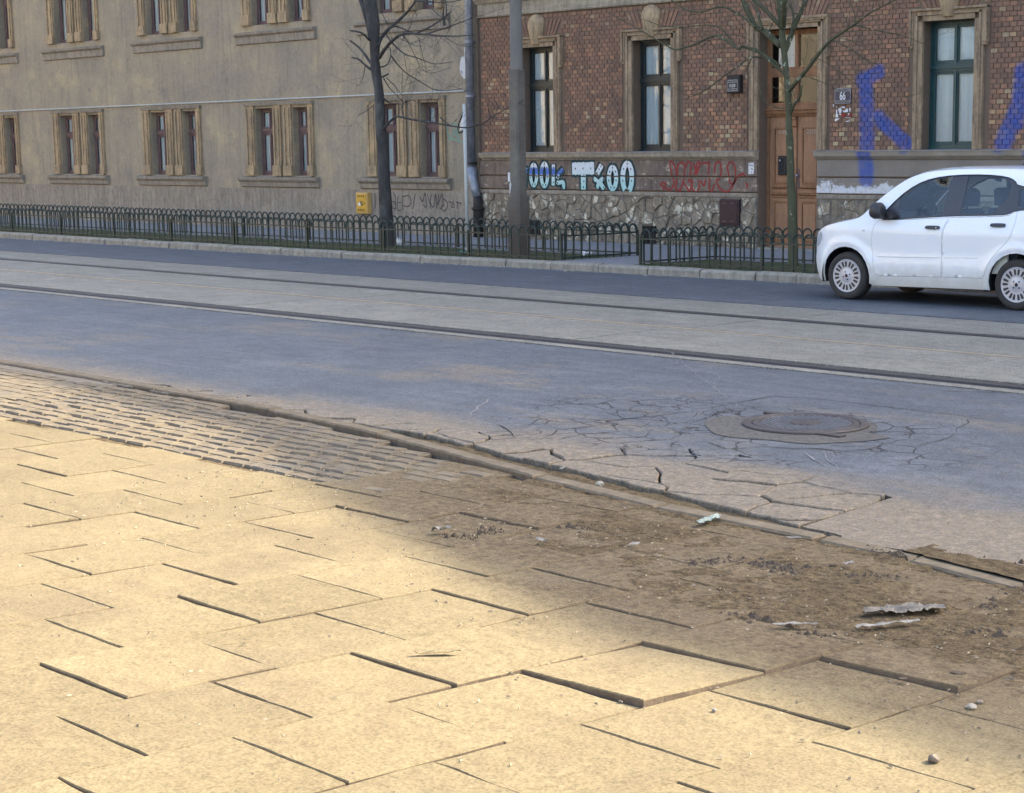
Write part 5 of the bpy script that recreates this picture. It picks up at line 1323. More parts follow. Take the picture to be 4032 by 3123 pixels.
for p_, w_ in (([(200, 390), (203, 535)], 9), ([(340, 470), (360, 520), (395, 540), (390, 480), (365, 470)], 8), ([(375, 380), (395, 430), (400, 540)], 8), ([(420, 420), (415, 545), (450, 550)], 8), ([(415, 480), (450, 478)], 7), ([(465, 410), (462, 545)], 7),
               ([(465, 425), (520, 415), (545, 470), (520, 515), (470, 510)], 8), ([(585, 395), (572, 480), (560, 545)], 9), ([(558, 570), (560, 578)], 12), ([(630, 420), (655, 470), (680, 390), (690, 520), (660, 500)], 9), ([(700, 400), (720, 470), (735, 540)], 8),
               ([(740, 400), (730, 480), (760, 520), (780, 400), (790, 540)], 9), ([(810, 400), (800, 500), (840, 400), (850, 500), (820, 545)], 9), ([(850, 440), (890, 480), (885, 540), (850, 560), (835, 520), (865, 505)], 9), ([(900, 470), (945, 490), (930, 520), (960, 520), (945, 465)], 7), ([(975, 475), (1030, 490)], 8), ([(990, 480), (985, 540)], 7)):
    stroke(m5, p_, w_ * .4121 / 135, YW - .0425, False, GB)
m5.build('graffiti', mt['graf_grey'], sb)
GC = lambda x, y: (at(1400 + x * .4138, y * .4138, YW).x, at(1400 + x * .4138, y * .4138, YW).z)
m6, m7 = MB(), MB()
for p_ in ([(870, 1210), (900, 1330), (940, 1240), (980, 1320)], [(890, 1200), (960, 1180), (940, 1300)], [(960, 1220), (1000, 1350)], [(880, 1310), (1040, 1360)]): stroke(m6, p_, 12 * .4138 / 138, YW - .004, False, GC)
m6.build('graffiti', mt['graf_mint'], sb)
stroke(m7, [(1035, 1055), (990, 1160), (975, 1230), (990, 1265), (1035, 1235), (1050, 1180), (1030, 1120)], .035, YW - .003, False, GC); m7.build('graffiti', mt['ink'], sb)
m7 = MB(); m7.prism([GC(*c) for c in ((1030, 1075), (1045, 1180), (1030, 1225), (995, 1240), (995, 1185))][::-1], YW - .002, YW); m7.build('graffiti', mt['white'], sb)
# ------------------------------------------------------------------ fences
def hoop_mesh(pitch=0.185, z0=0.0, rail=0.385, top=0.525, r=0.0145):
    m = MB(); rad = pitch * 0.44; zc = top - rad
    pts = [(0, 0, z0), (0, 0, zc)] + [(rad - rad * math.cos(a), 0, zc + rad * math.sin(a)) for a in [math.pi * k / 8 for k in range(1, 8)]] + [(2 * rad, 0, zc), (2 * rad, 0, rail - 0.01)]
    m.tube(pts, r, 5); return mesh('hoop_bar', m.v, m.f, mt['fence_green'])
HOOP = hoop_mesh()
rf = random.Random(6)
def fence(label, A, B, z=0.125, post=2.25, ends=(True, True)):
    A = Vector((A[0], A[1], z)); B = Vector((B[0], B[1], z)); d = (B - A); L = d.length; u = d.normalized(); ang = math.atan2(u.y, u.x)
    t = thing('hoop_fence', A, label, 'fence', 'low green hoop-topped fences round the verge')
    def bar(z0, z1, w, name):
        m = MB(); nrm = Vector((-u.y, u.x, 0)); n = max(1, int(L / 1.0))
        for i in range(n + 1):
            c = A + u * (L * i / n); s = 0.008 * n2(c.x, c.y, .7, 9)
            for sy, zz in ((-1, z0), (1, z0), (1, z1), (-1, z1)): m.v.append(tuple(c + nrm * sy * w + Vector((0, 0, zz + s))))
        for i in range(n):
            for k in range(4): m.f.append((i * 4 + k, i * 4 + (k + 1) % 4, i * 4 + 4 + (k + 1) % 4, i * 4 + 4 + k))
        m.f += [(3, 2, 1, 0), tuple(n * 4 + k for k in range(4))]
        m.build(name, mt['fence_green'], t)
    bar(0.03, 0.052, 0.013, 'bottom_rail'); bar(0.375, 0.397, 0.013, 'top_rail')
    np_ = max(1, round(L / post))
    for i in range(np_ + 1):
        if (i == 0 and not ends[0]) or (i == np_ and not ends[1]): continue
        c = A + u * (L * i / np_); m = MB(); m.box(c.x - .018, c.x + .018, c.y - .018, c.y + .018, z - .05, z + .425); m.build('post', mt['fence_green'], t)
    nh = int(L / 0.185)
    for i in range(nh):
        o = link('hoop_bar', HOOP, t); c = A + u * ((i + 0.1) * L / nh)
        o.matrix_parent_inverse = Matrix.Translation(-A); o.location = c; o.rotation_euler = (rf.uniform(-.02, .02), rf.uniform(-.015, .015), ang)
    return t
fy = lambda x: kerbY(x) + 0.36
ry_ = lambda x: kerbY(x) + 2.16
GX0, GX1 = -17.98, -16.36
fence('low dark green hoop fence along the kerb, left of the passage to the footpath', (-26.4, fy(-26.4)), (GX0, fy(GX0)))
fence('low dark green hoop fence along the kerb, far left stretch beyond the bare tree', (-48.0, fy(-48)), (-26.5, fy(-26.5)))
fence('short cross run of the hoop fence on the left side of the passage', (GX0 + .01, fy(GX0) + .05), (GX0 + .01, ry_(GX0) - .05), ends=(False, False))
fence('dark green hoop fence beside the footpath, behind the concrete lamp pole', (-40.0, ry_(-40)), (GX0, ry_(GX0)))
fence('low dark green hoop fence along the kerb, running behind the white car', (GX1, fy(GX1)), (-5.0, fy(-5)))
fence('short cross run of the hoop fence on the right side of the passage', (GX1 + .01, fy(GX1) + .05), (GX1 + .01, ry_(GX1) - .05), ends=(False, False))
fence('dark green hoop fence beside the footpath in front of the house door', (GX1, ry_(GX1)), (-5.0, ry_(-5)))

# ------------------------------------------------------------------ concrete pole and small sign post
pc = Vector((-19.46, 18.62, 0.12))
pole = thing('concrete_pole', pc, 'tall ribbed concrete street pole with a thicker square foot, standing inside the hoop fence', 'pole')
def pole_mat():
    q = NT('ribbed_concrete'); q.set(0.92, 0, 0.25); p = q.pos(); x = q.sep(p)
    col = q.mix(q.ramp(q.noise(p, 3, 6, 0.7), [(0.3, 0), (0.7, 1)]), (0.20, 0.185, 0.155), (0.13, 0.12, 0.105))
    col = q.mix(q.math('MULTIPLY', q.smooth(x[2], 1.3, 0.6), 0.75), col, (0.10, 0.078, 0.062))
    q.color(col); q.bump(q.noise(p, 70, 4, 0.7), 0.5, 0.004); return q.m
mt['pole'] = pole_mat()
mt['pole_smooth'] = M('grey_concrete', (0.21, 0.205, 0.19), (0.155, 0.15, 0.14), 2.5, 0.9, 0.3, 0.003, 70, stretch=(1, 1, .3))
def ribbed(m_, cx, cy, z0, z1, w0, w1, step, d):
    z = z0; i = 0
    lv = []
    while z < z1 - 1e-4:
        lv += [(z, 0), (z + step * .3, 0), (z + step * .45, -d), (z + step * .9, -d)]; z += step
    lv.append((z1, 0)); n = len(lv); b = len(m_.v)
    for (z, o) in lv:
        w = w0 + (w1 - w0) * (z - z0) / (z1 - z0) + o; c = w * 0.72
        for sx, sy in ((-c, -w), (c, -w), (w, -c), (w, c), (c, w), (-c, w), (-w, c), (-w, -c)): m_.v.append((cx + sx, cy + sy, z))
    for i in range(n - 1):
        for k in range(8): m_.f.append((b + i * 8 + k, b + i * 8 + (k + 1) % 8, b + i * 8 + 8 + (k + 1) % 8, b + i * 8 + 8 + k))
    m_.f.append(tuple(b + (n - 1) * 8 + k for k in range(8)))
m = MB(); ribbed(m, pc.x, pc.y, 0.05, 1.10, 0.158, 0.146, 0.030, 0.007); m.build('foot', mt['pole'], pole)
m = MB(); ribbed(m, pc.x, pc.y, 1.10, 3.15, 0.114, 0.106, 0.033, 0.006); m.build('ribbed_shaft', mt['pole'], pole)
m = MB(); m.tube([(pc.x, pc.y, 3.15), (pc.x, pc.y, 9.5)], [0.104, 0.078], 16); m.build('upper_shaft', mt['pole_smooth'], pole, smooth=False)
m = MB(); m.cbox(pc.x - .12, pc.x - .075, pc.y - .128, pc.y - .112, 1.35, 1.50); m.build('number_tag', mt['white'], pole)
m = MB(); m.prism([(pc.x - .09, 1.14), (pc.x - .06, 1.22), (pc.x - .045, 1.3), (pc.x - .07, 1.36), (pc.x - .09, 1.3)][::-1], pc.y - .120, pc.y - .112); m.build('paint_mark', mt['plaster_pale'], pole)
sp = at(1842, 985, 19.2); sp.z = 0.12
post_ = thing('thin_post', (sp.x, 19.2, .12), 'thin pale metal post standing in the verge in front of the zinc downpipe', 'post')
m = MB(); m.tube([(sp.x, 19.2, .08), (sp.x - .02, 19.2, 2.66)], 0.030, 10); m.build('tube', mt['white_metal'], post_, smooth=True)
m = MB(); m.tube([(sp.x - .02, 19.2, 2.655), (sp.x - .02, 19.2, 2.68)], .034, 10); m.build('cap', mt['white_metal'], post_)
m = MB(); m.tube([(sp.x, 19.2, .08), (sp.x, 19.2, .16)], .045, 10); m.build('footing', mt['white_metal'], post_)

# ------------------------------------------------------------------ bare trees
def smooth_path(pts, n=6):
    out = []
    for i in range(len(pts) - 1):
        p0 = pts[max(i - 1, 0)]; p1 = pts[i]; p2 = pts[i + 1]; p3 = pts[min(i + 2, len(pts) - 1)]
        for s in range(n):
            t = s / n; out.append(0.5 * ((2 * p1) + (-p0 + p2) * t + (2 * p0 - 5 * p1 + 4 * p2 - p3) * t * t + (-p0 + 3 * p1 - 3 * p2 + p3) * t ** 3))
    out.append(pts[-1]); return out
rt = random.Random(19)
def twigs(m_, path, r0, depth, rng, dens=3.0, spread=0.9, droop=0.0, lmax=0.8):
    """recursive side shoots from a branch path"""
    L = sum((path[i + 1] - path[i]).length for i in range(len(path) - 1))
    n = int(L * dens)
    for k in range(n):
        i = rng.randrange(max(1, len(path) // 5), len(path) - 1)
        d = (path[i + 1] - path[i]).normalized(); a = Vector((rng.uniform(-1, 1), rng.uniform(-1, 1), rng.uniform(-1, 1)))
        s = (d * 0.75 + a.normalized() * spread + Vector((0, 0, 0.25 - droop))).normalized()
        ln = rng.uniform(0.25, lmax); r = max(0.0022, r0 * (1 - 0.6 * i / len(path)) * 0.4)
        q = [path[i].copy()]; dd = s.copy()
        for j in range(5):
            dd = (dd + Vector((rng.uniform(-.22, .22), rng.uniform(-.22, .22), rng.uniform(-.16, .22)))).normalized(); q.append(q[-1] + dd * ln / 5)
        m_.tube(q, [max(0.0016, r * (1 - j / 6)) for j in range(6)], 4, cap=False)
        if depth > 0: twigs(m_, q, r, depth - 1, rng, dens * 1.1, spread, droop, lmax * 0.55)
def build_tree(name, label, Yt, trunk, widths, conv, branches, bark, top, seed):
    dist = lambda p: _F.dot(p - Vector((0, 0, EYE)))
    tp = [at(*conv(*c), Yt) for c in trunk]; tr = [w * conv.k / 2 / (FPX / dist(p)) for w, p in zip(widths, tp)]
    rng = random.Random(seed)
    root = thing(name, (tp[-1].x, Yt, 0.12), label, 'tree', 'bare young trees in the verge')
    # the trunk continues above the frame
    up = []; p = tp[0].copy(); dd = Vector((0, 0, 1)); r_ = tr[0]; upr = []
    for k in range(8):
        dd = (dd + Vector((rng.uniform(-.12, .12), rng.uniform(-.12, .12), .1))).normalized(); p = p + dd * 0.5; up.append(p.copy()); r_ *= .85; upr.append(r_)
    path = up[::-1] + tp; rads = upr[::-1] + tr
    path[-1].z = 0.05
    P = smooth_path(path, 5); RR = []
    for i in range(len(path) - 1):
        for s in range(5): RR.append(rads[i] + (rads[i + 1] - rads[i]) * s / 5)
    RR.append(rads[-1] * 1.15)
    P = P[::-1]; RR = RR[::-1]
    m_ = MB(); m_.tube(P, RR, 16)
    for i, v in enumerate(m_.v):
        vv = Vector(v); d = noise.noise_vector(Vector((vv.x * 6, vv.y * 6, vv.z * 3))) * 0.012; m_.v[i] = tuple(vv + d)
    trunk_o = m_.build('trunk', mt[bark], root, smooth=True)
    tw = MB()
    for bi, (pts, w0, w1, dy) in enumerate(branches):
        n = len(pts); pp = []
        for i, c in enumerate(pts): pp.append(at(*conv(*c), Yt + dy * (i / (n - 1)) ** 0.8))
        kk = 1.2 * conv.k / 2 / (FPX / dist(pp[0])); sp_ = smooth_path(pp, 5); nn = len(sp_)
        m_ = MB(); m_.tube(sp_, [max(.003, (w0 + (w1 - w0) * i / (nn - 1)) * kk) for i in range(nn)], 7)
        m_.build('branch', mt[bark], root, smooth=True)
        twigs(tw, sp_, w0 * kk * 0.5, 1, rng, 4.8, 0.9, 0.1, 0.65)
    # upper crown, out of the frame: limbs in every direction
    for k in range(top):
        i = rng.randrange(0, len(up)); s0 = up[i]; a = rng.uniform(0, 6.28); d = Vector((math.cos(a), math.sin(a), rng.uniform(.3, 1.0))).normalized(); q = [s0.copy()]
        for j in range(7): d = (d + Vector((rng.uniform(-.2, .2), rng.uniform(-.2, .2), rng.uniform(-.05, .2)))).normalized(); q.append(q[-1] + d * rng.uniform(.25, .42))
        q = smooth_path(q, 3); r0 = upr[i] * .5
        m_ = MB(); m_.tube(q, [max(.004, r0 * (1 - .9 * j / len(q))) for j in range(len(q))], 6); m_.build('branch', mt[bark], root, smooth=True)
        twigs(tw, q, r0 * .6, 1, rng, 2.5, 0.9, 0, 1.0)
    tw.build('twigs', mt[bark], root, kind='stuff')
    return root
class Conv:
    def __init__(s, x, y, k): s.x, s.y, s.k = x, y, k
    def __call__(s, a, b): return s.x + a * s.k, s.y + b * s.k
c1 = Conv(1400, 0, .2518)
f = .4138 / .2518       # coordinates read from the coarser crop
g = lambda l: [(a * f, b * f) for a, b in l]
tree1_br = [([(350, 720), (400, 600), (500, 470), (640, 350), (780, 220), (880, 100), (960, -20)], 50, 26, .3), ([(372, 900), (450, 780), (560, 650), (700, 550), (850, 525), (1100, 540), (1300, 560), (1600, 565), (1870, 540)], 52, 10, -.6),
   ([(520, 460), (570, 425), (640, 415), (740, 450), (860, 500), (950, 520), (1200, 555)], 26, 14, .2), ([(960, 515), (1150, 430), (1350, 300), (1420, 240), (1490, 185)], 26, 12, .4), ([(1120, 530), (1400, 440), (1620, 360), (1880, 265), (2000, 240)], 20, 8, -.3),
   ([(480, 540), (570, 670), (760, 840), (950, 900), (1150, 980), (1280, 1000), (1520, 968)], 24, 6, -.5), ([(378, 1050), (480, 1020), (545, 900), (540, 760), (500, 730)], 20, 12, .3), ([(548, 865), (650, 1000), (800, 1150), (1000, 1270), (1200, 1390), (1400, 1420), (1660, 1385)], 20, 7, .6),
   ([(360, 1215), (440, 1195), (515, 1155)], 30, 18, .1), ([(440, 1225), (520, 1360), (650, 1500), (760, 1600)], 15, 6, .4), ([(480, 1215), (600, 1330), (700, 1460), (780, 1500)], 12, 5, .2),
   ([(240, 640), (200, 615), (130, 540), (40, 500), (-90, 480)], 34, 18, -.4), ([(240, 980), (215, 960), (140, 850), (50, 740), (-80, 640)], 42, 24, .3), ([(250, 1090), (220, 1075), (140, 1010), (50, 930), (-60, 900)], 38, 20, -.2), ([(150, 1010), (130, 1150), (80, 1300)], 12, 6, .2),
   ([(250, 600), (190, 350), (120, 120), (70, -40)], 80, 60, .25), ([(1080, 20), (1250, 190), (1330, 260), (1400, 300)], 12, 10, 0), ([(930, 12), (1130, 25), (1350, 38), (1500, 30), (1660, -5)], 20, 10, -.4), ([(1385, 120), (1370, 250), (1390, 400)], 12, 40, 0), ([(1350, 300), (1410, 260), (1420, 100), (1400, 0)], 26, 10, .2),
   ([(380, 150), (440, 260), (500, 380)], 8, 14, -.2), ([(880, 110), (960, 240)], 12, 7, 0), ([(1380, 570), (1560, 680), (1700, 720), (1890, 740)], 10, 5, .1), ([(740, 560), (830, 680), (950, 920), (1010, 1090), (990, 1190)], 12, 5, .1), ([(690, 600), (860, 680), (940, 720), (1060, 720)], 10, 5, .2),
   ([(860, 680), (960, 640), (1140, 590)], 8, 4, .2), ([(760, 850), (790, 1060), (820, 1200), (780, 1290)], 8, 4, 0), ([(735, 1110), (725, 1400), (740, 1700)], 8, 5, 0), ([(990, 580), (1050, 880), (1120, 1110)], 8, 4, .3), ([(1030, 1090), (1160, 1140), (1300, 1120), (1500, 1050)], 8, 3, 0), ([(720, 1370), (820, 1320), (940, 1250)], 9, 4, 0),
   (g([(265, 1230), (290, 1200), (340, 1145), (400, 1110), (550, 1140), (700, 1160), (860, 1190), (1050, 1215), (1200, 1180), (1300, 1115), (1460, 1020), (1600, 960)]), 36, 8, -.8), (g([(805, 1115), (840, 1150), (900, 1195)]), 18, 14, 0), (g([(1290, 1112), (1265, 1050), (1255, 985)]), 12, 6, 0),
   (g([(1300, 1120), (1400, 1140), (1650, 1100)]), 10, 4, 0), (g([(440, 1000), (445, 1080), (460, 1110)]), 16, 16, 0), (g([(455, 980), (500, 970), (560, 960), (700, 1060)]), 16, 5, 0), (g([(260, 930), (340, 985), (460, 990)]), 24, 12, .2), (g([(160, 1010), (80, 1070), (20, 1100)]), 12, 6, .2)]
build_tree('bare_tree', 'dark bare tree with many curving low branches in the verge before the stucco house', 19.35,
           [(230, -10), (280, 350), (300, 600), (300, 900), (330, 1200)] + g([(225, 900), (240, 1200), (262, 1480), (275, 1780), (300, 2200), (308, 2380)]), [190, 190, 160, 150, 150] + [w * f for w in (92, 98, 108, 116, 135, 150)], c1, tree1_br, 'bark1', 26, 5)
c2 = Conv(3000, 0, .4725); h_ = .4138 / .4725
z3c = lambda l: [((2200 + a * .4138 - 3000) / .4725, b * h_) for a, b in l]
tree2_br = [(z3c([(2110, 640), (2040, 580), (1940, 520), (1840, 470), (1740, 445), (1700, 462), (1500, 340), (1300, 420), (1150, 465), (1080, 465), (900, 360), (780, 290), (600, 190), (450, 110)]), 27, 6, -.5),
   (z3c([(1700, 460), (1620, 360), (1540, 270), (1410, 240), (1150, 260), (960, 240), (800, 180)]), 13, 4, .5), (z3c([(1870, 262), (1800, 200), (1720, 140), (1550, 65), (1350, 115), (1200, 90), (1070, 0)]), 18, 9, .3), (z3c([(1930, 550), (1830, 550), (1680, 650), (1500, 780), (1380, 870), (1270, 915), (1190, 950)]), 13, 4, -.4),
   (z3c([(1490, 330), (1420, 400), (1300, 480)]), 8, 4, .2), (z3c([(1830, 555), (1800, 640), (1770, 690)]), 9, 5, .1), (z3c([(1270, 915), (1310, 900), (1320, 915)]), 5, 3, .1), (z3c([(1550, 60), (1700, 120), (1760, 60)]), 8, 4, .2), (z3c([(1490, 340), (1650, 330), (1780, 360), (1870, 440)]), 8, 4, .2),
   (z3c([(2115, 430), (2060, 390), (1950, 290), (1880, 262), (1820, 150), (1745, -10)]), 52, 34, .25), (z3c([(2130, 260), (2090, 230), (1960, 90), (1850, -10)]), 36, 26, -.2), (z3c([(1935, 280), (1900, 150), (1860, 20), (1830, -20)]), 20, 12, .2),
   ([(232, 755), (280, 690), (370, 585), (480, 440), (560, 350), (670, 270), (770, 205), (900, 110), (1110, 0)], 34, 9, -.5), ([(770, 208), (960, 255), (1180, 300), (1350, 370)], 10, 4, .2), ([(772, 200), (775, 130), (740, 30), (725, -20)], 10, 6, 0), ([(590, 335), (700, 390), (830, 470), (950, 565)], 9, 5, 0), ([(830, 480), (1000, 560), (1050, 640)], 5, 3, 0),
   ([(400, 540), (430, 480), (560, 540), (700, 640), (830, 740), (1000, 870), (1030, 885)], 7, 3, .4), ([(236, 950), (270, 870), (318, 795), (325, 720)], 26, 12, -.1), ([(190, 430), (240, 300), (290, 170), (330, 90), (370, -10)], 42, 30, .3), ([(170, 240), (180, 120), (190, -10)], 50, 40, -.3), ([(200, 390), (260, 200), (250, 70), (200, 10)], 22, 12, .3), ([(215, 640), (120, 560), (20, 470), (-60, 400)], 22, 12, -.3),
   ([(250, 100), (330, 120), (350, 60)], 12, 8, 0), ([(320, 620), (440, 660), (620, 740), (800, 830)], 6, 3, .2), ([(230, 900), (140, 900), (20, 850), (-20, 700)], 10, 5, -.2), ([(920, 100), (930, 40), (915, -10)], 6, 4, 0), ([(640, 315), (760, 340), (850, 360)], 6, 3, 0)]
build_tree('bare_tree', 'slender mossy bare tree growing in front of the ochre house door', 19.45,
           [(150, -10), (165, 200), (185, 450), (205, 600), (215, 750), (225, 1000), (235, 1300), (243, 1481), (255, 1800), (262, 2230)], [58, 52, 52, 54, 56, 58, 64, 68, 76, 92], c2, tree2_br, 'bark2', 22, 12)
# ------------------------------------------------------------------ white hatchback
def paint_mat():
    q = NT('white_car_paint'); q.set(0.32, 0, 0.5); p = q.pos(); x = q.sep(p)
    q.b.inputs['Coat Weight'].default_value = 0.8; q.b.inputs['Coat Roughness'].default_value = 0.06
    n = q.noise(p, 5, 5, 0.7); h = q.math('SUBTRACT', x[2], q.math('MULTIPLY', n, 0.35))
    d = q.math('SUBTRACT', 1.0, q.smooth(h, 0.0, 0.42))
    col = q.mix(q.math('MULTIPLY', d, 0.75), (0.80, 0.81, 0.82), (0.50, 0.47, 0.38))
    q.color(col); q.l(q.math('ADD', 0.3, q.math('MULTIPLY', d, 0.4)), q.b.inputs['Roughness']); return q.m
mt['paint'] = paint_mat()
mt['black_plastic'] = M('black_plastic', (0.022, 0.022, 0.026), (0.03, 0.03, 0.034), 8, 0.45, 0, spec=0.5)
mt['pillar_film'] = M('dark_pillar_film', (0.05, 0.048, 0.055), (0.042, 0.04, 0.048), 8, 0.3, 0, spec=0.5)
mt['tyre'] = M('dusty_tyre', (0.040, 0.037, 0.035), (0.055, 0.05, 0.045), 8, 0.85, 0.2, 0.003, 60)
mt['hub'] = M('silver_hubcap', (0.50, 0.50, 0.53), (0.42, 0.42, 0.45), 12, 0.35, 0, spec=0.5, metal=0.35)
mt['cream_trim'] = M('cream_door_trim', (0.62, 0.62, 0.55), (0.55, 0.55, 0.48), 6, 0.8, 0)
mt['seat_cloth'] = M('blue_grey_seat', (0.09, 0.14, 0.22), (0.07, 0.10, 0.16), 20, 0.9, 0)
mt['lamp'] = M('clear_lamp', (0.5, 0.52, 0.55), (0.35, 0.36, 0.4), 12, 0.15, 0, spec=0.6)
mt['red_lamp'] = M('red_lamp', (0.35, 0.02, 0.02), None, 12, 0.2, 0, spec=0.6)
CX, CY = -10.0, 16.12
car = thing('parked_car', (CX, CY + .82, 0), 'small white five-door hatchback with silver hubcaps, driving on the far side of the road', 'car')
car.name = 'white_hatchback'
def insetf(x, z):
    p = 0.0
    if x < -1.2: p += 0.34 * ((-1.2 - x) / 0.65) ** 2.6
    if x > 1.4: p += 0.20 * ((x - 1.4) / 0.45) ** 2.4
    v = 0.0
    if z < 0.48: v += 0.04 * ((0.48 - z) / 0.28) ** 1.6
    t = z - 0.90
    v += 0.30 * (t + math.sqrt(t * t + 0.004)) / 2 * 1.0
    if z > 1.46: v += 0.9 * (z - 1.46) ** 1.35
    # soft body crease and door bowl
    v += 0.010 * math.exp(-((z - 0.60) / 0.10) ** 2) - 0.010 * math.exp(-((z - 0.86) / 0.09) ** 2)
    # arch flares
    for ax in (-1.15, 1.17):
        d = math.hypot(x - ax, z - 0.30)
        v -= 0.022 * math.exp(-((d - 0.40) / 0.045) ** 2) if z > 0.2 else 0
    return p + v
def pip(pt, poly):
    x, y = pt; c = False; n = len(poly)
    for i in range(n):
        x1, y1 = poly[i]; x2, y2 = poly[(i + 1) % n]
        if (y1 > y) != (y2 > y) and x < (x2 - x1) * (y - y1) / (y2 - y1) + x1: c = not c
    return c
def resample(poly, step):
    out = []
    for i in range(len(poly)):
        a = Vector(poly[i]); b = Vector(poly[(i + 1) % len(poly)]); n = max(1, int((b - a).length / step))
        for k in range(n): out.append(tuple(a.lerp(b, k / n)))
    return out
def roundp(poly, sub=1):
    for _ in range(sub):
        out = []
        for i in range(len(poly)):
            a = Vector(poly[i]); b = Vector(poly[(i + 1) % len(poly)])
            out += [tuple(a.lerp(b, .25)), tuple(a.lerp(b, .75))]
        poly = out
    return poly
def panel(name, outer, mat, parent, holes=(), step=0.045, off=0.0, rim=0.014, far=False, gap=0.002, smooth=True):
    loops = [resample(inset(outer, gap), step)] + [resample(h, step) for h in holes]
    pts = []; edges = []
    for lp in loops:
        b = len(pts); pts += [Vector(p) for p in lp]; edges += [(b + i, b + (i + 1) % len(lp)) for i in range(len(lp))]
    xs = [p[0] for p in outer]; zs = [p[1] for p in outer]; nb = len(pts)
    x = min(xs)
    allb = list(pts)
    while x < max(xs):
        z = min(zs)
        while z < max(zs):
            q = (x, z)
            if pip(q, loops[0]) and not any(pip(q, h) for h in loops[1:]) and min((Vector(q) - b).length_squared for b in allb) > (step * .5) ** 2: pts.append(Vector(q))
            z += step
        x += step
    v2, e2, f2, *_ = delaunay_2d_cdt(pts, edges, [], 0, 1e-6)
    vs = []; fs = []
    def mp(x, z, o): 
        y = insetf(x, z) - o
        return (CX + x, CY + (2 * .82 - y if far else y), z)
    vs = [mp(v[0], v[1], off) for v in v2]
    for t in f2:
        c = sum((Vector(v2[i]) for i in t), Vector((0, 0))) / 3
        if pip(c, loops[0]) and not any(pip(c, h) for h in loops[1:]):
            t = tuple(t); fs.append(t if far else tuple(reversed(t)))
    # orient all so the normal points outwards
    fs2 = []
    for t in fs:
        a, b, c = (Vector(vs[i]) for i in t[:3]); n = (b - a).cross(c - a)
        fs2.append(t if (n.y > 0) == far else tuple(reversed(t)))
    fs = fs2
    if rim:
        for lp in loops:
            b = len(vs); vs += [mp(p[0], p[1], off) for p in lp] + [mp(p[0], p[1], off - rim) for p in lp]; n = len(lp)
            for i in range(n): fs.append((b + i, b + (i + 1) % n, b + n + (i + 1) % n, b + n + i))
    me = mesh(name, vs, fs, mat, False)
    if smooth:
        for pgn in me.polygons[:len(fs2)]: pgn.use_smooth = True
    return link(name, me, parent)
EO = [(-1.60, .22), (-1.66, .30), (-1.71, .45), (-1.72, .60), (-1.70, .70), (-1.64, .79), (-1.55, .85), (-1.40, .905), (-1.20, .95), (-1.03, .985), (-.93, 1.035), (-.79, 1.17), (-.61, 1.32), (-.39, 1.462), (-.15, 1.545), (.2, 1.58), (.7, 1.59), (1.1, 1.582), (1.35, 1.545), (1.52, 1.46), (1.62, 1.25), (1.70, 1.03), (1.74, .85), (1.76, .6), (1.73, .4), (1.66, .25)]
CO = [(-1.74, .20), (-1.80, .28), (-1.86, .42), (-1.865, .60), (-1.845, .70), (-1.80, .80), (-1.70, .87), (-1.50, .945), (-1.25, .995), (-1.10, 1.025), (-1.06, 1.055), (-.94, 1.18), (-.77, 1.34), (-.52, 1.50), (-.22, 1.585), (.15, 1.615), (.7, 1.625), (1.1, 1.617), (1.38, 1.59), (1.58, 1.50), (1.68, 1.27), (1.76, 1.03), (1.79, .85), (1.82, .6), (1.80, .4), (1.74, .25)]
def crm(L, n=6):
    P = [Vector((*p, 0)) for p in L]; return [(v.x, v.y) for v in smooth_path(P, n)]
SE, SC = crm(EO), crm(CO)
def arch_pts(ax, r, z0, a0, a1, n=14):
    return [(ax + r * math.cos(R(a0 + (a1 - a0) * k / n)), 0.30 + r * math.sin(R(a0 + (a1 - a0) * k / n))) for k in range(n + 1)]
AF = arch_pts(-1.15, .355, 0, -14, 194); ARR = arch_pts(1.17, .355, 0, -14, 194)     # right to left over the top
def lean(L): return [(p[0] - .05 * max(0, p[1] - 1.0) / .5, p[1]) for p in L]
DLO = roundp([(-.655, .985), (-.66, 1.03), (-.43, 1.255), (-.22, 1.395), (.0, 1.475), (.3, 1.513), (.7, 1.520), (.98, 1.497), (1.09, 1.455), (1.13, 1.395), (1.40, 1.375), (1.50, 1.33), (1.52, 1.22), (1.46, 1.14), (1.12, 1.125), (1.05, 1.085), (.95, 1.07), (.4, 1.05), (.2, 1.04), (-.2, 1.012), (-.45, .993)], 1)
DLO = lean(DLO)
FD = [(-.70, .978), (-.2, 1.0), (.26, 1.027), (.215, .88), (.20, .75), (.20, .335), (-.66, .312), (-.715, .335), (-.74, .45), (-.77, .62), (-.775, .75), (-.745, .90)]
RD = [(.27, 1.028), (.95, 1.058), (1.045, 1.072), (1.10, 1.112), (1.14, 1.112), (1.14, 1.0), (1.11, .85), (1.05, .765), (.95, .67), (.86, .57), (.81, .48), (.775, .375), (.74, .345), (.205, .335), (.205, .75), (.22, .88)]
outline = [p for p in SE]
i_sill = [(1.66, .25), (1.50, .24)] + ARR[::1]
bodyp = outline + [(1.56, .235)] + ARR + [(.80, .215), (-.78, .19)] + AF + [(-1.535, .215)]
i60 = next(i for i, p in enumerate(SE) if p[1] > .60)
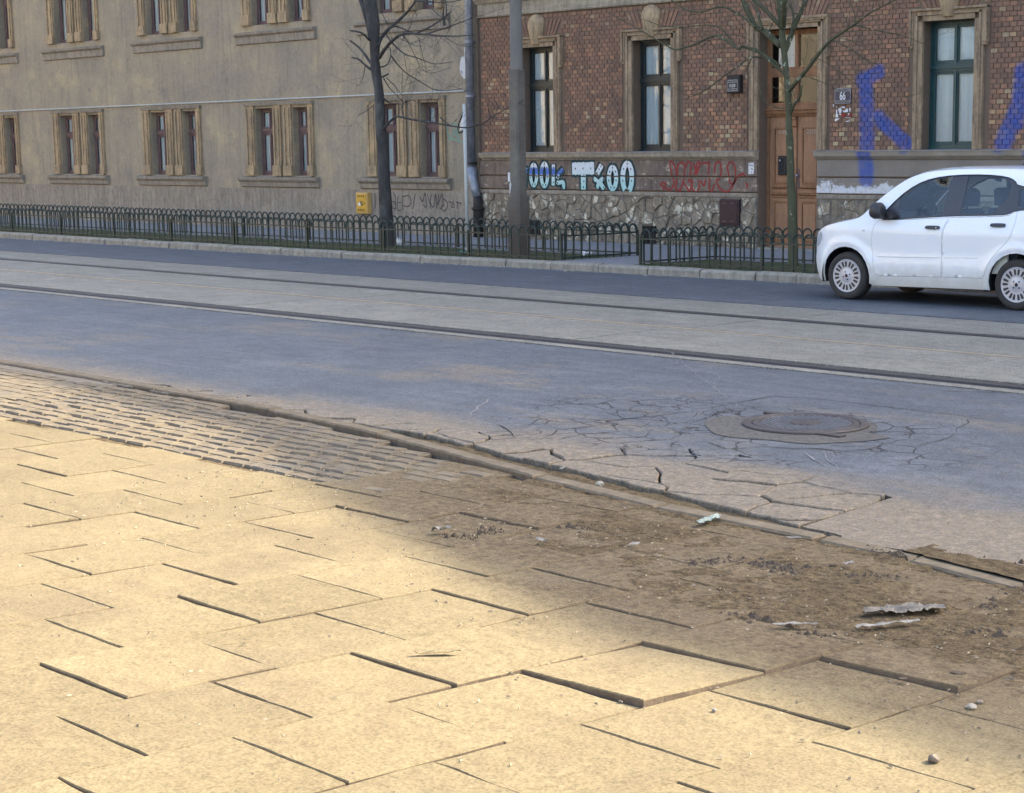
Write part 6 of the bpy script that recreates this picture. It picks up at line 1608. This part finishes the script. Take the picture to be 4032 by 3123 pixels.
for far in (False, True):
    side = panel('body_side', bodyp, mt['paint'], car, [FD, RD, DLO], off=0, far=far, step=.04)
    panel('front_door', FD, mt['paint'], car, far=far, gap=.0045)
    panel('rear_door', RD, mt['paint'], car, far=far, gap=.0045)
    G1_ = roundp([(-.42, 1.015), (-.41, 1.235), (-.2, 1.375), (.0, 1.455), (.27, 1.498), (.175, 1.055), (-.2, 1.03)], 0)
    G2_ = [(.415, 1.07), (.485, 1.502), (.72, 1.503), (.94, 1.483), (1.02, 1.45), (1.05, 1.40), (1.0, 1.25), (.83, 1.085)]
    G3_ = [(1.15, 1.16), (1.15, 1.36), (1.36, 1.345), (1.45, 1.30), (1.47, 1.22), (1.42, 1.17)]
    G1_, G2_, G3_ = lean(G1_), lean(G2_), lean(G3_)
    tr = panel('window_trim', DLO, mt['pillar_film'], car, [G1_, G2_, G3_], off=-.003, far=far, rim=.01)
    for G in (G1_, G2_, G3_): panel('side_window', G, mt['car_glass'], tr, off=-.006, far=far, rim=0, gap=-.004, step=.12)
    # rubber edge lines round the window opening
    m = MB(); pts_ = [(p[0], p[1]) for p in DLO]; s_ = -1 if far else 1
    ring = [(CX + p[0], CY + (1.64 - insetf(*p) + .001 if far else insetf(*p) - .001), p[1]) for p in pts_]; m.tube(ring + [ring[0]], .006, 5, cap=False); m.build('window_seal', mt['black_plastic'], tr)
    # arch lips, handles, rub line
    for A_ in (AF, ARR):
        m = MB(); m.tube([(CX + p[0], CY + (1.64 - insetf(*p) - .006 if far else insetf(*p) + .006), p[1]) for p in A_], .009, 6); m.build('arch_lip', mt['paint'], side)
    for hx0, hz in ((-.02, .908), (.83, .955)):
        o_ = -.0 
        hp = roundp([(hx0, hz - .022), (hx0 + .005, hz + .018), (hx0 + .04, hz + .026), (hx0 + .18, hz + .026), (hx0 + .195, hz + .01), (hx0 + .19, hz - .022)], 1)
        panel('door_handle', hp, mt['black_plastic'], side, off=.022, far=far, step=.03, rim=.026)
        m = MB(); yy = CY + (1.64 - insetf(hx0 + .16, hz) + .024 if far else insetf(hx0 + .16, hz) - .026); m.lathe([(.0001, 0), (.009, .001)], (CX + hx0 + .155, yy, hz), 'y', 10)
        if hx0 < 0 and not far: m.build('door_lock', mt['white_metal'], side)
    panel('side_repeater', [(-.905, .838), (-.905, .856), (-.865, .858), (-.86, .842)], mt['lamp'], side, off=.004, far=far, step=.02, rim=.006)
    panel('rub_strip', [(-.69, .538), (.175, .556), (.175, .563), (-.69, .545)], mt['white_metal'], side, off=.0015, far=far, step=.05, rim=.002, gap=0)
    panel('rub_strip', [(.225, .557), (.68, .572), (.68, .579), (.225, .564)], mt['white_metal'], side, off=.0015, far=far, step=.05, rim=.002, gap=0)
    # headlamp wrapping the corner
    panel('headlamp', [(-1.685, .62), (-1.69, .70), (-1.63, .785), (-1.55, .82), (-1.53, .76), (-1.6, .66)], mt['lamp'], side, off=.004, far=far, step=.03)
    panel('tail_lamp', [(1.60, 1.0), (1.55, 1.35), (1.60, 1.34), (1.66, 1.15), (1.70, .98)], mt['red_lamp'], side, off=.004, far=far, step=.03)
    # door mirror
    sgn = 1 if far else -1
    yb = CY + (1.64 - insetf(-.55, 1.05) if far else insetf(-.55, 1.05))
    m = MB()
    prof = [(-.13, .0), (-.115, .075), (-.07, .11), (.0, .115), (.035, .08), (.045, -.03), (.02, -.075), (-.06, -.08), (-.115, -.05)]
    L_ = [(0.05, .75), (.085, .95), (.14, 1.02), (.20, .95), (.225, .7)]
    for oy, sc_ in L_:
        for (px_, pz_) in prof: m.v.append((CX - .60 + px_ * sc_ + oy * .05, yb + sgn * oy, 1.075 + pz_ * sc_))
    n = len(prof)
    for i in range(len(L_) - 1):
        for k in range(n): m.f.append((i * n + k, i * n + (k + 1) % n, (i + 1) * n + (k + 1) % n, (i + 1) * n + k))
    m.f += [tuple(range(n)), tuple((len(L_) - 1) * n + k for k in range(n))]
    mir = m.build('door_mirror', mt['black_plastic'], car, smooth=True)
    m = MB(); m.prism([(CX - .50, 1.0), (CX - .43, 1.02), (CX - .46, 1.07), (CX - .56, 1.07)], min(yb, yb + sgn * .09), max(yb, yb + sgn * .09)); m.build('mirror_foot', mt['black_plastic'], mir)
def loft(name, i0, i1, mat, nt_=14, shrink=0.0, parent=car, e0=0.0, lift=0.0):
    vs = []; fs = []; n = nt_ * 2
    for i in range(i0, i1 + 1):
        ex, ez = SE[i]; cx_, cz_ = SC[i]; ye = insetf(ex, ez)
        for k in range(n + 1):
            t = k / nt_ - 1; s = 1 - abs(t); s2 = e0 + (1 - e0) * s
            f_ = 1 - (1 - s2) ** (3.4 if ez < .88 else 2.4)
            y = ye + (.82 - ye) * s2
            if t > 0: y = 1.64 - y
            vs.append((CX + ex + (cx_ - ex) * f_, CY + y, ez + (cz_ - ez) * f_ + lift))
    for i in range(i1 - i0):
        for k in range(n): fs.append((i * (n + 1) + k, (i + 1) * (n + 1) + k, (i + 1) * (n + 1) + k + 1, i * (n + 1) + k + 1))
    return obj(name, vs, fs, mat, parent, smooth=True)
K = 6
loft('front_bumper', 0, 4 * K, mt['paint']); loft('grille', 1 * K + 2, 2 * K + 3, mt['black_plastic'], e0=.3, lift=.0).location.x -= .004
loft('nose', 4 * K, 6 * K, mt['paint']); loft('bonnet', 6 * K, 10 * K, mt['paint'])
loft('windscreen_frame', 10 * K, 11 * K - 3, mt['black_plastic']); loft('windscreen', 11 * K - 3, 14 * K - 2, mt['car_glass']); loft('roof', 14 * K - 2, 18 * K + 2, mt['paint'])
loft('tailgate_glass', 18 * K + 2, 21 * K, mt['car_glass']); loft('tailgate', 21 * K, 23 * K, mt['paint']); loft('rear_bumper', 23 * K, 25 * K, mt['paint'])
# floor, wheel housings
m = MB(); m.box(CX - .72, CX + .74, CY + .06, CY + 1.58, .19, .34); m.box(CX - 1.55, CX + 1.6, CY + .34, CY + 1.3, .2, .5); m.box(CX + 1.2, CX + 1.55, CY + .2, CY + .8, .16, .34); m.build('underbody', mt['black_plastic'], car)
for ax in (-1.15, 1.17):
    for y0 in (CY + .03, CY + 1.27):
        m = MB(); N = 20; r_ = .362
        for k in range(N + 1):
            a_ = R(-15 + 210 * k / N)
            for yy in (y0, y0 + .34): m.v.append((CX + ax + r_ * math.cos(a_), yy, .30 + r_ * math.sin(a_)))
        for k in range(N): m.f.append((2 * k, 2 * k + 1, 2 * k + 3, 2 * k + 2))
        nn = len(m.v); yy = y0 + .34 if y0 < CY + .5 else y0
        m.v += [(CX + ax, yy, .30)]; 
        for k in range(N): m.f.append((nn, 2 * k + (1 if y0 < CY + .5 else 0), 2 * k + 2 + (1 if y0 < CY + .5 else 0)))
        m.build('wheel_housing', mt['black_plastic'], car)
# wheels
def wheel_meshes():
    t = MB(); prof = [(.19, .022), (.205, .004), (.235, -.006), (.262, -.002), (.280, .012), (.290, .035), (.292, .06), (.292, .13), (.288, .16), (.27, .18), (.19, .178)]
    t.lathe(prof, (0, 0, 0), 'y', 48)
    for g_ in (.055, .085, .115):
        pass
    h = MB(); h.lathe([(.0001, -.004), (.03, -.004), (.055, .0), (.088, .004), (.092, .012)], (0, 0, 0), 'y', 36); h.lathe([(.180, .012), (.184, .002), (.198, .0), (.205, .010)], (0, 0, 0), 'y', 48)
    back = MB(); back.lathe([(.0001, .028), (.20, .028)], (0, 0, 0), 'y', 36)
    h.lathe([(.088, .006), (.182, .004)], (0, 0, 0), 'y', 48)
    sl2 = MB(); NS = 9
    for k in range(NS):
        a0 = 2 * math.pi * (k + .5) / NS
        for da in (-.155, .155):
            c, s = math.cos(a0 + da), math.sin(a0 + da); n = len(sl2.v); rr2 = ((.108, .006), (.118, .0115), (.165, .0165), (.176, .009))
            for r_, ww in rr2:
                for sd in (-1, 1): sl2.v.append((r_ * c - sd * ww * s, .0015, r_ * s + sd * ww * c))
            for q in range(3): sl2.f.append((n + 2 * q, n + 2 * q + 1, n + 2 * q + 3, n + 2 * q + 2))
    b = MB()
    for k in range(4):
        a = math.pi / 4 + k * math.pi / 2; b.lathe([(.0001, -.002), (.009, -.001), (.011, .006)], (.048 * math.cos(a), -.003, .048 * math.sin(a)), 'y', 10)
    e = MB(); e.lathe([(.0001, -.010), (.018, -.009), (.022, -.003)], (0, 0, 0), 'y', 16)
    return [mesh(n_, x_.v, x_.f, mt[m__], s_) for n_, x_, m__, s_ in (('wheel', t, 'tyre', True), ('hubcap', h, 'hub', False), ('wheel_disc', back, 'black_plastic', False), ('hubcap_slots', sl2, 'black_plastic', False), ('wheel_bolt', b, 'ink', False), ('hub_emblem', e, 'maroon', True))]
WM = wheel_meshes()
for ax in (-1.15, 1.17):
    for yy, flip in ((CY + .035, 0), (CY + 1.605, 1)):
        wpos = Vector((CX + ax, yy, .292)); rot = (0, rt.uniform(0, 3), math.pi if flip else 0)
        w0 = link('wheel', WM[0], car); w0.location = wpos; w0.rotation_euler = (0, 0, rot[2])
        for me_ in WM[1:]:
            o = bpy.data.objects.new(me_.name, me_); COL.objects.link(o); o.parent = w0; o.rotation_euler = (0, rot[1], 0)
# interior
def seat(x, y):
    m = MB(); m.profile([(0, 0)] * 0 or [(0, 0), (0, 0), (0, 0)], 0, 0) if False else None
    pr = [(-.24, .42), (-.25, .56), (.22, .54), (.30, .60), (.42, 1.12), (.50, 1.12), (.46, .6), (.32, .42)]
    m.prism([(CX + x + a, b) for a, b in pr][::-1], CY + y, CY + y + .48); m.prism([(CX + x + a, b) for a, b in [(.42, 1.15), (.41, 1.33), (.46, 1.36), (.52, 1.32), (.51, 1.15)]][::-1], CY + y + .12, CY + y + .37)
    m.tube([(CX + x + .46, CY + y + .18, 1.1), (CX + x + .46, CY + y + .18, 1.2)], .008, 5); m.build('seat', mt['seat_cloth'], car)
seat(-.15, .20); seat(-.15, .96); seat(.62, .22); seat(.62, .94)
m = MB(); m.prism([(CX - .95, .9), (CX - .85, 1.04), (CX - .55, 1.06), (CX - .42, .98), (CX - .45, .6), (CX - .9, .6)][::-1], CY + .17, CY + 1.47); m.build('dashboard', mt['black_plastic'], car)
m = MB(); sw = Vector((CX - .30, CY + .46, 1.0)); pts_ = []
for k in range(21): a_ = 2 * math.pi * k / 20; pts_.append(sw + Vector((.08 * math.sin(a_), .18 * math.cos(a_), .165 * math.sin(a_))))
m.tube(pts_, .016, 7, cap=False); m.tube([sw, sw + Vector((-.15, 0, -.05))], .03, 8); m.tube([sw + Vector((0, -.17, 0)), sw, sw + Vector((0, .17, 0))], .014, 5); m.build('steering_wheel', mt['black_plastic'], car)
m = MB(); m.cbox(CX - .34, CX - .29, CY + .70, CY + .94, 1.33, 1.40, .01); m.tube([(CX - .31, CY + .82, 1.4), (CX - .33, CY + .82, 1.53)], .01, 6); m.build('rear_view_mirror', mt['black_plastic'], car)
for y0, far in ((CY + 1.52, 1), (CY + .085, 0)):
    m = MB(); m.box(CX - .50, CX + .19, y0, y0 + .03, .4, 1.10 if far else .95); m.box(CX + .27, CX + 1.02, y0, y0 + .03, .4, 1.12 if far else .97); o_ = m.build('door_trim', mt['cream_trim'], car)  # far-side trim raised to stand in for a pale reflection in the glass
    if far:
        m = MB(); m.prism([(CX - .36, 1.0), (CX - .30, 1.06), (CX - .10, 1.06), (CX - .16, 1.0)][::-1], y0 - .012, y0 - .001); m.prism([(CX + .5, 1.02), (CX + .57, 1.08), (CX + .80, 1.08), (CX + .73, 1.02)][::-1], y0 - .012, y0 - .001); m.build('door_pull', mt['black_plastic'], o_)
m = MB(); m.box(CX - .1, CX + 1.3, CY + .22, CY + 1.42, 1.512, 1.525); m.build('headliner', mt['seat_cloth'], car)
m = MB(); m.tube([(CX + .75, CY + .82, 1.6), (CX + .95, CY + .82, 1.8)], [.008, .003], 6); m.build('aerial', mt['black_plastic'], car)

# ------------------------------------------------------------------ houses on the near side (seen in the window reflections)
yb_ = thing('yellow_building', (-60, -8, 0), 'pale yellow sunlit tenement on the near side of the street, mirrored in the panes', 'building')
mt['yellow_stucco'] = M('pale_yellow_stucco', (0.60, 0.52, 0.38), (0.54, 0.46, 0.34), 2, 0.9, 0.2)
m = MB(); hh = [(-79 + i * 3.2, -77.8 + i * 3.2, 1.2 + j * 3.6, 3.2 + j * 3.6) for i in range(12) for j in range(4)]
wall_holes(m, -80, -41, 0, 15.5, hh, -8, -8.3); m.box(-80, -41, -20, -8.4, 0, 15.4)
wl_ = m.build('wall', mt['yellow_stucco'], yb_)
m = MB()
for (a_, b_, c_, d_) in hh: m.add([(a_, -8.25, c_), (b_, -8.25, c_), (b_, -8.25, d_), (a_, -8.25, d_)], [(0, 1, 2, 3)])
m.build('window', mt['void'], yb_)
m = MB(); m.box(-80.3, -40.7, -8.4, -7.6, 15.4, 15.9); m.box(-80.1, -40.9, -8.0, -7.9, 4.2, 4.5); m.build('cornice', mt['yellow_stucco'], yb_)
lb = thing('low_building', (-20, -9, 0), 'low plastered outbuilding with a dark tiled roof behind the near sidewalk', 'building')
m = MB(); m.box(-39, 12, -15, -9, 0, 2.5); m.build('wall', mt['yellow_stucco'], lb)
mt['tile'] = M('dark_roof_tiles', (0.07, 0.055, 0.05), (0.045, 0.038, 0.036), 12, 0.8, .3)
m = MB(); m.add([(-39.4, -8.6, 2.45), (12.4, -8.6, 2.45), (12.4, -12, 3.5), (-39.4, -12, 3.5), (-39.4, -15.4, 2.45), (12.4, -15.4, 2.45)], [(0, 1, 2, 3), (3, 2, 5, 4)]); m.build('roof', mt['tile'], lb)

# ------------------------------------------------------------------ litter
rl = random.Random(31)
def crumple(name, label, cat, c, L, Wd, H, ang, mat, seed, nx=14, ny=7, group=None, curl=0.0, thick=0.0015):
    vs = []; fs = []; rr_ = random.Random(seed)
    outl = [rr_.uniform(.75, 1.0) for _ in range(nx + 1)]
    for i in range(nx + 1):
        for j in range(ny + 1):
            u = (i / nx - .5) * L; v = (j / ny - .5) * Wd * outl[i] * (0.35 + .65 * math.sin(math.pi * (i / nx * .9 + .05)))
            fq = 26 if L < .25 else 11; q = Vector((u * fq, v * 45, seed))
            z = H * (0.5 + 0.75 * noise.noise(q) + .35 * noise.noise(q * 2.3)) + curl * (abs(j / ny - .5) * 2) ** 2 + .002
            u += .25 * H * noise.noise(q + Vector((9, 0, 0))); v += .4 * H * noise.noise(q + Vector((0, 9, 0)))
            x = c[0] + u * math.cos(ang) - v * math.sin(ang); y = c[1] + u * math.sin(ang) + v * math.cos(ang)
            vs.append((x, y, c[2] + max(z, .001)))
    n = len(vs); vs += [(x, y, z - thick) for x, y, z in vs]; m_ = ny + 1
    for i in range(nx):
        for j in range(ny):
            a = i * m_ + j; fs.append((a, a + m_, a + m_ + 1, a + 1)); fs.append((n + a, n + a + 1, n + a + m_ + 1, n + a + m_))
    for i in range(nx): fs += [(i * m_, n + i * m_, n + (i + 1) * m_, (i + 1) * m_), (i * m_ + ny, (i + 1) * m_ + ny, n + (i + 1) * m_ + ny, n + i * m_ + ny)]
    for j in range(ny): fs += [(j, j + 1, n + j + 1, n + j), (nx * m_ + j, n + nx * m_ + j, n + nx * m_ + j + 1, nx * m_ + j + 1)]
    o = obj(name, vs, fs, mat, smooth=False)
    return tag(o, label, cat, group)
def P3(x, y, z=0.012): p = gnd(1400 + x * .5952, 1650 + y * .5952); p.z = z; return p
def P4(x, y, z=0.015): p = gnd(2700 + x * .6099, 1700 + y * .6099); p.z = z; return p
def P5(x, y, z=0.010): p = gnd(1400 + x * .5952, 2300 + y * .5952); p.z = z; return p
def P6(x, y, z=0.010): p = gnd(2700 + x * .6099, 2300 + y * .6099); p.z = z; return p
def seg(name, label, cat, a, b, Wd, H, mat, seed, **k):
    c = (a + b) / 2; d = b - a; return crumple(name, label, cat, c, math.hypot(d.x, d.y), Wd, H, math.atan2(d.y, d.x), mat, seed, **k)
seg('plastic_film', 'long grey crumpled plastic film lying in the dirt at the right, largest piece of litter', 'litter', P4(1150, 1195, .010), P4(1670, 1165, .018), .11, .018, mt['foil'], 3, nx=30, ny=9)
seg('plastic_strip', 'thin twisted pale plastic strip below the long grey film', 'litter', P4(1100, 1295), P4(1510, 1255), .035, .014, mt['paper'], 5, nx=26, ny=5)
seg('paper_strip', 'torn pale paper strip on the dirty slabs left of the twisted plastic strip', 'litter', P4(560, 1275), P4(850, 1272), .035, .010, mt['paper'], 8, nx=18)
seg('candy_wrapper', 'pale green crumpled wrapper beside the kerb stone', 'litter', P4(70, 618), P4(215, 575), .055, .018, mt['green_wrap'], 11, nx=16)
seg('cigarette_end', 'white cigarette end lying in the dust of the gutter', 'litter', P4(1055, 637, .004), P4(1120, 637, .006), .012, .006, mt['paper'], 12, nx=8, ny=4)
seg('paper_scrap', 'small white paper scrap at the joint of two kerb stones', 'litter', P4(650, 705), P4(745, 712), .018, .006, mt['paper'], 13, nx=8, ny=4)
seg('crushed_cup', 'white crushed plastic scrap on the slab right of the dark dirt heap', 'litter', P4(1025, 895), P4(1075, 875), .035, .022, mt['paper'], 14, nx=8, ny=6)
seg('paper_ball', 'pale crumpled paper near the left edge of the slabs, with straw beside it', 'litter', P3(505, 765), P3(625, 750), .05, .03, mt['paper'], 15, nx=14, ny=8)
seg('tissue', 'small white tissue lying in the middle of the slabs', 'litter', P3(1190, 822), P3(1260, 832), .03, .014, mt['paper'], 16, nx=8, ny=5)
seg('tissue', 'small white tissue on the slabs, further right than the other one', 'litter', P3(1815, 860), P3(1875, 850), .03, .014, mt['paper'], 17, nx=8, ny=5)
seg('paper_scrap', 'tiny white scrap standing up beside the kerb stone', 'litter', P3(1768, 615), P3(1790, 612), .012, .02, mt['paper'], 18, nx=6, ny=4)
seg('paper_scrap', 'white pebble-like scrap at the edge of the broken asphalt', 'litter', P3(1350, 340, .004), P3(1385, 335, .004), .02, .016, mt['paper'], 19, nx=6, ny=5)
seg('leaf_litter', 'dry pale leaf lying on the sunlit slab at the lower right', 'leaf', P6(1375, 640), P6(1435, 635), .02, .006, mt['clod'], 20, nx=8, ny=5)
seg('leaf_litter', 'curled dry leaf fragments on the shaded slab at the right edge', 'leaf', P6(1705, 600), P6(1810, 600), .03, .008, mt['clod'], 21, nx=10, ny=5)
seg('film_scrap', 'thin pale film caught at the left slab joint', 'litter', P5(390, 480), P5(700, 475), .03, .012, mt['slab'], 22, nx=18, ny=5)
def blob(name, label, cat, c, r, mat, seed, flat=.7):
    bm = bmesh.new(); bmesh.ops.create_icosphere(bm, subdivisions=2, radius=1)
    for v in bm.verts:
        d = 1 + .3 * noise.noise(v.co * 1.7 + Vector((seed, 0, 0))) ; v.co = Vector((v.co.x * r * d, v.co.y * r * d, v.co.z * r * flat * d))
    me = bpy.data.meshes.new(name); bm.to_mesh(me); bm.free(); me.materials.append(mat); o = link(name, me); o.location = (c.x, c.y, c.z + r * flat * .7)
    return tag(o, label, cat)
blob('stone', 'brown stone on the sunlit slab near the bottom right corner', 'stone', P6(1600, 1145, 0), .017, mt['plate'], 1)
blob('stone', 'pair of grey stones in the slab joint at the right edge, the larger one', 'stone', P6(1845, 803, 0), .017, mt['kerb_far'], 2, .5)
blob('stone', 'pale stone behind the larger grey one in the slab joint at the right edge', 'stone', P6(1900, 770, 0), .012, mt['plate'], 3, .5)
blob('stone', 'dark round stone between kerb and broken asphalt', 'stone', P3(1615, 447, 0), .024, mt['kerb_far'], 4)
blob('stone', 'white pebble on the sunlit slab at the lower centre', 'stone', P6(185, 820, 0), .008, mt['paper'], 5)
blob('wood_chip', 'flat brown chip on the dirt right of the dark heap', 'chip', P4(950, 875, .006), .02, mt['clod'], 6, .3)
# dark clods heaped on the dirt
def clods(label, regions, n, seed):
    rc = random.Random(seed); m_ = MB()
    for k in range(n):
        a, b, sp_ = rc.choice(regions); t = rc.random(); c = a.lerp(b, t) + Vector((rc.gauss(0, sp_), rc.gauss(0, sp_ * .8), 0)); s = min(.024, .0035 + rc.expovariate(1 / .0045)); n0 = len(m_.v)
        a0 = rc.uniform(0, 6.28)
        for q in range(5): aa = a0 + q * 1.257; m_.v.append((c.x + s * math.cos(aa) * rc.uniform(.7, 1.7), c.y + s * math.sin(aa) * rc.uniform(.6, 1.1), dirt_h(c.x, c.y) - .002))
        m_.v.append((c.x + rc.uniform(-.3, .3) * s, c.y, max(dirt_h(c.x, c.y), 0) + s * rc.uniform(.5, .95)))
        for q in range(5): m_.f.append((n0 + q, n0 + (q + 1) % 5, n0 + 5))
    o = m_.build('dirt_clods', mt['clod'], kind='stuff'); return tag(o, label, 'dirt')
clods('dark crumbled earth heap on the dirty slabs below the kerb', [(P4(60, 850), P4(320, 830), .03), (P4(320, 830), P4(720, 890), .05), (P4(430, 860), P4(650, 905), .04)], 330, 3)
clods('loose dark crumbs scattered through the drift of dirt on the sidewalk', [(P4(250, 1180), P4(580, 1225), .02), (P4(700, 1300), P4(900, 1330), .04), (P4(1100, 940), P4(1330, 940), .04), (P4(1700, 790), P4(2100, 880), .05), (P4(1200, 760), P4(1420, 830), .03), (P4(1900, 1150), P4(2100, 1020), .03), (P6(1700, 330), P6(2100, 330), .05), (P3(800, 760), P3(960, 730), .04), (P3(1380, 710), P3(1600, 720), .05), (P3(600, 760), P3(780, 790), .03)], 480, 4)
m_ = MB()      # straw, chips and crumbs over the whole walk
cols = random.Random(8)
for k in range(3600):
    x = cols.uniform(-7.5, -1.6); y = cols.uniform(2.4, 5.7)
    if cols.random() > 0.12 + 0.75 * math.exp(-((y - 4.8) / .7) ** 2): continue
    if y > south_limit(x) - .01: continue
    z = max(dirt_h(x, y), 0.0) + .004; L = cols.uniform(.002, .010); a = cols.uniform(0, 3.14); ww = cols.uniform(.001, .003); n0 = len(m_.v); h2 = cols.uniform(.0005, .003)
    c, s = math.cos(a), math.sin(a)
    m_.v += [(x - L * c - ww * s, y - L * s + ww * c, z - .003), (x + L * c - ww * s, y + L * s + ww * c, z - .003), (x + L * c + ww * s, y + L * s - ww * c, z - .003), (x - L * c + ww * s, y - L * s - ww * c, z - .003), (x - L * .6 * c, y - L * .6 * s, z + h2), (x + L * .6 * c, y + L * .6 * s, z + h2 * .7)]
    m_.f += [(n0, n0 + 1, n0 + 5, n0 + 4), (n0 + 2, n0 + 3, n0 + 4, n0 + 5), (n0 + 1, n0 + 2, n0 + 5), (n0 + 3, n0, n0 + 4)]
mt['chips'] = M('mixed_debris', (0.15, 0.115, 0.075), (0.40, 0.34, 0.25), 60, 0.9, 0)
o = m_.build('debris', mt['chips'], kind='stuff'); tag(o, 'fine straw, chips and crumbs strewn over the sidewalk slabs', 'debris')
# litter in the verge
q_ = at(1400 + 1060 * .4121, 600 + 935 * .4121, kerbY(-21.5) + .75); seg('plastic_bag', 'turquoise plastic scrap in the verge at the foot of the thin post', 'litter', Vector((q_.x - .16, q_.y, .13)), Vector((q_.x + .14, q_.y, .13)), .12, .05, mt['teal_wrap'], 30, nx=10)
q_ = at(1400 + 415 * .4121, 600 + 860 * .4121, 19.0); seg('white_bag', 'white paper scrap standing beside the trunk of the dark tree', 'litter', Vector((q_.x - .07, q_.y, .14)), Vector((q_.x + .08, q_.y, .14)), .06, .16, mt['white'], 31, nx=8)
q_ = gnd(2200 + 265 * .4121, 600 + 990 * .4121, .13); seg('crumpled_bag', 'white crumpled bag in the grass beside the passage fence', 'litter', Vector((q_.x - .11, q_.y, .13)), Vector((q_.x + .11, q_.y, .13)), .12, .08, mt['white'], 32, nx=10)
q_ = gnd(1400 + 1720 * .4121, 600 + 940 * .4121, .13); seg('paper_scraps', 'white scraps in the verge just right of the concrete pole', 'litter', Vector((q_.x - .2, q_.y, .13)), Vector((q_.x + .2, q_.y, .13)), .1, .03, mt['paper'], 33, nx=12)
